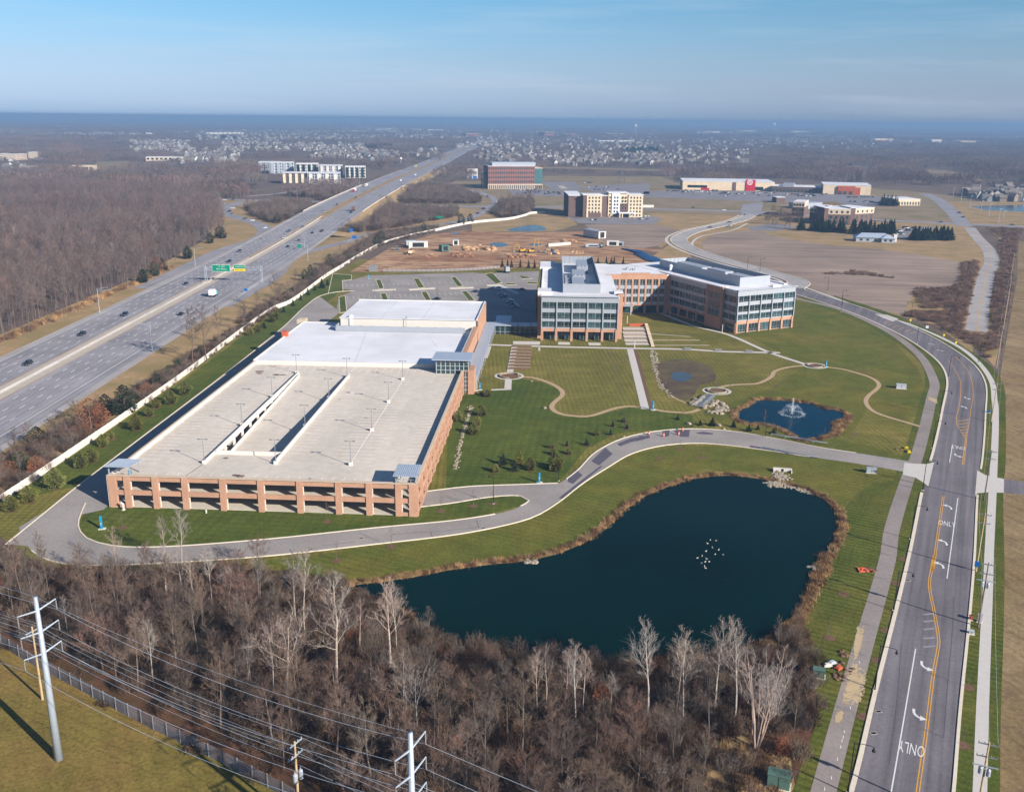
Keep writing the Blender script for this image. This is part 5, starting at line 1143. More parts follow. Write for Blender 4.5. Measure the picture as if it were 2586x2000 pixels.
def hcar(z, x, y, kind, col, label, rz=None, h=None):
    p = g(z, x, y); hh = hz(p[1]) + .08
    if hh > .3: p = g(z, x, y, hh); hh = hz(p[1]) + .08
    far = p[0] < -176
    if rz is None: rz = math.pi if far else 0.
    w = 'towards the camera in the forest-side' if far else 'away in the campus-side'
    CARS[kind].place((p[0], p[1], hh), rz, 1, label if label else None, 'cars on the highway', CC[col])
for z, x, y, k, c, l in (('B4', 200, 625, 'suv', 'black', 'black estate car nearest the left edge on the forest-side carriageway'), ('B4', 585, 415, 'suv', 'black', 'second black car from the left edge on the forest-side carriageway'), ('B4', 888, 275, 'suv', 'dark blue', 'dark car below the lone tall highway lamp by the forest'), ('B4', 1322, 55, 'saloon', 'black', 'dark car on the forest-side carriageway just short of the sign gantry'),
                         ('B4', 1290, 270, 'saloon', 'black', 'dark saloon in the campus-side lanes just above the bare roadside trees'), ('B1', 1405, 1026, 'suv', 'black', 'dark car just beyond the green gantry sign, heading this way'), ('B1', 1470, 962, 'suv', 'grey', 'grey car below the end of the exit ramp'), ('B1', 1765, 932, 'saloon', 'dark blue', 'dark blue car in the campus-side lanes left of the small green sign'), ('B1', 1832, 895, 'suv', 'grey', 'dark car in the campus-side lanes ahead of the blue saloon'),
                         ('B1', 1740, 876, 'saloon', 'white', 'white saloon where the exit ramp leaves the highway'), ('B1', 1770, 836, 'suv', 'grey', 'grey car level with the ramp nose and its guard rail'), ('B1', 1856, 808, 'saloon', 'grey', 'grey saloon beside the guard rail beyond the ramp'), ('B1', 1915, 846, 'saloon', 'black', 'black saloon alone in a campus-side middle lane'), ('B1', 1975, 832, 'saloon', 'black', 'small black car nearest the campus edge past the ramp'), ('B2', 42, 620, 'suv', 'silver', 'silver car short of the overpass on the forest side'),
                         ('B2', 125, 578, 'suv', 'grey', 'dark car at the start of the overpass, forest side'), ('B2', 240, 536, 'suv', 'grey', 'grey car on the overpass beside the tall mast lamp'), ('B2', 210, 622, 'suv', 'dark blue', 'blue car beside the orange truck at the overpass'), ('B2', 447, 497, 'saloon', 'silver', 'silver car crossing the overpass away from the camera'), ('B2', 392, 524, 'saloon', 'tan', 'tan car on the overpass by the near parapet'), ('B2', 487, 485, 'saloon', 'black', 'black car in the queue beyond the overpass'), ('B2', 520, 476, 'saloon', 'black', 'dark car leading a pair beyond the overpass'),
                         ('B2', 555, 458, 'saloon', 'grey', 'grey car half way to the yellow truck'), ('B2', 614, 440, 'saloon', 'white', 'white car nearing the far bend, campus side'), ('B2', 640, 428, 'saloon', 'black', 'dark car ahead of the white one near the far bend'), ('B2', 716, 396, 'suv', 'dark blue', 'dark blue car beside the entry ramp wall'), ('B2', 516, 433, 'van', 'white', 'white van on the forest side beyond the two lorries'), ('B2', 605, 400, 'van', 'white', 'white van short of the yellow truck'), ('B2', 780, 356, 'van', 'white', 'white van across from the yellow truck'),
                         ('B2', 30, 738, 'saloon', 'black', 'dark car low in the campus-side lanes near the shrubs')): hcar(z, x, y, k, c, l)
for z, x, y, k, c, l, rz in (('B1', 1595, 893, 'saloon', 'black', 'black car low on the curving exit ramp', 2.9), ('B1', 1622, 818, 'saloon', 'white', 'white car on the outside of the exit ramp bend', 2.6), ('B1', 1500, 762, 'suv', 'black', 'black car on the exit ramp before the fork', 2.2), ('B1', 1545, 773, 'saloon', 'white', 'white car following a black one on the exit ramp', 2.2), ('B1', 1405, 718, 'suv', 'black', 'dark car at the ramp fork', 2.7), ('B1', 1420, 733, 'saloon', 'grey', 'grey car just past the ramp fork', 2.7), ('B1', 1425, 698, 'saloon', 'white', 'white car where the ramp meets the cross road', 1.8), ('B1', 1375, 646, 'saloon', 'white', 'white car at the left of the cross road', 1.6), ('B1', 1425, 648, 'suv', 'grey', 'grey car at the left signals of the cross road', 1.6),
                             ('B2', 1525, 588, 'saloon', 'black', 'dark car on the cross road left of the tall hotel', -1.6), ('B2', 1045, 528, 'saloon', 'black', 'black car on the looped on-ramp left of the brick office', .6), ('B2', 1100, 560, 'saloon', 'white', 'white car on the looped on-ramp bend', .2), ('B2', 985, 632, 'saloon', 'black', 'dark car on the low ramp by the white fence', .9), ('B2', 1020, 605, 'suv', 'dark red', 'dark red car on the low ramp by the white fence', .9),
                             ('B3', 262, 718, 'saloon', 'black', 'black car leading on the curved avenue past the bare field', -1.2), ('B3', 380, 686, 'saloon', 'black', 'black car on the curved avenue near the junction', -1.2), ('B3', 378, 712, 'suv', 'grey', 'dark grey car heading out along the curved avenue', 1.9), ('B3', 480, 640, 'saloon', 'grey', 'grey car waiting at the avenue junction', -1.2), ('B3', 155, 596, 'saloon', 'black', 'black car on the cross road left of the junction', 1.6), ('B3', 345, 612, 'saloon', 'white', 'white car on the cross road by the junction', 1.6), ('B3', 560, 646, 'suv', 'black', 'black car on the cross road under the signals', 1.6), ('B3', 1672, 686, 'saloon', 'black', 'black car on the cross road near the right-hand junction', 1.5), ('B3', 1810, 656, 'saloon', 'grey', 'grey car inside the right-hand junction', .6), ('B3', 1785, 628, 'saloon', 'black', 'black car waiting north of the right-hand junction', .6), ('B3', 2110, 703, 'saloon', 'black', 'black car near the right edge on the cross road', 1.5)):
    p = g(z, x, y); CARS[k].place((p[0], p[1], .1), rz, 1, l, 'cars on the roads', CC[c])
for z, x, y, k, c, l, rz in (('E5', 1310, 360, 'saloon', 'dark blue', 'dark blue car at the edge of the office shadow in the lot', 1.3), ('E5', 1515, 335, 'suv', 'white', 'white car in the bay just outside the office shadow', 1.4), ('E5', 1470, 330, 'saloon', 'silver', 'silver car left of the white one by the lot crossing', 1.4), ('E5', 1735, 342, 'saloon', 'black', 'black car parked on its own beside the office side wall', 1.3), ('E5', 955, 428, 'saloon', 'black', 'black car tucked behind the white roof in the empty lot', 1.3), ('E5', 1548, 385, 'saloon', 'silver', 'silver car first in the shaded row by the office', 1.4), ('E5', 1580, 408, 'suv', 'grey', 'grey car second in the shaded row by the office', 1.4), ('E5', 1605, 432, 'saloon', 'white', 'white car third in the shaded row by the office', 1.4), ('E5', 1632, 457, 'suv', 'silver', 'silver car fourth in the shaded row by the office', 1.4), ('E5', 1660, 480, 'saloon', 'grey', 'grey car fifth in the shaded row by the office', 1.4), ('E5', 1678, 497, 'saloon', 'silver', 'silver car at the near end of the shaded row', 1.4)):
    p = g(z, x, y); CARS[k].place((p[0], p[1], .1), rz, 1, l, 'cars parked by the office', CC[c])
def lorry(loc, rz, cab, box, L, label):
    r = empty('lorry', loc, label, 'lorry', None, rz)
    def P(name, m, mats):
        o = bpy.data.objects.new(name, m.mesh(name, mats)); COL.objects.link(o); o.parent = r
    m = MB(); m.box(W0, -1.25, 1.25, L / 2 - 2.3, L / 2, .7, 2.9); m.box(W0, -1.1, 1.1, L / 2, L / 2 + .5, .6, 1.6); P('cab', m, cab)
    m = MB(); m.box(W0, -1.3, 1.3, -L / 2, L / 2 - 2.6, 1.1, 3.9); P('trailer', m, box)
    m = MB(); m.box(W0, -1.15, 1.15, L / 2 - .3, L / 2 + .02, 1.8, 2.7); P('windscreen', m, MT['glassblack'])
    for x in (-1.05, 1.05):
        for y in (-L / 2 + 1, -L / 2 + 2.2, L / 2 - 2.8, L / 2 - .4): m = MB(); m.tube([(x - .2, y, .5), (x + .2, y, .5)], .5, 10); P('wheel', m, MT['rubber'])
    return r
def onhw(z, x, y):
    p = g(z, x, y, 3); h = hz(p[1]) + .08; p = g(z, x, y, h); return (p[0], p[1], h)
p = onhw('B2', 303, 496); lorry((-192, p[1], p[2]), math.pi, MT['red'], MT['roofwhite'], 13, 'red-cabbed lorry with white box on the overpass')
p = onhw('B2', 405, 466); lorry((-191, p[1], p[2]), math.pi, MT['white_v'], MT['white_v'], 14, 'white lorry following the red one over the overpass')
p = onhw('B2', 735, 348); lorry((-186, p[1], p[2]), math.pi, MT['signyellow'], MT['signyellow'], 15, 'bright yellow lorry far along the highway')
p = onhw('B2', 880, 270); lorry((-183, p[1], p[2]), math.pi, MT['signyellow'], MT['signyellow'], 14, 'small yellow lorry farthest along the highway')
p = onhw('B2', 225, 612); lorry((p[0], p[1], p[2]), 0, MT['orange'], MT['brick_dark'], 8, 'orange and brown truck in the campus-side lanes at the overpass')
p = g('B4', 1515, 138); lorry((p[0], p[1], .08), 0, plain('pale_aqua_paint', A8(150, 205, 210, 1.6), .5, .05, 1), MT['roofwhite'], 6.6, 'white and pale aqua box truck in the campus-side lanes')
p = g('B2', 1990, 600); lorry((p[0], p[1], .1), 1.6, MT['white_v'], MT['white_v'], 26, 'long white lorry passing behind the tall hotel')
p = g('B2', 1165, 992); lorry((p[0], p[1], .1), .2, plain('blue_grey_paint', A8(110, 130, 150, 1.6), .5, .05, 1), MT['panel'], 6.5, 'blue-grey box truck at the top edge of the empty lot')
# ---------------------------------------------------------------- lamps and signs along the highway
def mast(z, x, y, ty, arm, label, h=None):
    b = g(z, x, y); hh = h or htop(z, x, y, ty); r = empty('highway_lamp', b, label, 'street lamp', 'tall lamps beside the highway')
    m = MB(); m.tube([(b[0], b[1], 0), (b[0], b[1], hh)], [.16, .09], 7); m.obj('pole', MT['steel'], r)
    m = MB(); m.tube([(b[0], b[1], hh - .9), (b[0] + arm * .5, b[1], hh - .1), (b[0] + arm, b[1], hh + .5)], .07, 5); m.tube([(b[0], b[1], hh - .2), (b[0] + arm * .5, b[1], hh + .3), (b[0] + arm, b[1], hh + .55)], .05, 5); m.obj('arm', MT['steel'], r)
    m = MB(); m.box(W0, b[0] + arm - .2, b[0] + arm + .7 * (1 if arm > 0 else -1), b[1] - .25, b[1] + .25, hh + .42, hh + .62) if arm > 0 else m.box(W0, b[0] + arm - .7, b[0] + arm + .2, b[1] - .25, b[1] + .25, hh + .42, hh + .62); m.obj('lamp_head', MT['steel'], r)
mast('B4', 710, 260, 95, 6, 'tall grey highway lamp with long arm beside the forest'); mast('B4', 1083, 525, 335, -5, 'tall grey highway lamp casting its shadow over the tan verge')
mast('B1', 1198, 1055, 940, 5, 'grey highway lamp by the forest between gantry and ramp'); mast('B1', 1867, 945, 852, -4, 'grey highway lamp where the low ramp splits off'); mast('B1', 1888, 1020, 918, -4, 'grey highway lamp on the tan wedge beside the low ramp'); mast('B1', 600, 1240, 1185, 5, 'grey highway lamp half hidden at the forest edge'); mast('B1', 1450, 630, 570, -4, 'lamp with a short arm at the left end of the cross road'); mast('F4', 1128, 480, 265, .6, 'very tall slim mast rising beside the overpass'); mast('F4', 938, 495, 418, .5, 'short pale post left of the overpass')
gp = g('B1', 1265, 1150); gq = g('B1', 1598, 1160); B = empty('sign_gantry', gp, 'steel truss gantry carrying two overhead signs over the highway', 'sign gantry')
hg = 9.5; ya, yb = gp[1], gp[1] + 2
m = MB()
for dx in (-.7, .7): m.tube([(gp[0] + dx, ya, 0), (gp[0] + dx * .4, ya, hg)], .17, 6)
for z in np.arange(1, hg, 1.6): m.tube([(gp[0] - .6, ya, z), (gp[0] + .6, ya, z + 1.3)], .07, 4)
m.obj('mast', MT['steel'], B)
x1 = gp[0] + 32
m = MB()
for dx in (-.4, .4): m.tube([(x1 + dx, ya, 0), (x1 + dx, ya, hg)], .17, 6)
m.obj('mast', MT['steel'], B)
m = MB()
for z in (hg - 2.2, hg - .3): m.tube([(gp[0] - 1, ya, z), (x1 + 1, ya, z)], .1, 5)
for i in range(22): a = gp[0] + i * 1.5; m.tube([(a, ya, hg - 2.2 if i % 2 else hg - .3), (a + 1.5, ya, hg - .3 if i % 2 else hg - 2.2)], .06, 4)
m.obj('truss', MT['steel'], B)
m = MB(); m.box(W0, gp[0] + 4.2, gp[0] + 14.2, ya - .55, ya - .4, hg - 2.9, hg + .8, 0); m.box(W0, gp[0] + 4.05, gp[0] + 14.35, ya - .52, ya - .42, hg - 3.05, hg + .95, 1); sg = m.obj('sign', [MT['signgreen'], MT['white']], B)
m = MB(); m.box(W0, gp[0] + 16.6, gp[0] + 22.8, ya - .55, ya - .4, hg - 1.1, hg + .9, 0); m.box(W0, gp[0] + 16.5, gp[0] + 22.9, ya - .52, ya - .42, hg - 1.2, hg + 1.0, 1); m.box(W0, gp[0] + 16.5, gp[0] + 22.9, ya - .55, ya - .4, hg - 2.7, hg - 1.25, 2); sg2 = m.obj('exit_sign', [MT['signgreen'], MT['white'], MT['signyellow']], B)
def sgn(s, sz, x, z, mat, par): o = text_mesh('lettering', s, sz, (x - gp[0], -.57, z), (math.pi / 2, 0, 0), mat, par); o.location.y = -.58; return o
sgn('EAST', 1.0, gp[0] + 10.6, hg - .1, MT['white'], sg); sgn('161', .95, gp[0] + 8.1, hg - .1, MT['white'], sg); sgn('New Albany', 1.15, gp[0] + 9.3, hg - 1.5, MT['white'], sg); sgn('Hamilton Rd', 1.0, gp[0] + 19.7, hg + .0, MT['white'], sg2); sgn('EXIT ONLY', .95, gp[0] + 19.7, hg - 1.98, MT['darkmetal'], sg2)
m = MB(); m.box(W0, gp[0] - 1.6, gp[0] + 1.6, ya - 2.5, ya + 2.5, .05, .95); m.obj('base', MT['median'], B)
def guard(z, pts, label, mat='steel', post=True):
    P = curve(gs(z, pts), 2.); r = empty('guard_rail', P[0], label, 'guard rail'); m = MB(); m.wall(P, .1, .5, .85); m.obj('rail', MT[mat], r); m = MB()
    for x, y, a in along(P, 4.2): m.box(Fr(x, y, math.degrees(a)), -.08, .08, -.22, -.08, 0, .8)
    m.obj('posts', MT['steel'], r)
guard('B4', [(1690, 150), (1760, 95), (1850, 35)], 'pale guard rail on the verge beside the gantry'); guard('E4', [(1470, 1015), (1600, 1040), (1760, 1062), (1900, 1090), (2070, 1115)], 'green-grey guard rail between the drive and the fountain pond'); guard('E4', [(1365, 1155), (1500, 1182), (1700, 1222), (1850, 1250), (1985, 1265)], 'pale guard rail between the drive and the large dark pond')
guard('B1', [(1800, 800), (1900, 745), (2000, 690), (2184, 612)], 'long guard rail along the forest edge of the highway')
def signboard(z, x, y, ty, w, h, mats, label, cat='sign', posts=2, name='road_sign'):
    b = g(z, x, y); hh = htop(z, x, y, ty); r = empty(name, b, label, cat); m = MB()
    for s in ((-.35, .35) if posts == 2 else (0,)): m.tube([(b[0] + s * w, b[1], 0), (b[0] + s * w, b[1], hh)], .08, 5)
    m.obj('post', MT['steel'], r); m = MB(); m.box(W0, b[0] - w / 2, b[0] + w / 2, b[1] - .16, b[1] - .1, hh - h, hh); m.obj('panel', mats, r); return b, hh, r
signboard('B1', 1835, 955, 915, 2.4, 2.6, MT['signgreen'], 'small green sign on the tan wedge at the ramp'); signboard('B2', 212, 755, 722, 3, 2.6, MT['signblue'], 'blue service sign on the verge among the shrubs'); signboard('B2', 230, 785, 765, 3, 2.4, MT['signblue'], 'lower blue sign beside the low ramp'); signboard('B4', 1748, 110, 80, 2, 1.5, MT['signblue'], 'blue sign on the guard rail by the gantry')
signboard('B2', 700, 672, 646, 22, 1.8, MT['signgreen'], 'wide green overhead sign seen from above on the low ramp'); b, hh, r = signboard('B2', 347, 985, 945, 5.5, 6.5, MT['dgrey'], 'dark billboard on posts at the top of the empty lot', 'billboard', name='billboard')
b, hh, r = signboard('F2', 65, 245, 125, 16, 34, [MT['white_v']], 'tall white totem sign left of the far brick office', 'sign', name='totem_sign')
m = MB()
for k, mt in enumerate((1, 2, 1, 0)):
    for s in (-1, 1): m.box(W0, b[0] + s * 3.6 - 3, b[0] + s * 3.6 + 3, b[1] - .3, b[1] - .17, hh - 9 - k * 7.2, hh - 4 - k * 7.2, mt)
m.obj('sign_panels', [MT['brick_red'], MT['dgrey'], MT['signblue']], r)
# ---------------------------------------------------------------- street lamps on the curving street
def street_lamp(h=8.6, arm=2.6):
    r = bpy.data.objects.new('street_lamp', None); COL.objects.link(r); tag(r, None, 'street lamp')
    m = MB(); m.tube([(0, 0, 0), (0, 0, 1.2), (0, 0, h)], [.14, .11, .07], 7); m.obj('pole', MT['darkmetal'], r)
    m = MB(); m.tube([(0, 0, h - .3), (arm * .35, 0, h), (arm * .8, 0, h + .05), (arm, 0, h - .1)], .05, 5); m.obj('arm', MT['darkmetal'], r)
    m = MB(); m.lathe((arm, 0, h - .75), [(.26, 0), (.24, .25), (.1, .45), (.06, .7)], 10); m.obj('lamp_head', MT['darkmetal'], r)
    m = MB(); m.box(W0, -.3, .3, -.3, .3, 0, .18); m.obj('base', MT['kerb'], r); return Proto(r)
SLP = street_lamp(); k = 0
for z, x, y in (('C5', 680, 1700), ('C5', 870, 965), ('C5', 1005, 398), ('C6', 1290, 1130), ('C6', 1385, 745), ('C6', 1460, 415), ('C6', 1520, 155), ('C1', 1393, 715), ('C1', 1168, 472), ('C1', 633, 246)):
    p = g(z, x, y); t = min(along(STC, 2.), key=lambda q: (q[0] - p[0])**2 + (q[1] - p[1])**2)
    SLP.place(p, math.atan2(t[1] - p[1], t[0] - p[0]), 1, 'slim black street lamp with curved arm between trail and street, %s from the bottom edge' % ORD[k], 'black lamps beside the trail'); k += 1
for k, (z, x, y) in enumerate((('C1', 1605, 610), ('C1', 1125, 300), ('B3', 1065, 1200), ('B3', 980, 1110), ('B3', 565, 985), ('B3', 488, 975))):
    p = g(z, x, y); t = min(along(STC, 2.), key=lambda q: (q[0] - p[0])**2 + (q[1] - p[1])**2)
    SLP.place(p, math.atan2(t[1] - p[1], t[0] - p[0]), 1, 'black street lamp on the field side of the curving street, %s counting away' % ORD[k], 'black lamps on the field side')
for k, (z, x, y) in enumerate((('E3', 950, 1290), ('E3', 1548, 882), ('E2', 2170, 700), ('E4', 1405, 1030))):
    p = g(z, x, y); SLP.place(p, 2.2, .8, ('slim dark lamp beside the blue post on the campus drive', 'slim dark lamp at the inside of the drive bend', 'slim dark lamp on the tip of the grass island', 'slim dark lamp at the small pond end of the drive')[k], 'slim lamps on the campus drive')
# ---------------------------------------------------------------- wires and poles
def sag(a, b, s, n=14):
    return [(a[0] + (b[0] - a[0]) * t, a[1] + (b[1] - a[1]) * t, a[2] + (b[2] - a[2]) * t - 4 * s * t * (1 - t)) for t in np.linspace(0, 1, n)]
def wire(a, b, s, label, r=.028, group='power lines'):
    m = MB(); m.tube(sag(a, b, s), r, 3); tag(m.obj('power_line', MT['steel']), label, 'cable', group)
P1 = g('C2', 418, 1455); HT = 26.8
p2 = g('PX', 1036, 1849.5, HT); dirL = unit(np.array([p2[0] - P1[0], p2[1] - P1[1], 0.])); crs = np.array([-dirL[1], dirL[0], 0.])
P0 = (P1[0] - dirL[0] * 125, P1[1] - dirL[1] * 125)
ARMZ = (24.6, 21.2, 17.8)
def steel_pole(p, label):
    r = empty('transmission_pole', p, label, 'power pole', 'steel transmission poles'); b = np.array([p[0], p[1], 0.])
    m = MB(); m.tube([b, b + [0, 0, HT * .5], b + [0, 0, HT]], [.62, .45, .28], 12); m.obj('pole', MT['steel'], r, smooth=True)
    for z in ARMZ:
        for s in (-1, 1):
            e = b + crs * s * 3.0 + [0, 0, z + .5]; m = MB(); m.tube([b + [0, 0, z], e], [.15, .09], 6); m.obj('arm', MT['steel'], r)
            m = MB(); m.lathe((*e[:2], e[2] - 1.7), [(.05, 0)] + [(q, .1 + .12 * i) for i, q in enumerate([.1, .05] * 6)] + [(.04, 1.7)], 6); m.obj('insulator', MT['dgrey'], r)
    return b
b1 = steel_pole(P1, 'full-height pale steel pole with six arms in the bottom left grass'); b2 = steel_pole(p2[:2], 'pale steel pole with its foot below the bottom edge'); b0 = np.array([P0[0], P0[1], 0.])
for z in ARMZ:
    for s, sn in ((-1, 'grass'), (1, 'wood')):
        for a, b, nm in ((b0, b1, 'left of the full-height steel pole'), (b1, b2, 'between the two steel poles'), (b2, b2 + dirL * 130, 'right of the cut-off steel pole')):
            o = crs * s * 3.0; wire(a + o + [0, 0, z - 1.2], b + o + [0, 0, z - 1.2], 2.2, '%s conductor on the %s side, %s' % ({24.6: 'top', 21.2: 'middle', 17.8: 'lowest'}[z], sn, nm))
wire(b1 + [0, 0, HT], b2 + [0, 0, HT], 1.5, 'thin ground wire joining the tops of the two steel poles', .02); wire(b0 + [0, 0, HT], b1 + [0, 0, HT], 1.5, 'thin ground wire running off left from the steel pole top', .02)
WP = g('C2', 303, 1032); hw = htop('C2', 303, 1032, 512); r = empty('utility_pole', WP, 'pale wooden pole standing just behind the full-height steel pole', 'power pole'); m = MB(); m.tube([(*WP, 0), (*WP, hw)], [.2, .13], 8); m.obj('pole', MT['polewood'], r)
m = MB(); m.box(Fr(*WP, math.degrees(math.atan2(crs[1], crs[0]))), -1.3, 1.3, -.07, .07, hw - .9, hw - .75); m.obj('crossarm', MT['steel'], r)
D1 = g('PX', 744, 1875, 13.); r = empty('utility_pole', D1, 'wooden pole with two grey transformers and crossarms at the bottom edge', 'power pole'); F = Fr(*D1, math.degrees(math.atan2(crs[1], crs[0])))
m = MB(); m.tube([(*D1, 0), (*D1, 13.2)], [.2, .14], 8); m.obj('pole', MT['polewood'], r)
for z in (12.7, 10.9): m = MB(); m.box(F, -1.4, 1.4, -.08, .08, z, z + .16); [m.lathe((*F.p(u, 0), z + .16), [(.06, 0), (.08, .2), (.03, .3)], 6) for u in (-1.3, -.6, .6, 1.3)]; m.obj('crossarm', MT['steel'], r)
for s in (-.55, .55): m = MB(); m.lathe((*F.p(s, -.2), 7.2), [(.1, 0), (.33, .05), (.33, 1.25), (.28, 1.35), (.08, 1.5), (.06, 1.8)], 12); m.obj('transformer', MT['panel'], r)
for i, (u, z) in enumerate(((-1.3, 13), (1.3, 13), (-1.3, 11.2), (1.3, 11.2))):
    q = F.p(u, 0); w2 = np.array(WP) + crs[:2] * u
    wire((w2[0], w2[1], hw - .7 - .6 * (z < 12)), (*q, z), 1.2, '%s distribution wire from the wooden pole to the transformer pole' % ORD[i], .022); e = np.array(q) + dirL[:2] * 90; wire((*q, z), (*e, z), 1.4, '%s distribution wire running right from the transformer pole' % ORD[i], .022); e = w2 - dirL[:2] * 90; wire((*e, hw - .7), (w2[0], w2[1], hw - .7 - .6 * (z < 12)), 1.2, '%s distribution wire running left from the wooden pole' % ORD[i], .022)
# poles along the street
UP_ = []
for k, (z, x, y, h, lab) in enumerate((('C5', 1575, 1960, 14, 'wooden utility pole with three crossarms at the bottom right edge'), ('C5', 1605, 518, 13.5, 'utility pole crowded with transformers beside the pavement'), ('C6', 1805, 1382, 13.5, 'pale wooden utility pole leaning over the verge by the second farm apron lamp'), ('C6', 1868, 822, 13.5, 'dark utility pole standing at the farm apron'), ('C1', 1698, 1028, 13, 'slim pale utility pole below the bend in the pavement'), ('C1', 1735, 648, 15, 'utility pole at the near end of the scrubby old road verge'), ('C1', 1782, 385, 15, 'utility pole half way up the scrubby verge'), ('C1', 1812, 200, 15, 'utility pole farthest up the scrubby verge'), ('B3', 2100, 1040, 17, 'wooden pole on the far right beyond the scrub'))):
    p = g(z, x, y); r = empty('utility_pole', p, lab, 'power pole', 'utility poles beside the street'); F = Fr(*p, -22); m = MB(); m.tube([(*p, 0), (*p, h)], [.18, .12], 7); m.obj('pole', MT['polewood'] if k not in (3, 1) else MT['bark'], r)
    for zz in ((h - .5, h - 2.4) if k < 5 else (h - .6,)):
        m = MB(); m.box(F, -1.25, 1.25, -.07, .07, zz, zz + .14); [m.lathe((*F.p(u, 0), zz + .14), [(.05, 0), (.07, .18), (.03, .28)], 6) for u in (-1.2, -.5, .5, 1.2)]; m.obj('crossarm', MT['dgrey'], r)
    if k in (0, 1):
        for s in (-.5, .5): m = MB(); m.lathe((*F.p(s, -.1), h - 5 - .2 * s), [(.08, 0), (.28, .04), (.28, .9), (.2, 1.05), (.05, 1.3)], 10); m.obj('transformer', MT['panel'], r)
        m = MB(); m.box(F, -1.6, 1.6, -.4, -.3, h - 3.6, h - 3.45); m.obj('crossarm', MT['steel'], r)
    if k == 2: m = MB(); m.box(F, -.45, .45, -.2, .2, 1.2, 2.4); m.obj('meter_box', MT['signblue'], r)
    UP_.append((p, h))
for i in range(len(UP_) - 2):
    (a, ha), (b, hb) = UP_[i], UP_[i + 1]
    for s in (-1.2, 0, 1.2): wire((a[0] + s, a[1], ha - .3), (b[0] + s, b[1], hb - .3), .7, '%s overhead wire in the %s span along the street' % ({-1.2: 'street-side', 0: 'middle', 1.2: 'field-side'}[s], ORD[i]), .018)
# ---------------------------------------------------------------- fences
def fence_obj(name, pts, h, mat, label, post=2.4, rails=False, cat='fence', pm=None):
    r = empty(name, pts[0], label, cat); m = MB()
    if rails:
        for z in (.35, .85, 1.35): m.wall(pts, .06, z, z + .22)
        m.wall(pts, .03, .5, h - .15)
    else: m.wall(pts, .05, .05, h)
    m.obj('panels', mat, r); m = MB()
    for x, y, a in along(pts, post): m.box(Fr(x, y, math.degrees(a)), -.08, .08, -.08, .08, 0, h + .12)
    o = m.obj('posts', pm or mat, r); o['kind'] = 'stuff'
fence_obj('white_fence', curve(gs('B4', [(-120, 1680), (0, 1608), (150, 1510), (1200, 785), (1960, 228)]) + gs('B5', [(350, 200), (630, 0)]) + gs('B2', [(130, 975), (400, 822), (560, 775), (700, 745), (960, 690), (1180, 668), (1280, 645), (1320, 632), (1400, 628)]), 6), 2.1, MT['white_v'], 'long white fence between the campus and the highway verge', 4.)
t = NT('chain_link'); t.m.blend_method = 'HASHED' if hasattr(t.m, 'blend_method') else None
w1 = t.new('ShaderNodeTexWave', wave_type='BANDS', bands_direction='DIAGONAL'); mp = t.new('ShaderNodeMapping'); t.l(t.pos(), mp.inputs[0]); t.l(mp.outputs[0], w1.inputs['Vector']); w1.inputs['Scale'].default_value = 3
tr = t.new('ShaderNodeBsdfTransparent'); mx = t.new('ShaderNodeMixShader'); t.b.inputs['Base Color'].default_value = (.3, .29, .31, 1); t.l(t.ramp(w1.outputs['Fac'], [(.4, .45), (.7, .8)]), mx.inputs[0]); t.l(tr.outputs[0], mx.inputs[2]); t.l(t.b.outputs[0], mx.inputs[1]); t.l(mx.outputs[0], t.n['Material Output'].inputs[0]); MT['link'] = t.m
fence_obj('chain_link_fence', FENCE, 2.3, MT['link'], 'grey chain-link fence between the mown corridor and the wood', 3.1, pm=MT['dgrey'])
fence_obj('site_fence', curve(gs('F5', [(20, 352), (400, 352), (780, 340), (1000, 322)]), 5), 1.6, MT['link'], 'dark mesh fence along the top of the empty lot', 3, pm=MT['darkmetal'])
# ---------------------------------------------------------------- campus furniture
def callpost(z, x, y, ty, label):
    b = g(z, x, y); h = htop(z, x, y, ty); r = empty('call_post', b, label, 'emergency phone', 'tall blue call posts'); m = MB(); m.box(Fr(*b, 12), -.24, .24, -.22, .22, .1, h); m.obj('column', MT['blue'], r); m = MB(); m.box(Fr(*b, 12), -.7, .9, -.55, .55, 0, .14); m.obj('plinth', MT['kerb'], r); m = MB(); m.box(Fr(*b, 12), -.15, .15, -.25, -.22, 1.2, 1.7); m.obj('panel', MT['panel'], r)
callpost('E1', 250, 1030, 885, 'bright blue post on the grass left of the garage front'); callpost('E3', 770, 1308, 1215, 'bright blue post with white arm beside the campus drive'); callpost('E3', 1815, 640, 555, 'bright blue post at the foot of the long straight walk'); callpost('E3', 225, 455, 385, 'bright blue post beside the glazed garage tower'); callpost('C1', 523, 640, 592, 'teal post beside the ring at the end of the diagonal walk'); callpost('E5', 332, 236, 195, 'small blue post at the back of the empty lot'); callpost('E2', 2182, 690, 650, 'dark teal post at the tip of the grass island') if False else None
def cabinet(z, x, y, w, d, h, mat, label, ang=-20):
    b = g(z, x, y); F = Fr(*b, ang); r = empty('utility_cabinet', b, label, 'utility box'); m = MB(); m.box(F, -w / 2, w / 2, -d / 2, d / 2, .12, h); m.obj('cabinet', MT[mat], r); m = MB(); m.box(F, -w / 2 - .08, w / 2 + .08, -d / 2 - .08, d / 2 + .08, h, h + .1); m.obj('lid', MT[mat], r); m = MB(); m.box(F, -w / 2 - .2, w / 2 + .2, -d / 2 - .2, d / 2 + .2, 0, .12); m.obj('pad', MT['kerb'], r); m = MB(); m.box(F, -.03, .03, -d / 2 - .03, -d / 2, .3, h - .1); m.obj('door_seam', MT['darkmetal'], r)
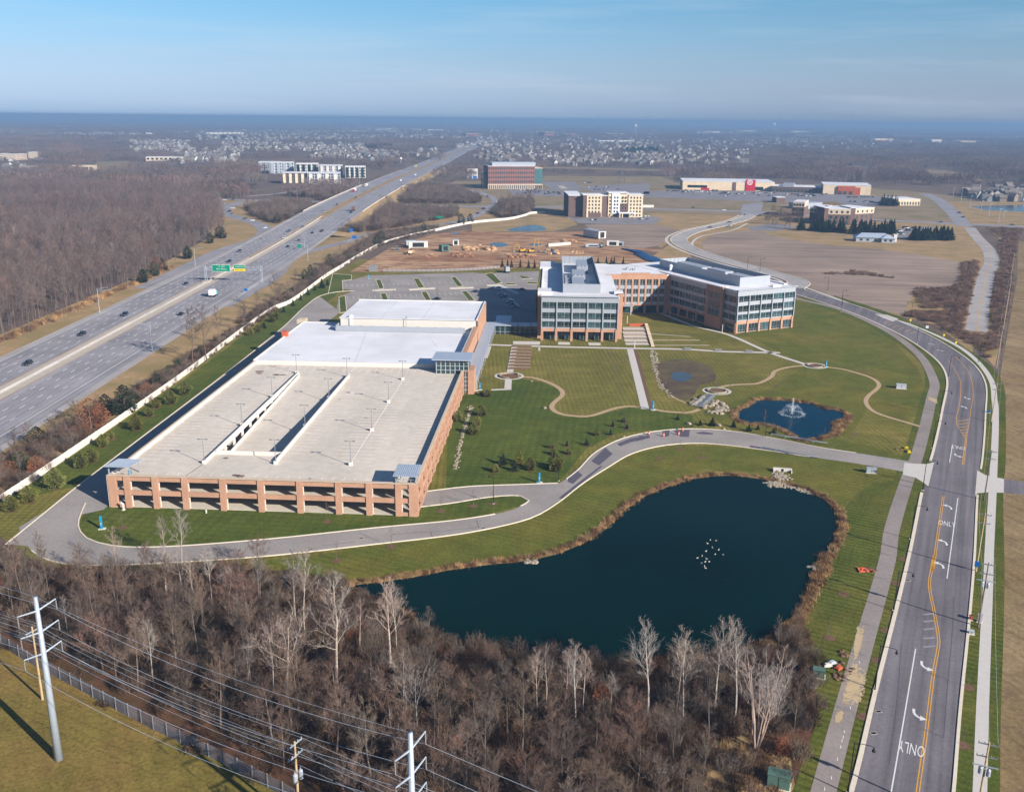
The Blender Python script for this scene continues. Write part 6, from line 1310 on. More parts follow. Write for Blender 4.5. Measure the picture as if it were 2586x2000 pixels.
cabinet('C5', 185, 1640, 3.1, 1.8, 2.1, 'green_box', 'large green cabinet in the brush at the bottom edge'); cabinet('C5', 470, 868, 1.9, 1.3, 1.5, 'green_box', 'small green cabinet on the lawn by the dug holes'); cabinet('C1', 1056, 792, 3.3, 1.6, 1.6, 'panel_lt', 'pale grey slant-lidded cabinet alone on the east lawn', -15); cabinet('C6', 978, 606, 2.6, .9, 1.5, 'panel', 'pale grey board-like cabinet on the lawn south of the drive', -8); cabinet('C5', 1555, 565, .8, .6, .7, 'panel_lt', 'small white box on the verge below the transformer pole'); cabinet('C1', 1677, 965, .8, .6, .8, 'signblue', 'small pale blue box on the verge near the bend'); cabinet('C6', 1900, 130, .8, .6, .7, 'panel', 'little grey box on the verge beside the bend arrow') if False else None
cabinet('C5', 1612, 480, .7, .5, 1.6, 'panel', 'narrow grey cabinet at the foot of the transformer pole'); cabinet('C5', 1550, 465, .5, .4, .9, 'orange', 'small orange marker box on the right verge')
def drum(z, x, y, label):
    b = g(z, x, y); r = empty('traffic_drum', b, label, 'traffic barrel', 'orange drums round the broken drive'); m = MB(); m.lathe((*b, .08), [(.45, 0), (.45, .1), (.32, .1), (.32, .5)], 12); m.lathe((*b, .78), [(.29, 0), (.25, .5), (.1, .55)], 12); m.obj('barrel', MT['orange'], r); m = MB(); m.lathe((*b, .58), [(.32, 0), (.29, .2)], 12); m.obj('white_band', MT['white'], r)
for i, (x, y) in enumerate(((160, 1005), (318, 1025), (478, 1010), (520, 965))): drum('E4', x, y, 'orange and white drum beside the dark patches on the drive, %s from the left' % ORD[i])
drum('B3', 2000, 1165, 'orange barrel at the scrub beside the closed old road')
# fountain
b = g('E4', 1690, 785); r = empty('fountain', b, 'white fountain jet spraying from the middle of the blue pond', 'fountain'); t = NT('spray'); t.b.inputs['Base Color'].default_value = (.8, .85, .9, 1); tr = t.new('ShaderNodeBsdfTransparent'); mx = t.new('ShaderNodeMixShader'); mx.inputs[0].default_value = .5; t.l(t.b.outputs[0], mx.inputs[1]); t.l(tr.outputs[0], mx.inputs[2]); t.l(mx.outputs[0], t.n['Material Output'].inputs[0]); MT['spray'] = t.m
rg = random.Random(9)
def drops(n, f, s):
    m = MB()
    for _ in range(n):
        p = np.array(f()); d = np.array([rg.uniform(-1, 1), rg.uniform(-1, 1), rg.uniform(-1, 1)]) * s; e = np.array([rg.uniform(-1, 1), rg.uniform(-1, 1), rg.uniform(-1, 1)]) * s; m.add([p, p + d, p + e], [(0, 1, 2)])
    return m
def jet(): z = rg.random() ** 1.2 * 5.4; q = .1 + .09 * (5.4 - z) / 2; return (b[0] + rg.gauss(0, q), b[1] + rg.gauss(0, q), .1 + z)
def cone():
    a = rg.uniform(0, 6.28); t = rg.random(); rad = 3.6 * t; return (b[0] + rad * math.cos(a), b[1] + rad * math.sin(a), .1 + 4 * 2.4 * t * (1 - t) + rg.gauss(0, .2) + 1.1 * (1 - t) ** 2)
def ring(): a = rg.uniform(0, 6.28); rad = rg.gauss(3.6, .5); return (b[0] + rad * math.cos(a), b[1] + rad * math.sin(a), .12 + abs(rg.gauss(0, .12)))
drops(500, jet, .16).obj('jet', MT['spray'], r); drops(900, cone, .16).obj('spray', MT['spray'], r); drops(500, ring, .2).obj('splash', MT['spray'], r)
# rocks
rg = random.Random(17)
def rocks(name, z, pts, n, w, r0, r1, label):
    P = curve(gs(z, pts), 1.); m = MB(); L = along(P, .25)
    for _ in range(n):
        x, y, a = rg.choice(L); m.rock((x + rg.gauss(0, w), y + rg.gauss(0, w), .04), rg.uniform(r0, r1), rg, 0, .45)
    stuff(name, m, MT['stone'], label)
rocks('rock_channel', 'E3', [(0, 1185), (45, 950), (90, 800), (110, 720), (145, 600)], 330, .35, .14, .36, 'line of pale rocks down the lawn beside the garage'); rocks('rock_edging', 'E4', [(195, 90), (195, 180), (220, 290), (265, 420), (330, 530), (400, 600)], 300, .5, .14, .4, 'pale rock edging around the mud basin'); rocks('rock_cascade', 'E4', [(240, 130), (245, 250)], 40, .4, .2, .5, 'small rock cascade at the head of the mud basin'); rocks('riprap', 'E4', [(1560, 1420), (1550, 1530), (1480, 1530), (1600, 1545)], 220, 1., .25, .6, 'pale riprap below the concrete outfall at the large pond'); rocks('outlet_rocks', 'E4', [(620, 690), (730, 600)], 40, .7, .6, 1.2, 'big pale slabs along the left of the footbridge'); rocks('outlet_rocks', 'E4', [(760, 740), (860, 650), (960, 690), (880, 770), (930, 730), (1060, 770)], 70, .9, .5, 1.1, 'big pale slabs tumbling from the footbridge to the blue pond'); rocks('shore_rocks', 'E4', [(1440, 1530), (1640, 1560), (1760, 1590), (1900, 1640)], 120, .6, .2, .5, 'scattered pale stones along the far shore of the large pond'); rocks('shore_rocks', 'C4', [(215, 60), (290, 50)], 20, .5, .3, .7, 'small rock cluster on the near lawn shore of the pond'); rocks('shore_rocks', 'C6', [(530, 1350), (570, 1370)], 26, .5, .3, .7, 'white rock cluster on the right shore of the large pond')
for i, (z, x, y, s, l) in enumerate((('E4', 588, 893, .9, 'rounded pinkish boulder beside the drive bend'), ('E4', 910, 910, .9, 'pale square boulder between small pines by the drive'), ('E4', 965, 945, .5, 'flat grey stone near the drive kerb'), ('E3', 820, 625, .8, 'pale boulder at the sharp bend of the gravel path'), ('E3', 698, 378, .5, 'small pale boulder below the gravel path start'))):
    b = g(z, x, y); m = MB(); m.rock((*b, .03), s, random.Random(i), 0, .55); tag(m.obj('boulder', MT['stone']), l, 'boulder')
b = g('E4', 1585, 1395); F = Fr(*b, -10); r = empty('outfall_headwall', b, 'pale concrete outfall headwall above riprap at the large pond', 'headwall'); m = MB(); m.box(F, -2.5, 2.5, -.3, .3, 0, 1.0); m.box(F, -2.5, -2.2, -1.4, -.3, 0, .7); m.box(F, 2.2, 2.5, -1.4, -.3, 0, .7); m.obj('wall', MT['walk'], r); m = MB(); m.lathe((0, 0, 0), [(.01, 0)], 3); m = MB(); q = F.p(0, -.33); m.tube([(*q, .5), (*F.p(0, -.2), .5)], .4, 14); m.obj('pipe_mouth', MT['darkmetal'], r)
# birds on the pond: white geese
def goose():
    r = bpy.data.objects.new('goose', None); COL.objects.link(r); tag(r, None, 'goose'); m = MB(); m.tube([(-.42, 0, .2), (-.25, 0, .13), (0, 0, .14), (.22, 0, .13), (.3, 0, .18)], [.02, .14, .19, .13, .05], 8); m.tube([(.22, 0, .2), (.32, 0, .34), (.33, 0, .5), (.36, 0, .55), (.44, 0, .53)], [.06, .045, .045, .06, .02], 6); m.obj('body', MT['white_v'], r, smooth=True); m = MB(); m.tube([(.43, 0, .53), (.53, 0, .51)], [.03, .01], 5); m.obj('bill', MT['orange'], r); return Proto(r)
GO = goose()
for i, (x, y) in enumerate(((1438, 28), (1472, 14), (1503, 34), (1522, 54), (1468, 64), (1494, 55), (1490, 88), (1496, 100), (1565, 2), (1620, 4), (1500, -20), (1545, -45), (1510, -75), (1530, -100), (1570, -95), (1590, -30))): GO.place((*g('C4', x, y), .05), i * 1.3, .6, 'white goose afloat in the scattered flock on the dark pond', 'flock of white geese on the pond')
# dug holes, tarps
b = g('C5', 805, 118); r = empty('orange_tarp', b, 'crumpled orange sheeting on the lawn beside the trail', 'tarp'); m = MB(); rg = random.Random(4)
n = 7; vs = [(b[0] + (i - 3) * .55 + rg.uniform(-.2, .2), b[1] + (j - 2) * .45 + rg.uniform(-.2, .2), .1 + abs(rg.gauss(0, .25))) for j in range(5) for i in range(n)]; m.add(vs, [(j * n + i, j * n + i + 1, (j + 1) * n + i + 1, (j + 1) * n + i) for j in range(4) for i in range(n - 1)]); m.obj('sheet', MT['orange'], r)
for i, (z, x, y, mt, l) in enumerate((('C5', 535, 795, 'white_v', 'white slab lying on the lawn by the dug holes'), ('C5', 565, 778, 'panel_lt', 'pale board leaning on the dug soil'), ('C5', 610, 815, 'orange', 'orange scrap beside the dug soil near the trail'), ('C6', 1255, 415, 'signyellow', 'yellow hose coil by the trail at the driveway'), ('C6', 1275, 445, 'signyellow', 'yellow drum lying in dug soil by the driveway'))):
    b = g(z, x, y); m = MB(); m.box(Fr(*b, 20 * i), -.7, .7, -.45, .45, .1, .45); m.box(Fr(*b, 20 * i + 9), -.5, .5, -.3, .3, .45, .6); tag(m.obj('site_debris', MT[mt]), l, 'debris')
m = MB()
for z, x, y, s in (('C5', 650, 715, .9), ('C5', 625, 800, 1.3), ('C5', 610, 870, 1.1), ('C6', 1235, 430, 1.6), ('C5', 840, 110, 1.2)):
    p = g(z, x, y)
    for _ in range(14): m.rock((p[0] + rg.gauss(0, s * .6), p[1] + rg.gauss(0, s * .6), 0), rg.uniform(.2, .55), rg, 0, .5)
stuff('dug_soil', m, MT['mulch'], 'heaps of dug brown soil beside the trail')
# construction site
def hut(z, x, y, w, d, h, ang, mat, rmat, label, cat='trailer'):
    b = g(z, x, y); F = Fr(*b, ang); r = empty('site_trailer', b, label, cat); m = MB(); m.box(F, -w / 2, w / 2, -d / 2, d / 2, .5, h); m.obj('body', MT[mat], r); m = MB(); m.box(F, -w / 2 - .1, w / 2 + .1, -d / 2 - .1, d / 2 + .1, h, h + .15); m.obj('roof', MT[rmat], r); m = MB(); m.box(F, -w * .3, w * .3, -d / 2 - .03, -d / 2, 1, h - .5); m.obj('door', MT['darkmetal'], r)
    for u in (-w * .35, w * .35): m = MB(); m.tube([F.p(u, -d / 2 + .1) + (.4,), F.p(u, d / 2 - .1) + (.4,)], .4, 8); m.obj('wheel', MT['rubber'], r)
hut('F5', 318, 155, 14, 5, 4.8, 8, 'white_v', 'roofwhite', 'long white site trailer at the left of the bare building site'); hut('F5', 252, 138, 7, 4, 4, 20, 'panel', 'panel_lt', 'grey site trailer behind the long white one'); hut('F5', 535, 183, 6, 5, 4.6, 30, 'green_box', 'green_box', 'green container among rubble on the building site', 'container'); hut('F5', 632, 135, 4.5, 6, 4.6, 5, 'white_v', 'panel', 'white container with a dark open door on the building site', 'container'); hut('F5', 1790, 68, 7, 22, 6, 30, 'white_v', 'panel', 'long grey-roofed trailer at the far corner of the building site'); hut('F5', 1945, 140, 9, 4, 4, -10, 'white_v', 'roofwhite', 'white mixer lorry body beside the blue pipes', 'lorry'); hut('F5', 2010, 142, 4, 4, 3.4, -10, 'panel', 'panel_lt', 'small grey truck cab at the right of the site vehicles', 'lorry'); hut('F5', 1780, 150, 12, 3, 2.4, 5, 'panel', 'roofwhite', 'low flat trailer in front of the site vehicles'); hut('F5', 140, 172, 5, 2.2, 2, 5, 'dgrey', 'darkmetal', 'dark pickup parked at the left of the building site', 'lorry')
def digger(z, x, y, ang, label, boom=7, mat='yellowp'):
    b = g(z, x, y); F = Fr(*b, ang); r = empty('excavator', b, label, 'excavator', 'excavators on the building site')
    for s in (-1.3, 1.3): m = MB(); m.box(F, -2, 2, s - .35, s + .35, 0, .9); m.obj('track', MT['darkmetal'], r)
    m = MB(); m.box(F, -2, 1.6, -1.4, 1.4, 1, 2.2); m.box(F, -2.2, -1, -1.3, 1.3, 2.2, 2.7); m.obj('body', MT[mat], r); m = MB(); m.box(F, .2, 1.6, -1.3, -.2, 2.2, 3.6); m.obj('cab', MT['glass'], r)
    m = MB(); m.tube([F.p(1.4, .3) + (2,), F.p(3.2, .3) + (boom * .85,), F.p(5.2, .3) + (boom * .8,), F.p(6.4, .3) + (1.4,)], [.35, .3, .25, .15], 5); m.obj('boom', MT[mat], r); m = MB(); m.box(F, 5.8, 7, -.3, .9, .5, 1.5); m.obj('bucket', MT['dgrey'], r)
digger('F5', 1185, 190, 200, 'yellow excavator in the middle of the building site'); digger('F5', 1262, 195, 20, 'yellow excavator with its boom raised beside the puddles', 12); digger('F5', 1440, 205, 150, 'dark excavator on a spoil heap at the right of the site', 6, 'dgrey'); digger('F5', 1840, 150, 60, 'dark machine among the parked site vehicles', 7, 'dgrey'); digger('F5', 250, 205, 100, 'brown machine left of the building site rubble', 6, 'brick_tan')
b = g('F5', 1500, 140)
for i in range(7): p = g('F5', 1420 + i * 25, 140 - i * 2); m = MB(); m.box(Fr(*p, 15), -1.7, 1.7, -1.5, 1.5, 0, 2.2); tag(m.obj('concrete_block', MT['walk']), 'pale precast block in the row on the building site, %s from the left' % ORD[i], 'concrete block', 'row of precast blocks')
rg = random.Random(21); m = MB()
for x0, x1, y, n, r_ in ((690, 960, 160, 70, 2.2), (600, 780, 215, 40, 1.4), (1060, 1300, 225, 50, 1.6), (1380, 1480, 195, 26, 2.), (1520, 1630, 100, 34, 2.2), (380, 480, 220, 26, .9), (1600, 1700, 190, 24, 1.2), (200, 300, 190, 20, 1.2)):
    for _ in range(n): p = g('F5', rg.uniform(x0, x1), y + rg.gauss(0, 9)); m.rock((*p, -.1), r_ * rg.uniform(.4, 1.2), rg, 0, .5)
stuff('spoil_heaps', m, MT['soil'], 'heaps of brown spoil across the building site')
for i in range(9):
    p = g('B2', 1870 + i * 14, 850 + i * 1.5); q = g('B2', 1960 + i * 16, 868 + i * 7); m = MB(); m.tube([(*p, .6), (*q, .6)], .55, 7); tag(m.obj('blue_pipe', MT['bluepipe']), 'blue plastic pipe laid out in the left bundle behind the office', 'pipe', 'bundles of blue pipes behind the office')
for i in range(10):
    p = g('B2', 1945 + i * 8, 880 + i * 4.5); q = g('B2', 2080 + i * 8, 905 + i * 4); m = MB(); m.tube([(*p, .6), (*q, .6)], .55, 7); tag(m.obj('blue_pipe', MT['bluepipe']), 'blue plastic pipe laid out in the right bundle behind the office', 'pipe', 'bundles of blue pipes behind the office')
for i, (z, x, y, s) in enumerate((('E6', 760, 553, 3.4), ('E6', 1098, 500, 3.2), ('E6', 1278, 540, 3.2), ('E6', 1508, 632, 4.), ('B6', 962, 708, 3.))):
    b = g(z, x, y); r = empty('light_column', b, ('short white light column at the head of the courtyard lawn', 'white light column in the shade beside the right wing', 'second white light column in the right wing shade', 'white light column at the corner of the right wing', 'white light column on the long straight walk')[i], 'lamp', 'white light columns'); m = MB(); m.lathe((*b, .08), [(.14, 0), (.14, s)], 8); m.obj('column', MT['white_v'], r); m = MB(); m.lathe((*b, .08 + s), [(.18, 0), (.18, .15)], 8); m.obj('cap', MT['panel'], r)
for i, (x, y) in enumerate(((578, 100), (905, 115), (1232, 126))):
    b = g('E4', x, y); F = Fr(*b, -2); r = empty('park_bench', b, 'dark bench on a pale pad beside the straight walk, %s from the terraces' % ORD[i], 'bench', 'benches beside the straight walk'); m = MB(); m.box(F, -1.5, 1.5, -.3, .3, .4, .5); m.obj('seat', MT['dgrey'], r); m = MB(); m.box(F, -1.5, 1.5, .25, .33, .5, .95); m.obj('backrest', MT['dgrey'], r)
    for u in (-1.3, 1.3): m = MB(); m.box(F, u - .06, u + .06, -.28, .28, .1, .4); m.obj('leg', MT['dgrey'], r)
b = g('E1', 490, 820); r = empty('standpipe', b, 'white standpipe against the left end of the garage front', 'pipe'); m = MB(); m.tube([(*b, 0), (*b, 1.6), (b[0] - .5, b[1], 1.9)], .25, 8); m.obj('pipe', MT['white_v'], r); m = MB(); m.lathe((*b, 0), [(.5, 0), (.5, .12)], 10); m.obj('collar', MT['kerb'], r)
b = g('E1', 1402, 855); r = empty('fire_hydrant', b, 'small cream hydrant on the grass in front of the garage', 'hydrant'); m = MB(); m.lathe((*b, 0), [(.22, 0), (.22, .1), (.14, .12), (.14, .7), (.18, .75), (.1, .95)], 10); m.obj('barrel', MT['white_v'], r); m = MB(); m.tube([(b[0] - .28, b[1], .5), (b[0] + .28, b[1], .5)], .07, 6); m.obj('outlet', MT['white_v'], r)
for i, (x, y, ty) in enumerate(((1118, 350, 300), (1358, 440, 405), (1443, 495, 458))): b, hh, r = signboard('C1', x, y, ty, .8, .8, MT['signyellow'], 'yellow warning sign on the outside of the street bend, %s counting towards the camera' % ORD[i], 'road sign', 1)
b, hh, r = signboard('C1', 1240, 370, 345, 1.3, 1.2, MT['panel_lt'], 'white box on a post beside the curving pavement', 'sign', 1)
# ---------------------------------------------------------------- planting on the campus
def plant(pr, z, x, y, ty=None, label=None, group=None, h=None, rz=None, wide=1.):
    b = g(z, x, y); hh = h or htop(z, x, y, ty); s = hh / pr.r['h0']; return pr.place(b, rng.uniform(0, 6.28) if rz is None else rz, (s * wide * rng.uniform(.82, 1.2), s * wide * rng.uniform(.82, 1.2), s), label, group)
mulch = MB()
def ring(b, r=1.1):
    q = [(b[0] + r * math.cos(t) * rng.uniform(.85, 1.1), b[1] + r * math.sin(t) * rng.uniform(.85, 1.1)) for t in np.linspace(0, 6.28, 13)[:-1]]; mulch.poly(q, .09)
FP = [(80, 1660, 1545), (205, 1600, 1480), (395, 1500, 1350), (575, 1350, 1240), (650, 1312, 1215), (730, 1205, 1115), (785, 1150, 1085), (970, 1085, 975), (1060, 990, 920), (1110, 930, 860), (1215, 900, 800), (1315, 830, 740), (1780, 412, 355), (1830, 392, 340), (1880, 362, 318), (1935, 318, 270), (1965, 285, 235)]
for i, (x, y, t) in enumerate(FP):
    plant(P_BUSHY[i % 2], 'B4', x, y, t, 'round bushy olive pine inside the white fence, %s from the bottom left' % ORD[i], 'bushy pines inside the white fence', wide=1.35); ring(g('B4', x, y), 1.6)
for i, (x, y, t) in enumerate(((190, 365, 320), (240, 320, 280), (275, 300, 255), (330, 250, 205), (395, 205, 160), (450, 165, 120), (500, 130, 80), (550, 95, 55), (600, 80, 10), (640, 60, 15))): plant(P_DARK[i % 2], 'B5', x, y, t, 'dark spruce inside the far stretch of white fence, %s going away' % ORD[i], 'spruces inside the white fence', wide=1.2)
LP = [(370, 1210, 1130, 'd'), (540, 1200, 1095, 'd'), (690, 1190, 1070, 'b'), (590, 1130, 1000, 'y'), (440, 1140, 1035, 'd'), (925, 1190, 1040, 'b'), (885, 990, 930, 'd'), (1025, 970, 915, 'd'), (1205, 965, 900, 'd'), (1300, 872, 815, 'd'), (1425, 868, 815, 'd'), (1445, 792, 735, 'd'), (1550, 752, 705, 'd'), (1575, 812, 765, 'd'), (1045, 1045, 985, 'b'), (900, 1050, 990, 'b'), (25, 740, 640, 'b'), (240, 690, 590, 'b'), (200, 790, 690, 'b'), (165, 860, 760, 'b'), (295, 520, 450, 'b'), (245, 500, 455, 'd')]
for i, (x, y, t, k) in enumerate(LP):
    w = {'d': 'small dark spruce', 'y': 'yellow-green pointed pine', 'b': 'soft olive pine'}[k]; pr = {'d': P_DARK[i % 2] if i % 3 else P_BUSHY[0], 'y': P_YEL, 'b': P_BUSHY[i % 2]}[k]
    wh = 'beside the pale rock channel' if i in (16, 17, 18, 19) else 'by the glazed tower' if i > 19 else ('above the blue post by the drive' if x < 1100 and y > 960 else 'near the drive bend')
    plant(pr, 'E3', x, y, t, ('%s %s' % (w, wh)) + (', %s of its row' % ORD[i % 20] if i not in (3,) else ''), 'pines on the south lawn', wide=1.3); ring(g('E3', x, y), 1.2)
for i, (x, y, t) in enumerate(((470, 845, 790), (710, 905, 840), (840, 910, 815), (1062, 925, 850), (1228, 968, 890), (1325, 950, 890), (1490, 992, 930))):
    plant(P_DARK[i % 2], 'E4', x, y, t, 'dark spruce between the drive and the blue pond, %s from the left' % ORD[i], 'spruces by the fountain pond', wide=1.35)
SP = [('E2', 640, 865, 690, 'in front of the garage bays'), ('E2', 730, 1225, 1030, 'between drive and pond, nearest the wood'), ('E2', 1232, 1098, 900, 'between drive and pond, second along'), ('E2', 1690, 768, 600, 'on the grass island, left one'), ('E2', 1985, 722, 560, 'on the grass island, middle one'), ('E2', 2165, 700, 560, 'on the grass island, near its tip'), ('E1', 480, 1020, 850, 'beside the bright blue post left of the garage'), ('C5', 1030, 208, 120, 'on the trail verge below the orange sheeting'), ('C5', 950, 545, 430, 'on the trail verge by the second lamp'), ('C5', 890, 757, 640, 'on the trail verge by the first lamp'), ('C5', 790, 1155, 1040, 'on the trail verge nearest the sand spill'), ('C5', 1075, 38, -70, 'on the trail verge by the third lamp'), ('C5', 1530, 945, 820, 'on the right verge beside the white pavement'), ('C5', 1500, 1360, 1240, 'on the right verge low in the picture'), ('C5', 545, 595, 480, 'on the pond lawn beside the trail'), ('C5', 650, 285, 180, 'on the pond lawn above the long pole shadow'), ('E4', 1395, 905, 730, 'standing dark against the blue pond'), ('E4', 1660, 1000, 850, 'standing against the near end of the blue pond'), ('C6', 610, 330, 250, 'on the right tip of the blue pond'), ('E4', 1030, 520, 430, 'beside the ring walk'), ('E4', 700, 500, 380, 'in the edge of the mud basin'), ('E4', 880, 470, 350, 'behind the ring walk at the basin'), ('E4', 1530, 480, 410, 'on the lawn above the blue pond'), ('C6', 845, 305, 240, 'on the lawn right of the blue pond'),
      ('C1', 790, 672, 630, 'by the thin gravel path'), ('C1', 725, 690, 650, 'on the east lawn by the path'), ('C1', 1000, 560, 480, 'on the east lawn near the trail'), ('C1', 355, 370, 270, 'east of the right wing'), ('E3', 1545, 200, 120, 'at the end of a row across the centre lawn'), ('E4', 500, 1160, 1060, 'on the bank below the drive'), ('E4', 740, 1250, 1170, 'on the bank above the large pond'), ('E4', 270, 1260, 1170, 'on the bank left of the large pond')]
for z, x, y, t, w in SP:
    b = g(z, x, y); h = min(max(htop(z, x, y, t), 2.5), 8.); pr = T_SAP[rng.randint(0, 1)]; pr.place(b, rng.uniform(0, 6), h / 5., 'leafless sapling in a mulch ring ' + w, 'staked saplings'); ring(b, 1.15)
for i in range(9):
    b = g('E3', 1425 + i * 13, 130 + i * 52); T_SAP[i % 2].place(b, i * 1.3, .9, 'leafless sapling in the row across the centre lawn, %s from the office' % ORD[i], 'sapling row on the centre lawn')
for i, (x, y) in enumerate(((515, 330), (885, 312), (1270, 302), (565, 432), (965, 412), (140, 335), (385, 425), (1650, 270), (1135, 240), (750, 210), (510, 230))): T_SAP[i % 2].place(g('E5', x, y), i, 1.25, 'leafless young tree on a kerbed island of the empty lot', 'young trees in the empty lot')
for i, (x, y) in enumerate(((1622, 742), (1702, 752), (1815, 772))): T_SAP[i % 2].place(g('E5', x, y), i, 1.6, 'leafless young tree in front of the covered walkway, %s from the left' % ORD[i], 'young trees by the covered walkway')
for i, (x, y) in enumerate(((1020, 312), (1065, 315), (1098, 318), (1172, 318), (1240, 322), (1290, 322), (1820, 300), (1890, 292), (1932, 296), (1955, 296), (2030, 294))): P_DARK[i % 2].place(g('F5', x, y), i, (.8, .8, 1.1), 'dark narrow spruce along the back edge of the campus, %s from the left' % ORD[i], 'spruces along the back edge')
tag(stuff('mulch', mulch, MT['mulch'], 'brown mulch rings under the young trees'))
# ---------------------------------------------------------------- trees between highway and fence
for i, (x, y, t, k) in enumerate(((1472, 600, 205, 'T'), (1370, 612, 230, 'T'), (1565, 480, 210, 'T'), (1745, 380, 190, 'T'), (1900, 250, 120, 'T'), (1955, 230, -30, 'T'))): plant(T_TALL[i % 3], 'B4', x, y, t, 'tall bare grey tree on the highway verge beside the white fence, %s from the left' % ORD[i], 'tall bare trees by the white fence')
for i, (x, y, t, k) in enumerate(((890, 965, 765, 'd'), (760, 985, 830, 'd'), (1130, 765, 688, 'd'), (1265, 650, 585, 'd'), (1190, 690, 630, 'd'), (155, 1385, 1240, 'd'), (270, 1190, 1060, 'd'), (370, 1200, 1090, 'o'), (650, 1090, 860, 'o'), (420, 1060, 960, 'o'), (260, 1400, 1270, 'o'), (550, 1010, 880, 'o'), (700, 1040, 900, 'o'), (480, 1180, 1060, 'o'), (60, 1420, 1300, 'o'), (20, 1480, 1380, 'o'), (1040, 830, 750, 'o'), (330, 1340, 1220, 'o'), (1420, 560, 490, 'd'), (150, 1480, 1380, 'o'), (580, 1120, 1020, 'o'))):
    if k == 'o' and i % 2: pr = T_WIDE[i % 3]; w = 'reddish twiggy shrub tree'
    else: pr = P_WILD[i % 2] if k == 'd' else P_OAK[i % 2]; w = 'dark wild pine' if k == 'd' else 'small oak holding rusty dead leaves'
    plant(pr, 'B4', x, y, t, w + ' in the roadside thicket, %s from the near end' % ORD[i % 20], 'thicket beside the highway', wide=1.25)
VB = [[(-143, 150), (-127, 150), (-124, 262), (-133, 300), (-141, 250)], [(-134, 290), (-122, 290), (-119, 430), (-124, 430)], [(-128, 430), (-118, 430), (-113, 560), (-100, 720), (-112, 720)], [(-124, 560), (-96, 720), (-66, 805), (-66, 850), (-112, 800)]]
for i, q in enumerate(scatter(VB[0], 6.5, rng) + scatter(VB[2], 10, rng) + scatter(VB[3], 15, rng)):
    (T_WIDE[i % 3] if i % 3 else T_TALL[i % 3]).place(q, rng.uniform(0, 6), rng.uniform(.35, .6) * (1.1 if q[1] > 430 else 1), 'low bare tree in the thicket along the highway verge by the white fence', 'bare scrub trees along the white fence')
# ---------------------------------------------------------------- the wood in the foreground
HERO = [('C4', 1085, 1165, 498, 'P', 'broad-crowned pale tree against the pond, tallest of the shore trees'), ('C4', 1335, 1195, 562, 'P', 'slim pale tree right of the broad-crowned one on the pond shore'), ('C4', 1560, 1118, 480, 'P', 'tall pale tree with narrow crown against the dark pond'), ('C4', 1705, 1190, 500, 'P', 'thin pale tree left of the leaning clump'), ('C4', 572, 1185, 648, 'P', 'straight pale tree in the middle of the pond shore'), ('C4', 627, 1135, 700, 'P', 'leaning pale tree beside the straight one at mid shore'), ('C4', 365, 1090, 680, 'P', 'pale tree with tufted top left of mid shore'), ('C4', 502, 1110, 690, 'P', 'thin double-topped pale tree left of mid shore'), ('C4', 820, 1165, 848, 'P', 'short pale tree under the gap in the shore trees'), ('C4', 1290, 1130, 640, 'P', 'slender pale tree just left of the slim pair'), ('C4', 300, 1120, 700, 'P', 'thin pale tree nearest the bend in the shore'), ('C3', 1085, 830, 195, 'P', 'tall pale tree with full crown over the left end of the pond'), ('C3', 1130, 700, 210, 'P', 'second pale trunk beside the full-crowned tree at the pond'), ('C3', 155, 370, 30, 'P', 'lone thin pale tree by the drive'), ('C3', 412, 500, -10, 'P', 'pale forked tree reaching over the lawn'), ('C3', 475, 565, -25, 'P', 'pale twin of the forked tree reaching over the lawn'), ('C3', 705, 1010, 150, 'P', 'tall pale tree at the left tip of the pond'), ('C3', 345, 1000, 480, 'S', 'spreading pale tree with wide low limbs left of centre'), ('C3', 1170, 1245, 790, 'S', 'spreading pale tree with twisted limbs above the cut-off steel pole'), ('C3', 1280, 1250, 900, 'S', 'smaller spreading pale tree beside the twisted one'), ('C3', 90, 900, 600, 'P', 'pale leaning tree in the middle of the wood'), ('C3', 870, 700, 330, 'P', 'thin pale tree on the grassy pond corner'), ('C2', 838, 200, -60, 'P', 'thin pale trunk against the drive at the left'), ('C2', 1190, 325, -60, 'P', 'leaning pale trunk against the drive'), ('C2', 1295, 300, -40, 'P', 'straight pale trunk against the drive'), ('C2', 1382, 350, 30, 'P', 'pale tree with many upright limbs against the lawn'), ('C2', 1510, 370, -40, 'P', 'tall single pale trunk against the lawn'), ('C2', 1620, 450, 160, 'S', 'pale antler-shaped tree against the wood edge'), ('C2', 1775, 945, 620, 'P', 'pale slim tree deep in the left wood'), ('C2', 1095, 930, 480, 'P', 'tall trunk in the left wood behind the wires'), ('C2', 1950, 1000, 560, 'S', 'spreading pale tree right of the left wood'), ('C2', 1850, 340, 30, 'P', 'thin pale tree beside the lawn at the wood edge'), ('C2', 480, 560, 300, 'P', 'grey tree behind the steel pole arms'), ('E1', 420, 1529, 1040, 'P', 'pale tree leaning over the drive bend'), ('E1', 1140, 1500, 830, 'P', 'bushy-topped pale tree in front of the garage lawn'), ('E1', 960, 1420, 900, 'P', 'pale tree left of the bushy-topped one by the lawn')]
hp = []
for i, (z, x, y, t, k, l) in enumerate(HERO):
    pr = T_PALE[i % 3] if k == 'P' else T_SPREAD[i % 2]; plant(pr, z, x, y, t, l, 'pale trees standing out of the wood', wide=1.05); hp.append(g(z, x, y))
b = g('C4', 1855, 1385); T_CLUMP.place(b, .6, 1.08, 'big many-stemmed pale tree fanning out at the right end of the wood', 'pale trees standing out of the wood')
b = g('C4', 1960, 1200); T_CLUMP.place(b, 2.4, .8, 'smaller many-stemmed pale tree behind the big fan-shaped one', 'pale trees standing out of the wood')
TR1 = [(x, y) for x, y in WOODB]
cand = scatter(WOODB, 5.6, rng); cand.sort(key=lambda q: math.hypot(*q)); k = 0; REST = []
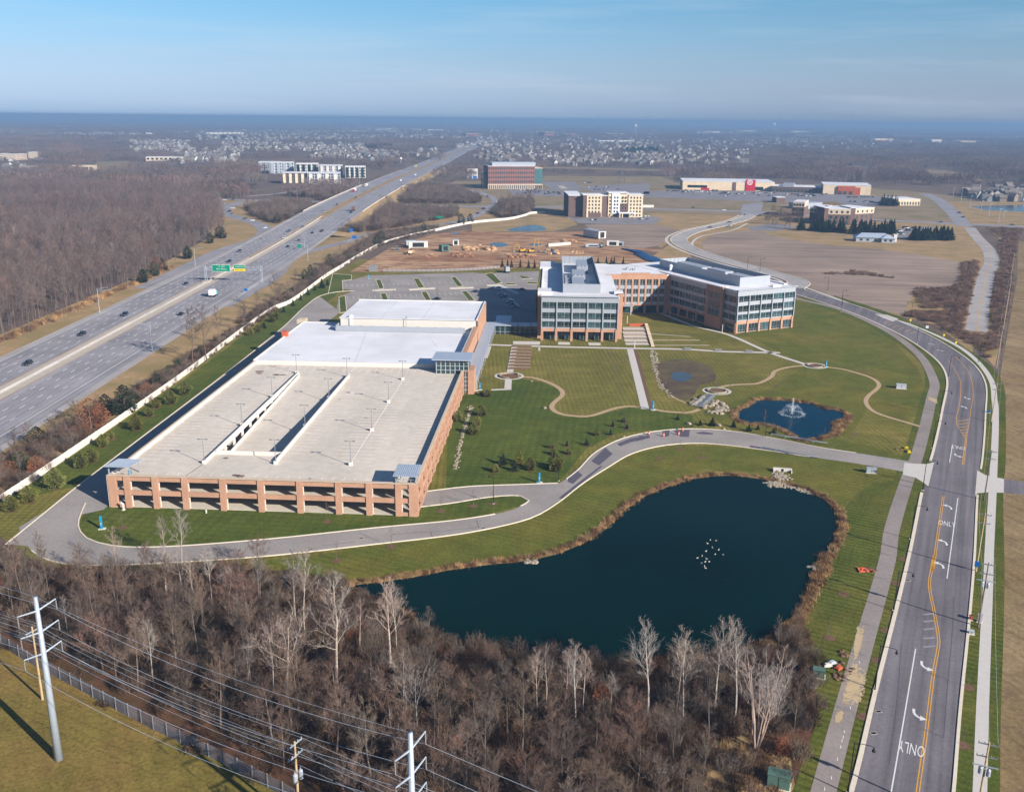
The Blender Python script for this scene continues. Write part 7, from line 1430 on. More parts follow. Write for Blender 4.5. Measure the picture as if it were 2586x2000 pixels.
UPP = gs('C4', [(1560, 1300), (2300, 1300), (2300, 2400), (1500, 2400)])
for q in cand:
    if any(math.dist(q, h) < 2.2 for h in hp) or not seen(q[0], q[1], 8, 160): continue
    if inside(q, UPP) and rng.random() < .75: continue
    fx = min(math.dist(q, f) for f in FENCE[::2])
    if fx < 5: continue
    if k >= 235: REST.append(q); continue
    pr = T_TALL[rng.randint(0, 2)] if rng.random() < .5 else T_WIDE[rng.randint(0, 2)]
    near_pond = min(math.dist(q, p) for p in POND[::6]) < 20; nd = min(math.dist(q, p) for p in LO[::4])
    s = rng.uniform(.5, .9) * (.42 if near_pond else 1) * (.7 if nd < 14 else 1)
    w = 'on the pond shore' if near_pond else 'behind the chain-link fence' if fx < 18 else 'beside the loop drive' if nd < 25 else 'deep in the wood'
    pr.place(q, rng.uniform(0, 6.28), s, 'dense brown leafless tree %s in front of the campus' % w, 'brown leafless trees of the front wood'); k += 1
print("front wood", k, len(REST))
for i, q in enumerate(scatter(WOODB, 15, rng)):
    if not seen(*q): continue
    if i % 3 == 0: P_OAK[i % 2].place(q, rng.uniform(0, 6), rng.uniform(.35, .55), 'low bush of rusty dead leaves under the bare wood', 'rusty bushes under the front wood')
BR = []
for i, (h, r, n, lf, mt) in enumerate(((2.2, 1.9, 190, 0, 'brush'), (1.6, 1.7, 150, 60, 'brush'), (3.2, 2.2, 210, 0, 'twig'))):
    m = shrub_mb(400 + i, h, r, n, .055, lf); o = stuff('undergrowth', m, MT[mt], 'tangled brown undergrowth below the bare trees'); o.location = (*g('C3', 300 + 300 * i, 1000), 0); BR.append(o)
pts = [q for q in scatter(WOODB, 2.0, rng) if seen(*q) and min(math.dist(q, f) for f in FENCE[::3]) > rng.uniform(3, 9) and (not inside(q, UPP) or rng.random() < .3)]
pts += [q for v in VB for q in scatter(v, 2.1, rng) if rng.random() < .8]
scatter_stuff('undergrowth', pts, BR, .55, 1.25, 'tangled brown undergrowth filling the front wood', 1)
# dry grass rim of the ponds
RD = []
for i, mt in enumerate(('reed', 'reed2')):
    rg = random.Random(60 + i); m = MB()
    for _ in range(70):
        p = np.array([rg.gauss(0, .45), rg.gauss(0, .45), 0.]); q = p + np.array([rg.gauss(0, .25), rg.gauss(0, .25), rg.uniform(.4, 1.1)]); blade(m, p, q, .09, rg)
    o = stuff('reeds', m, MT[mt], 'dry tan reeds on the pond rim'); o.location = (*POND[20 + 30 * i], .05); RD.append(o)
pts = []
for P, o0, o1, st in ((POND, .1, 1.9, .55), (POND2, .1, 1.8, .5)):
    c = 1 if area(P) > 0 else -1
    for x, y, a in along(P + [P[0]], st):
        d = rng.uniform(o0, o1); pts.append((x + math.sin(a) * d * c, y - math.cos(a) * d * c))
pts += [q for q in scatter(gs('C5', [(470, 0), (560, 0), (560, 90), (470, 260), (400, 420), (330, 560), (300, 520), (400, 250), (440, 170)]), .9, rng)] + [q for q in scatter(gs('C6', [(640, 330), (700, 230), (760, 190), (830, 150), (835, 180), (760, 270), (700, 330)]), .9, rng)]
pts += [q for q in scatter(gs('C4', [(1560, 1300), (1950, 1380), (2100, 1500), (2000, 1700), (1700, 1700), (1600, 1500)]), 1.2, rng)]
scatter_stuff('reeds', pts, RD, .6, 1.25, 'dry tan reeds fringing the two ponds', 5)
pts = []
for x, y, a in along([(-206 + .6 * math.sin(i), 300 + i * 3) for i in range(100)], 1.1): pts.append((x + rng.gauss(-9.5, 1.2), y))
scatter_stuff('reeds', pts, RD, 1.4, 2.4, 'tall dry grass along the forest edge', 8)
# scrub on the right and by the ramps
pts = scatter(gs('C1', [(1160, 85), (1500, 80), (1590, 95), (1545, 370), (1640, 395), (1660, 540), (1720, 620), (1620, 520), (1300, 330), (1080, 280), (1120, 240), (1330, 250), (1400, 210), (1240, 140)]), 2.2, rng) + scatter(gs('B3', [(1800, 1010), (1800, 930), (1905, 920), (1890, 1095), (1870, 1213), (1560, 1213), (1500, 1110), (1720, 1120)]), 2.6, rng) + scatter(gs('B3', [(1990, 1213), (2010, 960), (2040, 780), (1950, 720), (2184, 725), (2140, 800), (2110, 1000), (2090, 1213)]), 3., rng) + scatter(gs('C1', [(1705, 20), (1850, 20), (1760, 500), (1660, 540), (1690, 300)]), 2.2, rng) + scatter(gs('B3', [(920, 1000), (1200, 985), (1400, 1030), (1200, 1010)]), 3, rng)
pts = [q for q in pts if min(math.dist(q, c) for c in CR) > 6.5]
SB = []
for i, (h, r, n) in enumerate(((1.8, 1.8, 150), (1.2, 1.6, 120))):
    o = stuff('scrub', shrub_mb(440 + i, h, r, n, .07), MT['scrub'], 'purple-brown scrub along the old road and bare field'); o.location = (*pts[i], 0); SB.append(o)
scatter_stuff('scrub', pts, SB, .6, 1.4, 'purple-brown scrub along the old road and bare field', 11)
pts = scatter(gs('B1', [(1500, 690), (1700, 660), (1980, 680), (1800, 760), (1690, 790), (1560, 750)]), 5, rng) + scatter(gs('B2', [(70, 760), (330, 690), (430, 560), (520, 600), (860, 610), (860, 650), (500, 715), (300, 745)]), 5, rng) + scatter(gs('B2', [(500, 550), (560, 480), (680, 450), (900, 490), (1010, 540), (1000, 570), (520, 570)]), 5.5, rng) + scatter(gs('B2', [(0, 555), (0, 460), (230, 490), (120, 540)]), 6, rng) + scatter(gs('B2', [(1060, 640), (1130, 560), (1330, 540), (1340, 600), (1250, 645), (1150, 660)]), 6, rng) + scatter(gs('B1', [(1740, 620), (2184, 570), (2184, 610), (2060, 640)]), 6, rng)
scatter_stuff('scrub_thicket', [q for q in pts if not (-202 < q[0] < -144)], BR + [T_FOR[0].r.children[0]] if False else BR, 1.3, 2.8, 'brown thickets in the highway loops', 14)
RAMPT = [q for q in pts[::3] if not (-204 < q[0] < -142)]
for i, (z, x, y, h) in enumerate((('B1', 1700, 785, 9), ('B1', 1670, 770, 7), ('B1', 1850, 745, 7), ('B2', 885, 700, 10), ('B2', 940, 690, 9), ('B2', 655, 745, 8), ('B2', 370, 830, 9), ('B2', 400, 800, 8), ('B1', 1905, 1120, 8), ('B1', 1870, 1140, 7), ('B1', 2020, 1050, 8), ('B1', 1345, 870, 9), ('B1', 1150, 1000, 8), ('B1', 950, 1110, 9), ('B1', 880, 1150, 8), ('B2', 660, 600, 8), ('B2', 730, 540, 8), ('B2', 850, 545, 9))):
    P_WILD[i % 2].place(g(z, x, y), i, h / 6., 'dark wild pine among bare trees by the highway ramps', 'wild pines by the highway')
# ---------------------------------------------------------------- forest left of the highway
FOREST = [(-214, 250), (-212, 420), (-214, 560), (-224, 640)] + gs('B1', [(1375, 860), (1340, 720), (1310, 660), (1150, 640), (900, 610)]) + [(-520, 1150), (-760, 1250), (-800, 900), (-500, 500)]
pts = [q for q in scatter(FOREST, 6.6, rng) if seen(q[0], q[1], 10, 40)]; pts.sort(key=lambda q: math.hypot(*q) + 2.2 * max(0, -214 - q[0]) * 0)
def edge(q): return 'on the front edge of the left forest' if q[0] > -226 else 'inside the left forest'
for i, q in enumerate(pts[:290]):
    T_FOR[i % 4].place(q, rng.uniform(0, 6.28), rng.uniform(.75, 1.1), 'leafless purple-brown forest tree ' + edge(q), 'nearest trees of the left forest')
print('forest', len(pts))
FT = []
for i in range(3):
    wd, tg = bare_tree(300 + i, h=17., tr=.2, base=.35, spread=.33, limbs=11, sub=4, subsub=4, twigs=3, tw=.085); m = MB(); m.add(wd.v, wd.f, 0); m.add(tg.v, tg.f, 1)
    o = stuff('woodland', m, [MT['bark'], MT['twig_far']], 'leafless forest left of the highway'); o.location = (*pts[291 + i], 0); FT.append(o)
wv = lambda q: math.sin(q[0] * .043 + 1) + math.sin(q[1] * .037) + math.sin((q[0] + q[1]) * .021 + 2) + math.sin((q[0] - q[1]) * .09)
scatter_stuff('woodland', [q for q in pts[294:] if wv(q) > .2], FT, .92, 1.25, 'leafless forest filling the ground left of the highway', 21); scatter_stuff('woodland', [q for q in pts[294:] if wv(q) <= .2], FT, .62, 1.0, 'lower leafless forest left of the highway', 24)
scatter_stuff('ramp_thicket', RAMPT, FT, .35, .62, 'small leafless trees filling the loops of the highway ramps', 22)
if REST: scatter_stuff('wood_edge', REST, FT, .35, .6, 'leafless trees at the far edge of the front wood', 23)
for i, (z, x, y, h) in enumerate((('B1', 95, 960, 17), ('B1', 430, 930, 17), ('B1', 590, 1040, 16), ('B1', 710, 1080, 17), ('B1', 270, 1150, 15), ('B1', 1090, 900, 16), ('B1', 380, 1130, 15))): T_PALE[i % 3].place(g(z, x, y), i, h / 16, 'pale trunk catching the sun in the left forest, %s noted from the left' % ORD[i], 'pale trunks in the left forest')
for i, (z, x, y, h) in enumerate((('B1', 880, 1150, 8), ('B1', 960, 1090, 9), ('B1', 1000, 1080, 8), ('B1', 1150, 1005, 9), ('B1', 1365, 880, 9), ('B1', 1290, 910, 8))): (P_OAK if i in (1,) else P_WILD)[i % 2].place(g(z, x, y), i, h / 6., 'dark pine at the sunny edge of the left forest, %s from the near end' % ORD[i], 'pines at the forest edge')
# ---------------------------------------------------------------- the distance
def block(z, x0, x1, y, h, depth, label, cat, mats, ang=None, name='building', floors=0, cols=0, base=None, win='glass', base_h=0, wz=(.35, .8)):
    a, b = g(z, x0, y if not hasattr(y, '__len__') else y[0]), g(z, x1, y if not hasattr(y, '__len__') else y[1])
    F = Fr(*a, math.degrees(math.atan2(b[1] - a[1], b[0] - a[0]))); w = math.dist(a, b); r = empty(name, a, label, cat)
    m = MB(); m.box(F, 0, w, 0, depth, base_h, h); m.obj('wall', mats[0], r)
    if base_h: m = MB(); m.box(F, -.15, w + .15, -.15, depth, 0, base_h); m.obj('base', base, r)
    m = MB(); m.box(F, -.3, w + .3, -.3, depth + .3, h, h + .35); m.box(F, .4, w - .4, .4, depth - .4, h + .35, h + .4); m.obj('roof', mats[1], r)
    if floors:
        m = MB(); fh = (h - base_h) / floors
        for k in range(floors):
            for c in range(cols):
                u0 = w * (c + .22) / cols; u1 = w * (c + .78) / cols; m.box(F, u0, u1, -.06, .02, base_h + fh * (k + wz[0]), base_h + fh * (k + wz[1]))
        o = m.obj('windows', MT[win], r); o['kind'] = 'stuff'
    return r, F, w
# brick office beside the highway
r, F, w = block('F2', 250, 805, (370, 368), 30, 40, 'five-storey red brick office with pale arcade beside the highway', 'office building', [MT['brick_red'], MT['roofwhite']], name='brick_office', floors=4, cols=21, base=MT['precast'], base_h=6.5, wz=(.25, .8))
m = MB(); m.box(F, w + .1, w + 11, 1, 40, 6.5, 27); m.obj('glass_corner', MT['glass2'], r); m = MB(); m.box(F, w, w + 11.3, .6, 40, 0, 6.5); m.box(F, w, w + 11.3, .6, 40, 27, 28); m.obj('corner_base', MT['precast'], r)
m = MB()
for c in range(26): u = (w + 11) * (c + .3) / 26; m.box(F, u, u + 1.5, -.25, -.14, .3, 5.2)
o = m.obj('arcade_openings', MT['glass'], r); o['kind'] = 'stuff'
m = MB(); m.box(F, 6, w + 2, 4, 30, 30.5, 35); m.obj('roof_plant', MT['panel'], r); m = MB(); m.box(F, -6, -.1, 6, 26, 0, 22); m.obj('side_block', MT['glass'], r)
m = MB(); m.ribbon(gs('F2', [(860, 440), (1330, 440)]), 44, .07); m.poly(gs('F2', [(470, 375), (900, 375), (1330, 425), (1320, 460), (560, 445)]), .075); m.poly(gs('F2', [(1330, 340), (2184, 300), (2184, 430), (1560, 420)]), .07); m.poly(gs('F2', [(900, 285), (1300, 285), (1380, 400), (1000, 380)]), .07); struct('office_car_park', m, MT['lot'])
m = MB(); m.poly(gs('F2', [(1080, 330), (1150, 330), (1210, 365), (1130, 366)]), .08); struct('bare_plot', m, MT['median'])
# hotel
a = g('F2', 1240, 690); hh = 21
r = empty('hotel', g('F2', 1400, 705), 'tall cream and brown hotel with flat white roofs', 'hotel')
F = Fr(*g('F2', 1390, 706), 2)
def HB(u0, u1, v0, v1, z0, z1, mt, nm): m = MB(); m.box(F, u0, u1, v0, v1, z0, z1); return m.obj(nm, mt, r)
S = math.dist(g('F2', 1390, 706), g('F2', 1980, 680)) / 590.
def U(x): return (x - 1390) * S
HB(U(1420), U(1570), -1, 20, 0, hh, MT['brick_tan'], 'wall'); HB(U(1640), U(1840), 4, 24, 0, hh + 1, MT['brick_tan'], 'wall'); HB(U(1840), U(1985), 3, 24, 0, hh, MT['brick_tan'], 'wall'); HB(U(1385), U(1420), -.4, 20, 0, hh, MT['brick_dark'], 'wall'); HB(U(1571), U(1639), 5, 24, 0, hh - 1, MT['brick_dark'], 'wall')
HB(U(1388) - 14, U(1384), 6, 60, 0, hh - 1, MT['brick_dark'], 'wall'); HB(U(1676), U(1755), 3.2, 4, 3.2, hh + 1.6, MT['roofwhite'], 'facade_panel'); HB(U(1762), U(1838), 3.4, 4, 0, hh * .62, MT['brick_dark'], 'facade_panel'); HB(U(1440), U(1565), -1.2, -1, 0, 4.4, MT['brick_dark'], 'base')
for q in ((U(1380), U(1575), -1.4, 20, hh), (U(1640), U(1842), 3, 24.4, hh + 1.7), (U(1842), U(1990), 2.6, 24.4, hh), (U(1388) - 14.3, U(1383), 5.6, 60.4, hh - 1), (U(1571), U(1640), 4.6, 24, hh - .9)): HB(*q[:4], q[4], q[4] + .7, MT['roofwhite'], 'roof')
m = MB()
for x0, x1, v, n in ((1430, 1560, -1.06, 4), (1850, 1975, 2.94, 4), (1645, 1672, 3.94, 1), (1690, 1745, 3.14, 2), (1770, 1830, 3.34, 2)):
    for i in range(n):
        for k in range(6): u = U(x0) + (U(x1) - U(x0)) * (i + .5) / n; m.box(F, u - .75, u + .75, v - .06, v, 1 + k * 3.35, 2.9 + k * 3.35)
o = m.obj('windows', MT['glass'], r); o['kind'] = 'stuff'
HB(U(1740), U(1910), -4, 3, 4, 4.9, MT['roofwhite'], 'porch_roof')
for u in (1750, 1775, 1850, 1895): HB(U(u) - .5, U(u) + .5, -3.8, -2.8, 0, 4, MT['brick_tan'], 'porch_pillar')
sheet('hotel_car_park', [gs('F2', [(1180, 700), (1290, 720), (2184, 690), (2330, 720), (2250, 790), (1600, 790), (1350, 780)])], .07, 'lot')
# store row
ST = 'F3'
r, F, w = block(ST, 158, 1000, (180, 195), 11.5, 70, 'long low tan store with white roof and red entrance block', 'store', [MT['brick_tan'], MT['roofwhite']], name='store_building')
T = lambda x: (x - 158) / 842 * w
m = MB(); m.box(F, T(740), T(825), -1.2, 8, 0, 14.5); m.obj('entrance_block', MT['red'], r)
m = MB(); m.lathe((0, 0, 0), [(.01, 0)], 3); m = MB(); c = F.p(T(774), -1.35); cz = 11.4
def disc(rad, off, mt, nm):
    m = MB(); n = 24; q = F.p(T(774), -1.22 - off); ux = F.U; vs = [(q[0] + rad * math.cos(t) * ux[0], q[1] + rad * math.cos(t) * ux[1], cz + rad * math.sin(t)) for t in np.linspace(0, 2 * math.pi, n + 1)[:-1]]; m.add(vs, [tuple(range(n))]); m.obj(nm, mt, r)
disc(3.6, .03, MT['roofwhite'], 'roundel'); disc(2.5, .06, MT['red'], 'roundel_ring'); disc(1.5, .09, MT['roofwhite'], 'roundel_ring'); disc(.8, .12, MT['red'], 'roundel_centre')
for a_, b_, z0, z1, mt, nm in ((205, 385, 3.2, 6.5, 'glass', 'window_band'), (790, 900, 1, 5.5, 'glass', 'window_band'), (615, 650, 0, 11, 'brick_dark', 'pier'), (330, 405, 0, 3, 'red', 'red_band')): m = MB(); m.box(F, T(a_), T(b_), -.3, -.02, z0, z1); m.obj(nm, MT[mt], r)
r, F, w = block(ST, 975, 1440, (200, 215), 7.5, 40, 'dark grey row of small shops between the two big stores', 'shops', [MT['brick_dark'], MT['roofwhite']], name='shop_row', floors=1, cols=14, wz=(.08, .55)); m = MB(); m.box(F, w * .22, w * .44, -.3, 30, 7.9, 11); m.obj('raised_front', MT['panel'], r)
r, F, w = block(ST, 1447, 1885, (220, 232), 12, 60, 'brown store with orange front and pale roof', 'store', [MT['brick_tan'], MT['roofwhite']], name='store_building'); m = MB(); m.box(F, w * .31, w * .67, -2.2, 2, 0, 11); m.box(F, w * .67, w * .78, -1.4, 2, 0, 9.5); m.obj('orange_front', plain('orange_render', A8(206, 110, 78, 1.9), .85, .06, .3), r); m = MB(); [m.box(F, w * q, w * (q + .07), -2.4, -2.21, 0, 4.5) for q in (.33, .43, .55)]; m.obj('doorway', MT['glass'], r)
sheet('store_car_park', [gs(ST, [(-200, 200), (160, 185), (1000, 200), (1440, 218), (1950, 238), (2100, 330), (1700, 330), (1100, 285), (900, 290), (560, 275), (-200, 250)])], .07, 'lot')
sheet('north_road', [gs(ST, [(690, 370), (720, 310), (900, 300), (880, 410), (700, 430)])], .075, 'hwy')
sheet('sand_plot', [gs(ST, [(1330, 300), (1560, 290), (1680, 330), (1500, 345)]), gs(ST, [(870, 285), (960, 290), (930, 310)])], .08, 'bank')
r, F, w = block('F6', 0, 420, (600, 600), 7, 34, 'pale low shop with ridged white roof near the far junction', 'store', [MT['brick_tan'], MT['roofwhite']], name='shop_building', floors=1, cols=9, wz=(.1, .6)); 
# medical office: three brick and cream blocks with dark links
for i, (x0, x1, y0, y1, lab) in enumerate(((1165, 1270, 415, 420, 'left cream-topped brick block of the three-storey offices'), (1320, 1450, 470, 478, 'curved-corner cream block of the three-storey offices'), (1490, 1690, 490, 495, 'middle cream-topped brick block of the three-storey offices'), (1735, 1905, 488, 478, 'right cream-topped brick block of the three-storey offices'))):
    r, F, w = block(ST, x0, x1, (y0 + 12, y1 + 12), 14.5, 30, lab, 'office building', [MT['brick_dark'], MT['roofwhite']], name='medical_office'); m = MB(); m.box(F, -.15, w + .15, -.2, 30.1, 9.6, 14.6); m.obj('cream_band', MT['precast'], r); m = MB()
    n = max(4, int(w / 5.5))
    for k in range(n): u = w * (k + .5) / n; m.box(F, u - 1, u + 1, -.3, -.18, 10.8, 12.9); m.box(F, u - 1, u + 1, -.12, .0, 5.6, 8.2); m.box(F, u - 1, u + 1, -.12, 0., 1, 4)
    o = m.obj('windows', MT['glass'], r); o['kind'] = 'stuff'
for i, (x0, x1, y) in enumerate(((1452, 1488, 505), (1692, 1733, 505))): r, F, w = block(ST, x0, x1, (y, y), 15.5, 26, ('dark link between the curved and middle office blocks', 'dark link between the middle and right office blocks')[i], 'office building', [MT['brick_dark'], MT['roofwhite']], name='link_building')
r, F, w = block(ST, 1250, 1440, (360, 352), 6, 20, 'low grey-green flat building behind the three-storey offices', 'building', [MT['panel'], MT['metalroof']], name='low_building'); r, F, w = block(ST, 1020, 1100, (300, 300), 6, 14, 'small dark building with white roof in the store car park', 'building', [MT['brick_dark'], MT['roofwhite']], name='kiosk_building')
sheet('medical_car_park', [gs(ST, [(740, 520), (1000, 490), (1240, 520), (1000, 560), (800, 555)]), gs('F6', [(0, 1080), (60, 990), (520, 960), (700, 960), (600, 1020), (260, 1060), (200, 1160), (0, 1160)])], .07, 'lot')
rg = random.Random(31)
for i in range(64):
    t = rg.choice(((1235, 1460, 555), (1460, 1640, 572), (1690, 2110, 590), (1700, 2100, 575))); p = g(ST, rg.uniform(t[0], t[1]), t[2] + rg.uniform(-6, 3)); P_DARK[i % 2].place(p, i, (2.3, 2.3, rg.uniform(1.5, 2.6)), 'tall dark spruce in the screen along the bare field', 'spruce screen by the three-storey offices')
for i in range(40): p = g('F6', rg.uniform(260, 960), 1185 + rg.uniform(-12, 10)); P_DARK[i % 2].place(p, i, (2.3, 2.3, rg.uniform(1.6, 2.4)), 'tall dark spruce in the clump by the far junction', 'spruce clump by the far junction')
for i in range(9): p = g('F3', 1985 + i * 18, 330 + rg.uniform(-6, 4)); P_DARK[i % 2].place(p, i, (1.8, 1.8, rg.uniform(1.6, 3)), 'dark spruce beside the pale low shop', 'spruces by the pale shop')
for i in range(26): p = g('F3', rg.uniform(900, 1250), rg.uniform(420, 540)); T_WIDE[i % 3].place(p, i, rg.uniform(.6, .95), 'bare tree in front of the three-storey offices', 'bare trees by the three-storey offices')
for i in range(24): p = g('F2', rg.uniform(470, 780), rg.uniform(560, 660)); T_TALL[i % 3].place(p, i, rg.uniform(.7, 1.05), 'bare tree in the copse left of the tall hotel', 'copse by the tall hotel')
# parked cars in the far lots
def lot(z, rows, group, lab, n):
    for k in range(n):
        x0, x1, y = rg.choice(rows); p = g(z, rg.uniform(x0, x1), y + rg.uniform(-2, 2)); col = rg.choice(['white', 'silver', 'black', 'dark blue', 'grey', 'dark red', 'grey', 'black', 'white']); CARP['parked' + rg.choice(('saloon', 'suv'))].place((p[0], p[1], .08), rg.choice((0, math.pi)) + .1, 1, col + ' car ' + lab, group, CC[col])
lot('F2', ((470, 880, 385), (600, 1000, 400), (740, 1320, 415), (900, 1350, 430), (640, 740, 425)), 'cars parked by the brick office', 'in the crowded lot in front of the brick office', 62)
lot('F3', ((20, 500, 192), (120, 420, 205), (380, 760, 222), (520, 1000, 235), (780, 1010, 215), (1090, 1500, 228), (1180, 1420, 242), (1580, 1960, 252), (1700, 2080, 295), (520, 620, 210), (60, 330, 196)), 'cars parked by the stores', 'in the wide lot in front of the stores', 125)
lot('F2', ((1300, 1550, 742), (1890, 2184, 735), (1650, 1700, 700), (1900, 2184, 700)), 'cars parked by the hotel', 'on the asphalt in front of the tall hotel', 16); lot('F6', ((0, 180, 1090), (20, 240, 1030), (100, 500, 985)), 'cars parked by the three-storey offices', 'in the lot behind the spruce clump', 16); lot('F2', ((1400, 1700, 350), (1500, 1900, 380), (1380, 1600, 300)), 'cars parked by the hotel', 'in the dark lot behind the tall hotel', 16)
# house in the field
b = g(ST, 1930, 655); r = empty('bungalow', b, 'grey hip-roofed bungalow alone at the edge of the bare field', 'house'); F = Fr(*b, -8); m = MB(); m.box(F, -16, 12, -5, 7, 0, 3.4); m.box(F, 3, 13, -8, -5, 0, 3.2); m.obj('wall', MT['panel'], r); m = MB()
for u0, u1, v0, v1, z in ((-17, 13, -6, 8, 3.4), (2, 14, -9, -1, 3.3)):
    c = [(*F.p(u0, v0), z), (*F.p(u1, v0), z), (*F.p(u1, v1), z), (*F.p(u0, v1), z), (*F.p(u0 + 6, (v0 + v1) / 2), z + 3.2), (*F.p(u1 - 6, (v0 + v1) / 2), z + 3.2)]; m.add(c, [(0, 1, 5, 4), (1, 2, 5), (2, 3, 4, 5), (3, 0, 4), (3, 2, 1, 0)])
m.obj('roof', MT['metalroof'], r); m = MB()
for u in (-13, -8, -2, 5, 9): m.box(F, u, u + 2, -8.1 if u > 3 else -5.1, -7.95 if u > 3 else -4.95, .9, 2.4)
m.obj('window', MT['glass'], r); m = MB(); m.box(F, 13.5, 16, -2, 3, 0, 6); m.obj('shed_end', MT['white_v'], r)
# apartments left of the highway
for i, (x0, x1, y, h, d, mt, lab) in enumerate(((360, 600, 330, 15, 30, 'brick_dark', 'brown and white apartment block nearest the exit loop'), (612, 935, 332, 15, 30, 'panel', 'grey and white apartment block right of the brown one'), (985, 1185, 272, 17, 34, 'white_v', 'white apartment block at the right end of the cluster'), (240, 480, 230, 18, 30, 'panel_lt', 'white-roofed apartment block at the back left of the cluster'), (500, 720, 245, 18, 30, 'white_v', 'white apartment block at the back of the cluster'), (730, 960, 258, 17, 30, 'panel', 'blue-grey apartment block behind the front pair'), (130, 340, 200, 14, 40, 'panel', 'low apartment roof at the far left of the cluster'))):
    r, F, w = block('F4', x0, x1, y, h, d, lab, 'apartment block', [MT[mt], MT['roofwhite']], name='apartment_block', floors=4, cols=max(6, int((x1 - x0) / 22)), wz=(.2, .8)); m = MB(); n = 4
    for k in range(n): u = w * (k + .2) / n; m.box(F, u, u + w * .11, -1.4, -.1, 1, h - 1)
    m.obj('balconies', MT[('brick_tan', 'white_v', 'glass', 'panel', 'glass', 'white_v', 'panel')[i]], r)
for i, (x0, x1, y, lab) in enumerate(((0, 40, 325, 'cream apartment roof cut by the left edge'), (45, 120, 330, 'cream hip-roofed apartment block near the left edge'), (125, 190, 328, 'cream apartment block right of the first at the left edge'), (225, 305, 312, 'cream apartment block at the right of the left-edge group'), (550, 735, 412, 'pale brown flat hall beyond the left forest'), (1150, 1360, 335, 'long white roof beyond the grassy hill'), (1370, 1440, 338, 'short white building beside the long white roof'))):
    r, F, w = block('F8', x0, x1, y, 12 if i < 4 else 8, 30, lab, 'building', [MT['precast'], MT['roofwhite'] if i != 4 else MT['brick_tan']], name='apartment_block' if i < 4 else 'low_hall', floors=3 if i < 4 else 1, cols=6)
# suburb houses
def house(seed):
    rg = random.Random(seed); m = MB(); w, d, h = rg.uniform(8.5, 11.5), rg.uniform(7.5, 9), rg.choice((5.2, 5.8)); m.box(W0, -w / 2, w / 2, -d / 2, d / 2, 0, h)
    rh = rg.uniform(3.2, 4.4); c = [(-w / 2 - .4, -d / 2 - .4, h), (w / 2 + .4, -d / 2 - .4, h), (w / 2 + .4, d / 2 + .4, h), (-w / 2 - .4, d / 2 + .4, h), (-w / 2 - .4, 0, h + rh), (w / 2 + .4, 0, h + rh)]
    m.add(c, [(0, 1, 5, 4), (2, 3, 4, 5)], 1); m.add(c, [(1, 2, 5), (3, 0, 4)], 0)
    u = rg.choice((-1, 1)) * w * .22; m.box(W0, u - 3, u + 3, -d / 2 - 3, -d / 2, 0, 3.4); c = [(u - 3.3, -d / 2 - 3.4, 3.4), (u + 3.3, -d / 2 - 3.4, 3.4), (u, -d / 2 - 3.4, 6.4), (u - 3.3, 0, 3.4), (u + 3.3, 0, 3.4), (u, 0, 6.4)]; m.add(c, [(1, 4, 5, 2), (3, 0, 2, 5)], 1); m.add(c, [(0, 1, 2)], 0)
    for s in (-1, 1):
        for k in (-.35, 0, .35): m.box(W0, w * k - .6, w * k + .6, s * d / 2 - .05 if s > 0 else -d / 2 - .05, s * d / 2 + .05 if s > 0 else -d / 2 + .05, 3.8, 5.1, 2)
    m.box(W0, u - 2.4, u + 2.4, -d / 2 - 3.06, -d / 2 - 2.98, .1, 2.5, 0)
    o = bpy.data.objects.new('suburban_house', m.mesh('suburban_house', [MT['hwall'], MT['hroof'], MT['hwin']])); COL.objects.link(o); tag(o, None, 'house'); return Proto(o)
HS = [house(i) for i in range(5)]
HC = [(.32, .3, .28, 1), (.22, .2, .17, 1), (.25, .26, .27, 1), (.19, .15, .12, 1), (.42, .41, .39, 1), (.12, .13, .15, 1)]
near = []
for z, x0, x1, y0, y1, n in (('F6', 1000, 2184, 340, 530, 26), ('F6', 1600, 2600, 300, 540, 16), ('H2', 0, 700, 205, 262, 110), ('F4', 1150, 1500, 20, 110, 20), ('H2', 250, 880, 260, 320, 70), ('H3', 0, 560, 165, 222, 90), ('H3', 560, 800, 130, 200, 24), ('H2', 1560, 2160, 200, 352, 90), ('H2', 1000, 1250, 240, 300, 14), ('F8', 1020, 1500, 180, 260, 100), ('F8', 1350, 1900, 250, 355, 80), ('F8', 1750, 2184, 180, 260, 80), ('H3', 200, 450, 90, 160, 30), ('F8', 0, 320, 330, 420, 8)):
    for _ in range(n): near.append(g(z, rg.uniform(x0, x1), rg.uniform(y0, y1)))
near.sort(key=lambda q: math.hypot(*q))
for i, q in enumerate(near[:298]):
    w = 'by the pond beyond the right-hand junction' if q[0] > 500 and q[1] < 1700 else 'in the estate left of the highway' if q[0] < -120 else 'in the estate beyond the brick office' if q[0] < 420 else 'in the estate behind the long store'
    HS[i % 5].place(q, rg.choice((0, 1.57, 3.14, .8, 2.3, -.5)) + rg.gauss(0, .15), rg.uniform(.9, 1.15), 'pale gabled suburban house among bare trees ' + w, 'houses of the suburbs', HC[rg.randint(0, 5)])
far = near[298:]
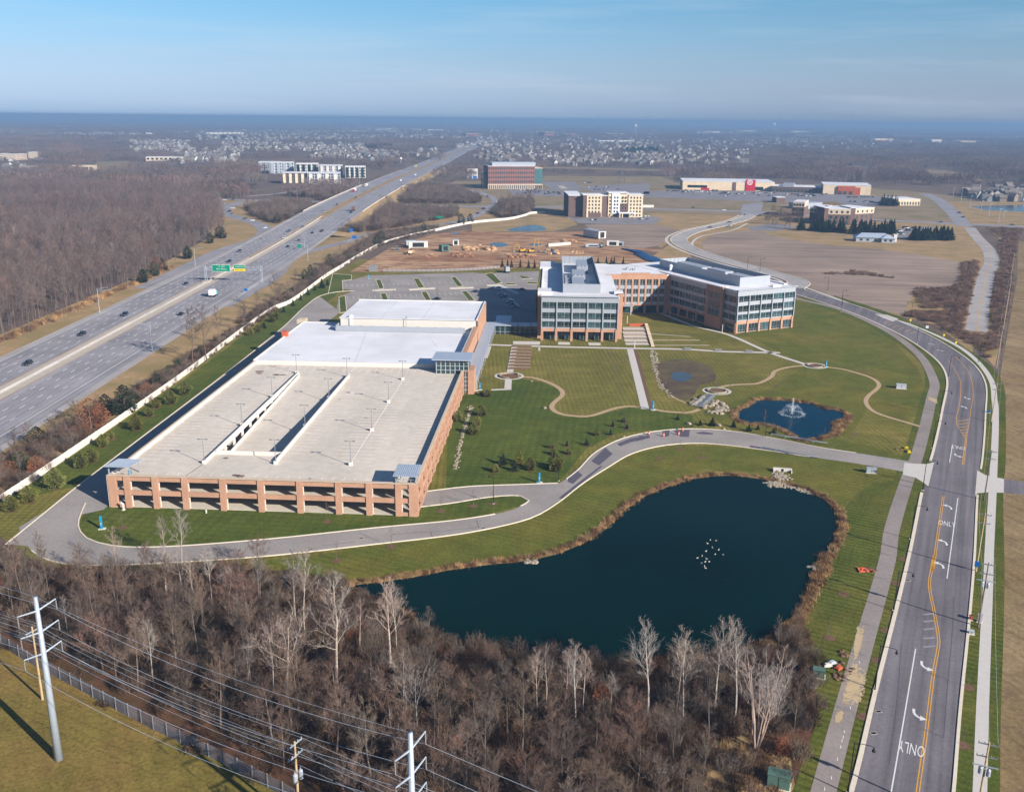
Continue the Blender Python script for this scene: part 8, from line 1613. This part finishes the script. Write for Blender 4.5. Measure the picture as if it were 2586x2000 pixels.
for z, x0, x1, y0, y1, n in (('F8', 1550, 2184, 95, 175, 130), ('H2', 0, 700, 105, 175, 120), ('H2', 700, 1500, 75, 165, 150), ('H3', 620, 1320, 55, 120, 110), ('H3', 0, 480, 30, 120, 80), ('H3', 1300, 2100, 85, 125, 60), ('F8', 280, 1200, 120, 140, 60), ('H2', 1500, 2184, 50, 140, 40), ('H3', 1500, 2184, 40, 100, 50), ('H3', 0, 900, 100, 215, 160), ('H3', 900, 1500, 60, 150, 90), ('H2', 1400, 2184, 90, 230, 110), ('F8', 0, 1500, 60, 130, 70), ('H2', 0, 1400, 40, 110, 120), ('H3', 0, 2184, 18, 60, 120)):
    for _ in range(n): far.append(g(z, rg.uniform(x0, x1), rg.uniform(y0, y1)))
HS[4].r['_'] = 1; scatter_stuff('distant_houses', far, [h.r for h in HS], .8, 1.25, 'pale far-off suburb houses fading into haze', 31)
# distant pale sheds and brick blocks
for i, (z, x0, x1, y, h, mt, lab) in enumerate((('H2', 280, 700, 108, 9, 'brick_tan', 'long tan shed on the far left skyline'), ('H2', 780, 955, 92, 12, 'white_v', 'white-roofed warehouse in the far centre'), ('H2', 1060, 1140, 95, 10, 'white_v', 'smaller white warehouse right of the first'), ('H2', 1190, 1310, 98, 10, 'white_v', 'second small white warehouse in the far centre'), ('H2', 1490, 1610, 145, 16, 'brick_red', 'red brick block above the far highway bend'), ('H2', 2110, 2184, 148, 26, 'brick_red', 'tall red brick block in the far middle'), ('H3', 50, 100, 84, 14, 'brick_red', 'red brick block far beyond the hotel'), ('H3', 245, 330, 82, 14, 'brick_red', 'second red brick block far beyond the hotel'), ('H3', 210, 370, 112, 8, 'white_v', 'long white roof beyond the store estate'), ('H3', 655, 770, 66, 9, 'white_v', 'white hall on the skyline right of centre'), ('H3', 850, 940, 62, 12, 'brick_tan', 'pale hall on the skyline beside the mast'), ('H3', 1100, 1195, 66, 12, 'white_v', 'white hall below the right water tower'), ('H3', 1490, 1575, 106, 12, 'brick_tan', 'pale block in the right distance'), ('H3', 1755, 1800, 112, 14, 'white_v', 'white block in the far right distance'), ('F8', 1630, 1920, 130, 12, 'white_v', 'long white shed at the far left centre'), ('F8', 1150, 1200, 130, 10, 'brick_tan', 'small pale shed at the far left'), ('H3', 1890, 1960, 114, 9, 'brick_tan', 'low pale shed in the far right distance'))):
    block(z, x0, x1, y, h, 60, lab, 'building', [MT[mt], MT['roofwhite']], name='distant_building', floors=2, cols=8)
# pylons, towers
def pylon(z, x, y, ty, label):
    b = g(z, x, y); h = htop(z, x, y, ty); r = empty('lattice_pylon', b, label, 'pylon', 'lattice pylons'); m = MB(); w = h * .13
    for sx in (-1, 1):
        for sy in (-1, 1): m.tube([(b[0] + sx * w, b[1] + sy * w, 0), (b[0] + sx * w * .25, b[1] + sy * w * .25, h * .6), (b[0] + sx * w * .12, b[1] + sy * w * .12, h)], .28, 3)
    for k in range(7):
        z0, z1 = h * k / 7.5, h * (k + 1) / 7.5; a0, a1 = max(w * (1 - 1.25 * z0 / h), w * .15), max(w * (1 - 1.25 * z1 / h), w * .15)
        for sy in (-1, 1): m.tube([(b[0] - a0, b[1] + sy * a0, z0), (b[0] + a1, b[1] + sy * a1, z1)], .16, 3); m.tube([(b[0] + a0, b[1] + sy * a0, z0), (b[0] - a1, b[1] + sy * a1, z1)], .16, 3)
    m.obj('tower', MT['dgrey'], r); m = MB()
    for zz, q in ((.66, .2), (.8, .17), (.93, .13)): m.tube([(b[0] - h * q, b[1], h * zz), (b[0] + h * q, b[1], h * zz)], .25, 3)
    m.obj('crossarms', MT['dgrey'], r)
pylon('B2', 562, 375, 195, 'lattice pylon left of the highway bend'); pylon('F2', 1850, 300, -10, 'lattice pylon behind the tall hotel'); pylon('B3', 1205, 440, 270, 'lattice pylon behind the orange-fronted store'); pylon('F8', 1110, 330, 140, 'lattice pylon beyond the grassy hill'); pylon('F8', 225, 300, 130, 'lattice pylon above the left-edge apartments')
for z, x, y, ty, lab in (('B3', 648, 130, 75, 'pale water tower on the skyline right of centre'), ('B2', 1950, 140, 82, 'white water tower above the far red brick blocks'), ('B2', 515, 330, 285, 'green-stemmed water tower beside the pylon left of the highway')):
    b = g(z, x, y); h = htop(z, x, y, ty); r = empty('water_tower', b, lab, 'water tower'); m = MB(); m.lathe((*b, 0), [(h * .08, 0), (h * .05, h * .1), (h * .045, h * .68)], 10); m.obj('stem', MT['panel'], r); m = MB(); m.lathe((*b, h * .62), [(h * .05, 0), (h * .2, h * .1), (h * .22, h * .2), (h * .15, h * .32), (h * .03, h * .38)], 14); m.obj('tank', MT['white_v'], r)
for z, x, y, ty, lab in (('B3', 498, 130, 78, 'thin radio mast on the right skyline'), ('H2', 413, 90, 38, 'thin radio mast on the left skyline'), ('B2', 1392, 180, 95, 'thin radio mast beside the tall red brick block')):
    b = g(z, x, y); h = htop(z, x, y, ty); m = MB(); m.tube([(*b, 0), (*b, h)], [1.2, .7], 4); tag(m.obj('radio_mast', MT['panel']), lab, 'mast')
for k, (x, y, ty) in enumerate(((1585, 790, 580), (1750, 900, 660), (1838, 810, 690), (1265, 640, 440), (1115, 540, 300), (980, 460, 300), (1455, 700, 520))):
    b = g('F6', x, y); h = min(htop('F6', x, y, ty), 24); r = empty('tall_lamp', b, 'pale tall lamp mast around the right-hand junction, %s noted' % ORD[k], 'street lamp', 'lamp masts at the right-hand junction'); m = MB(); m.tube([(*b, 0), (*b, h)], [.25, .14], 6); m.obj('pole', MT['steel'], r); m = MB(); m.box(W0, b[0] - .2, b[0] + 2.2, b[1] - .2, b[1] + .2, h - .1, h + .2); m.obj('lamp_head', MT['steel'], r)
# ---------------------------------------------------------------- woods to the horizon
def patch(seed, n, size, hmin, hmax, tri, w, mt):
    rg = random.Random(seed); m = MB()
    for _ in range(n):
        cx, cy = rg.uniform(-size / 2, size / 2), rg.uniform(-size / 2, size / 2); h = rg.uniform(hmin, hmax); rad = h * rg.uniform(.22, .36)
        m.tube([(cx, cy, 0), (cx, cy, h * .7)], [.3, .1], 3, 1, cap=False)
        for _ in range(tri):
            t = rg.random() ** .7; a = rg.uniform(0, 6.28); q = rad * math.sin(math.pi * min(1, .12 + .85 * t)) * rg.random() ** .4; p = np.array([cx + q * math.cos(a), cy + q * math.sin(a), h * (.28 + .66 * t)])
            e = p + np.array([math.cos(a) * rg.uniform(.2, 1), math.sin(a) * rg.uniform(.2, 1), rg.uniform(.4, 1.6)]) * h * .12; blade(m, p, e, w * rg.uniform(.5, 1.3), rg)
    o = stuff('distant_woods', m, [MT[mt], MT['bark']], 'leafless woods stretching to the horizon'); return o
PW = [patch(500 + i, 46, 60, 10, 16, 60, .55, ('twig_far', 'twig', 'twig_far')[i]) for i in range(3)]
PF = [patch(520 + i, 150, 300, 11, 17, 26, 1.9, ('twig_far', 'twig')[i]) for i in range(2)]
for o, q in zip(PW + PF, (g('B1', 900, 480), g('B2', 700, 300), g('B3', 1200, 400), (-1500, 6500), (1500, 6500))): o.location = (*q, 0)
def near_any(q, L, d):
    return any(abs(q[0] - a[0]) < d and abs(q[1] - a[1]) < d for a in L)
CLR = [gs('B1', [(560, 490), (720, 500), (830, 440), (800, 400), (590, 405)]), gs('B3', [(-20, 500), (60, 428), (700, 428), (1260, 440), (1560, 470), (1800, 560), (2300, 560), (2300, 800), (-20, 800)]), gs('B3', [(1500, 420), (1930, 445), (1900, 395), (1700, 360), (1520, 355)]), gs('B3', [(980, 378), (1330, 370), (1280, 335), (1000, 338)]), gs('B3', [(380, 372), (760, 368), (760, 348), (380, 345)]), gs('F4', [(60, 360), (300, 440), (960, 350), (1240, 300), (1240, 180), (60, 150)]), gs('B2', [(1330, 500), (2200, 520), (2200, 390), (1380, 395)]), gs('B2', [(880, 470), (1400, 520), (1400, 380), (1000, 380)]), gs('B2', [(1280, 375), (2200, 385), (2200, 355), (1300, 345)]), gs('F8', [(0, 345), (310, 335), (310, 305), (0, 305)]), gs('F8', [(520, 430), (740, 430), (740, 390), (520, 390)]), gs('F8', [(1120, 345), (1450, 345), (1450, 325), (1120, 325)])]
CLR.append(FOREST); CLR.append([(-330, 300), (620, 300), (520, 880), (300, 1000), (100, 1090), (-330, 1110)])
pts = []; LOWP = []; HG = set()
for a in near + far:
    for dx in (-1, 0, 1):
        for k in range(-1, 8): HG.add((int(a[0] // 45) + dx, int(a[1] // 45) - k))
y = 1000.
while y < 6200:
    x = -.62 * y - 60
    while x < .62 * y + 60:
        q = (x + rng.uniform(-22, 22), y + rng.uniform(-22, 22))
        if not (-235 + hx(q[1]) < q[0] < -112 + hx(q[1])) and not any(inside(q, c) for c in CLR) and (q[1] > 1500 or q[0] < -235 or q[0] > 700 or (q[0] < 560 and q[1] > 1440)):
            if (int(q[0] // 45), int(q[1] // 45)) in HG: LOWP.append(q)
            else: pts.append(q)
        x += 50 + y * .006
    y += 44 + y * .006
print('near wood patches', len(pts)); scatter_stuff('distant_woods', pts, PW, .8, 1.15, 'leafless woods between the suburbs', 41); scatter_stuff('garden_trees', LOWP, PW, .85, 1.1, 'low leafless garden trees among the suburb houses', 45, .42)
pts = []; y = 5200.
while y < 23000:
    x = -.64 * y
    while x < .64 * y:
        if rng.random() < .8: pts.append((x + rng.uniform(-120, 120), y + rng.uniform(-120, 120)))
        x += 250 + y * .015
    y += 200 + y * .05
print('far wood patches', len(pts)); scatter_stuff('distant_woods', pts, PF, .8, 1.2, 'hazy blue woods at the horizon', 43)
for i, (z, x0, x1, y, n) in enumerate((('F8', 440, 740, 172, 26), ('F8', 840, 900, 160, 8), ('H3', 330, 490, 158, 30), ('H2', 700, 900, 240, 20), ('F8', 1740, 1880, 160, 12))):
    for k in range(n): P_DARK[k % 2].place(g(z, rg.uniform(x0, x1), y + rg.uniform(-6, 6)), k, (5.5, 5.5, 3.2), 'dark evergreen in far clump %s of the distance' % ('left', 'small left', 'right-hand', 'central', 'upper left')[i], 'dark evergreen clumps in the distance')
# ---------------------------------------------------------------- air
m = MB(); m.box(W0, -26000, 26000, -1000, 26000, -1.2, 97.); hzo = m.obj("haze", MT["white"]); tag(hzo, 'pale blue winter haze', 'haze', None, 'stuff')
hm = bpy.data.materials.new('haze_air'); hm.use_nodes = True; nt = hm.node_tree; nt.nodes.remove(nt.nodes['Principled BSDF']); pv = nt.nodes.new('ShaderNodeVolumePrincipled'); pv.inputs['Color'].default_value = (.195, .325, .52, 1); pv.inputs['Density'].default_value = .0002; pv.inputs['Anisotropy'].default_value = 0
nt.links.new(pv.outputs[0], nt.nodes['Material Output'].inputs['Volume']); hzo.data.materials.clear(); hzo.data.materials.append(hm)
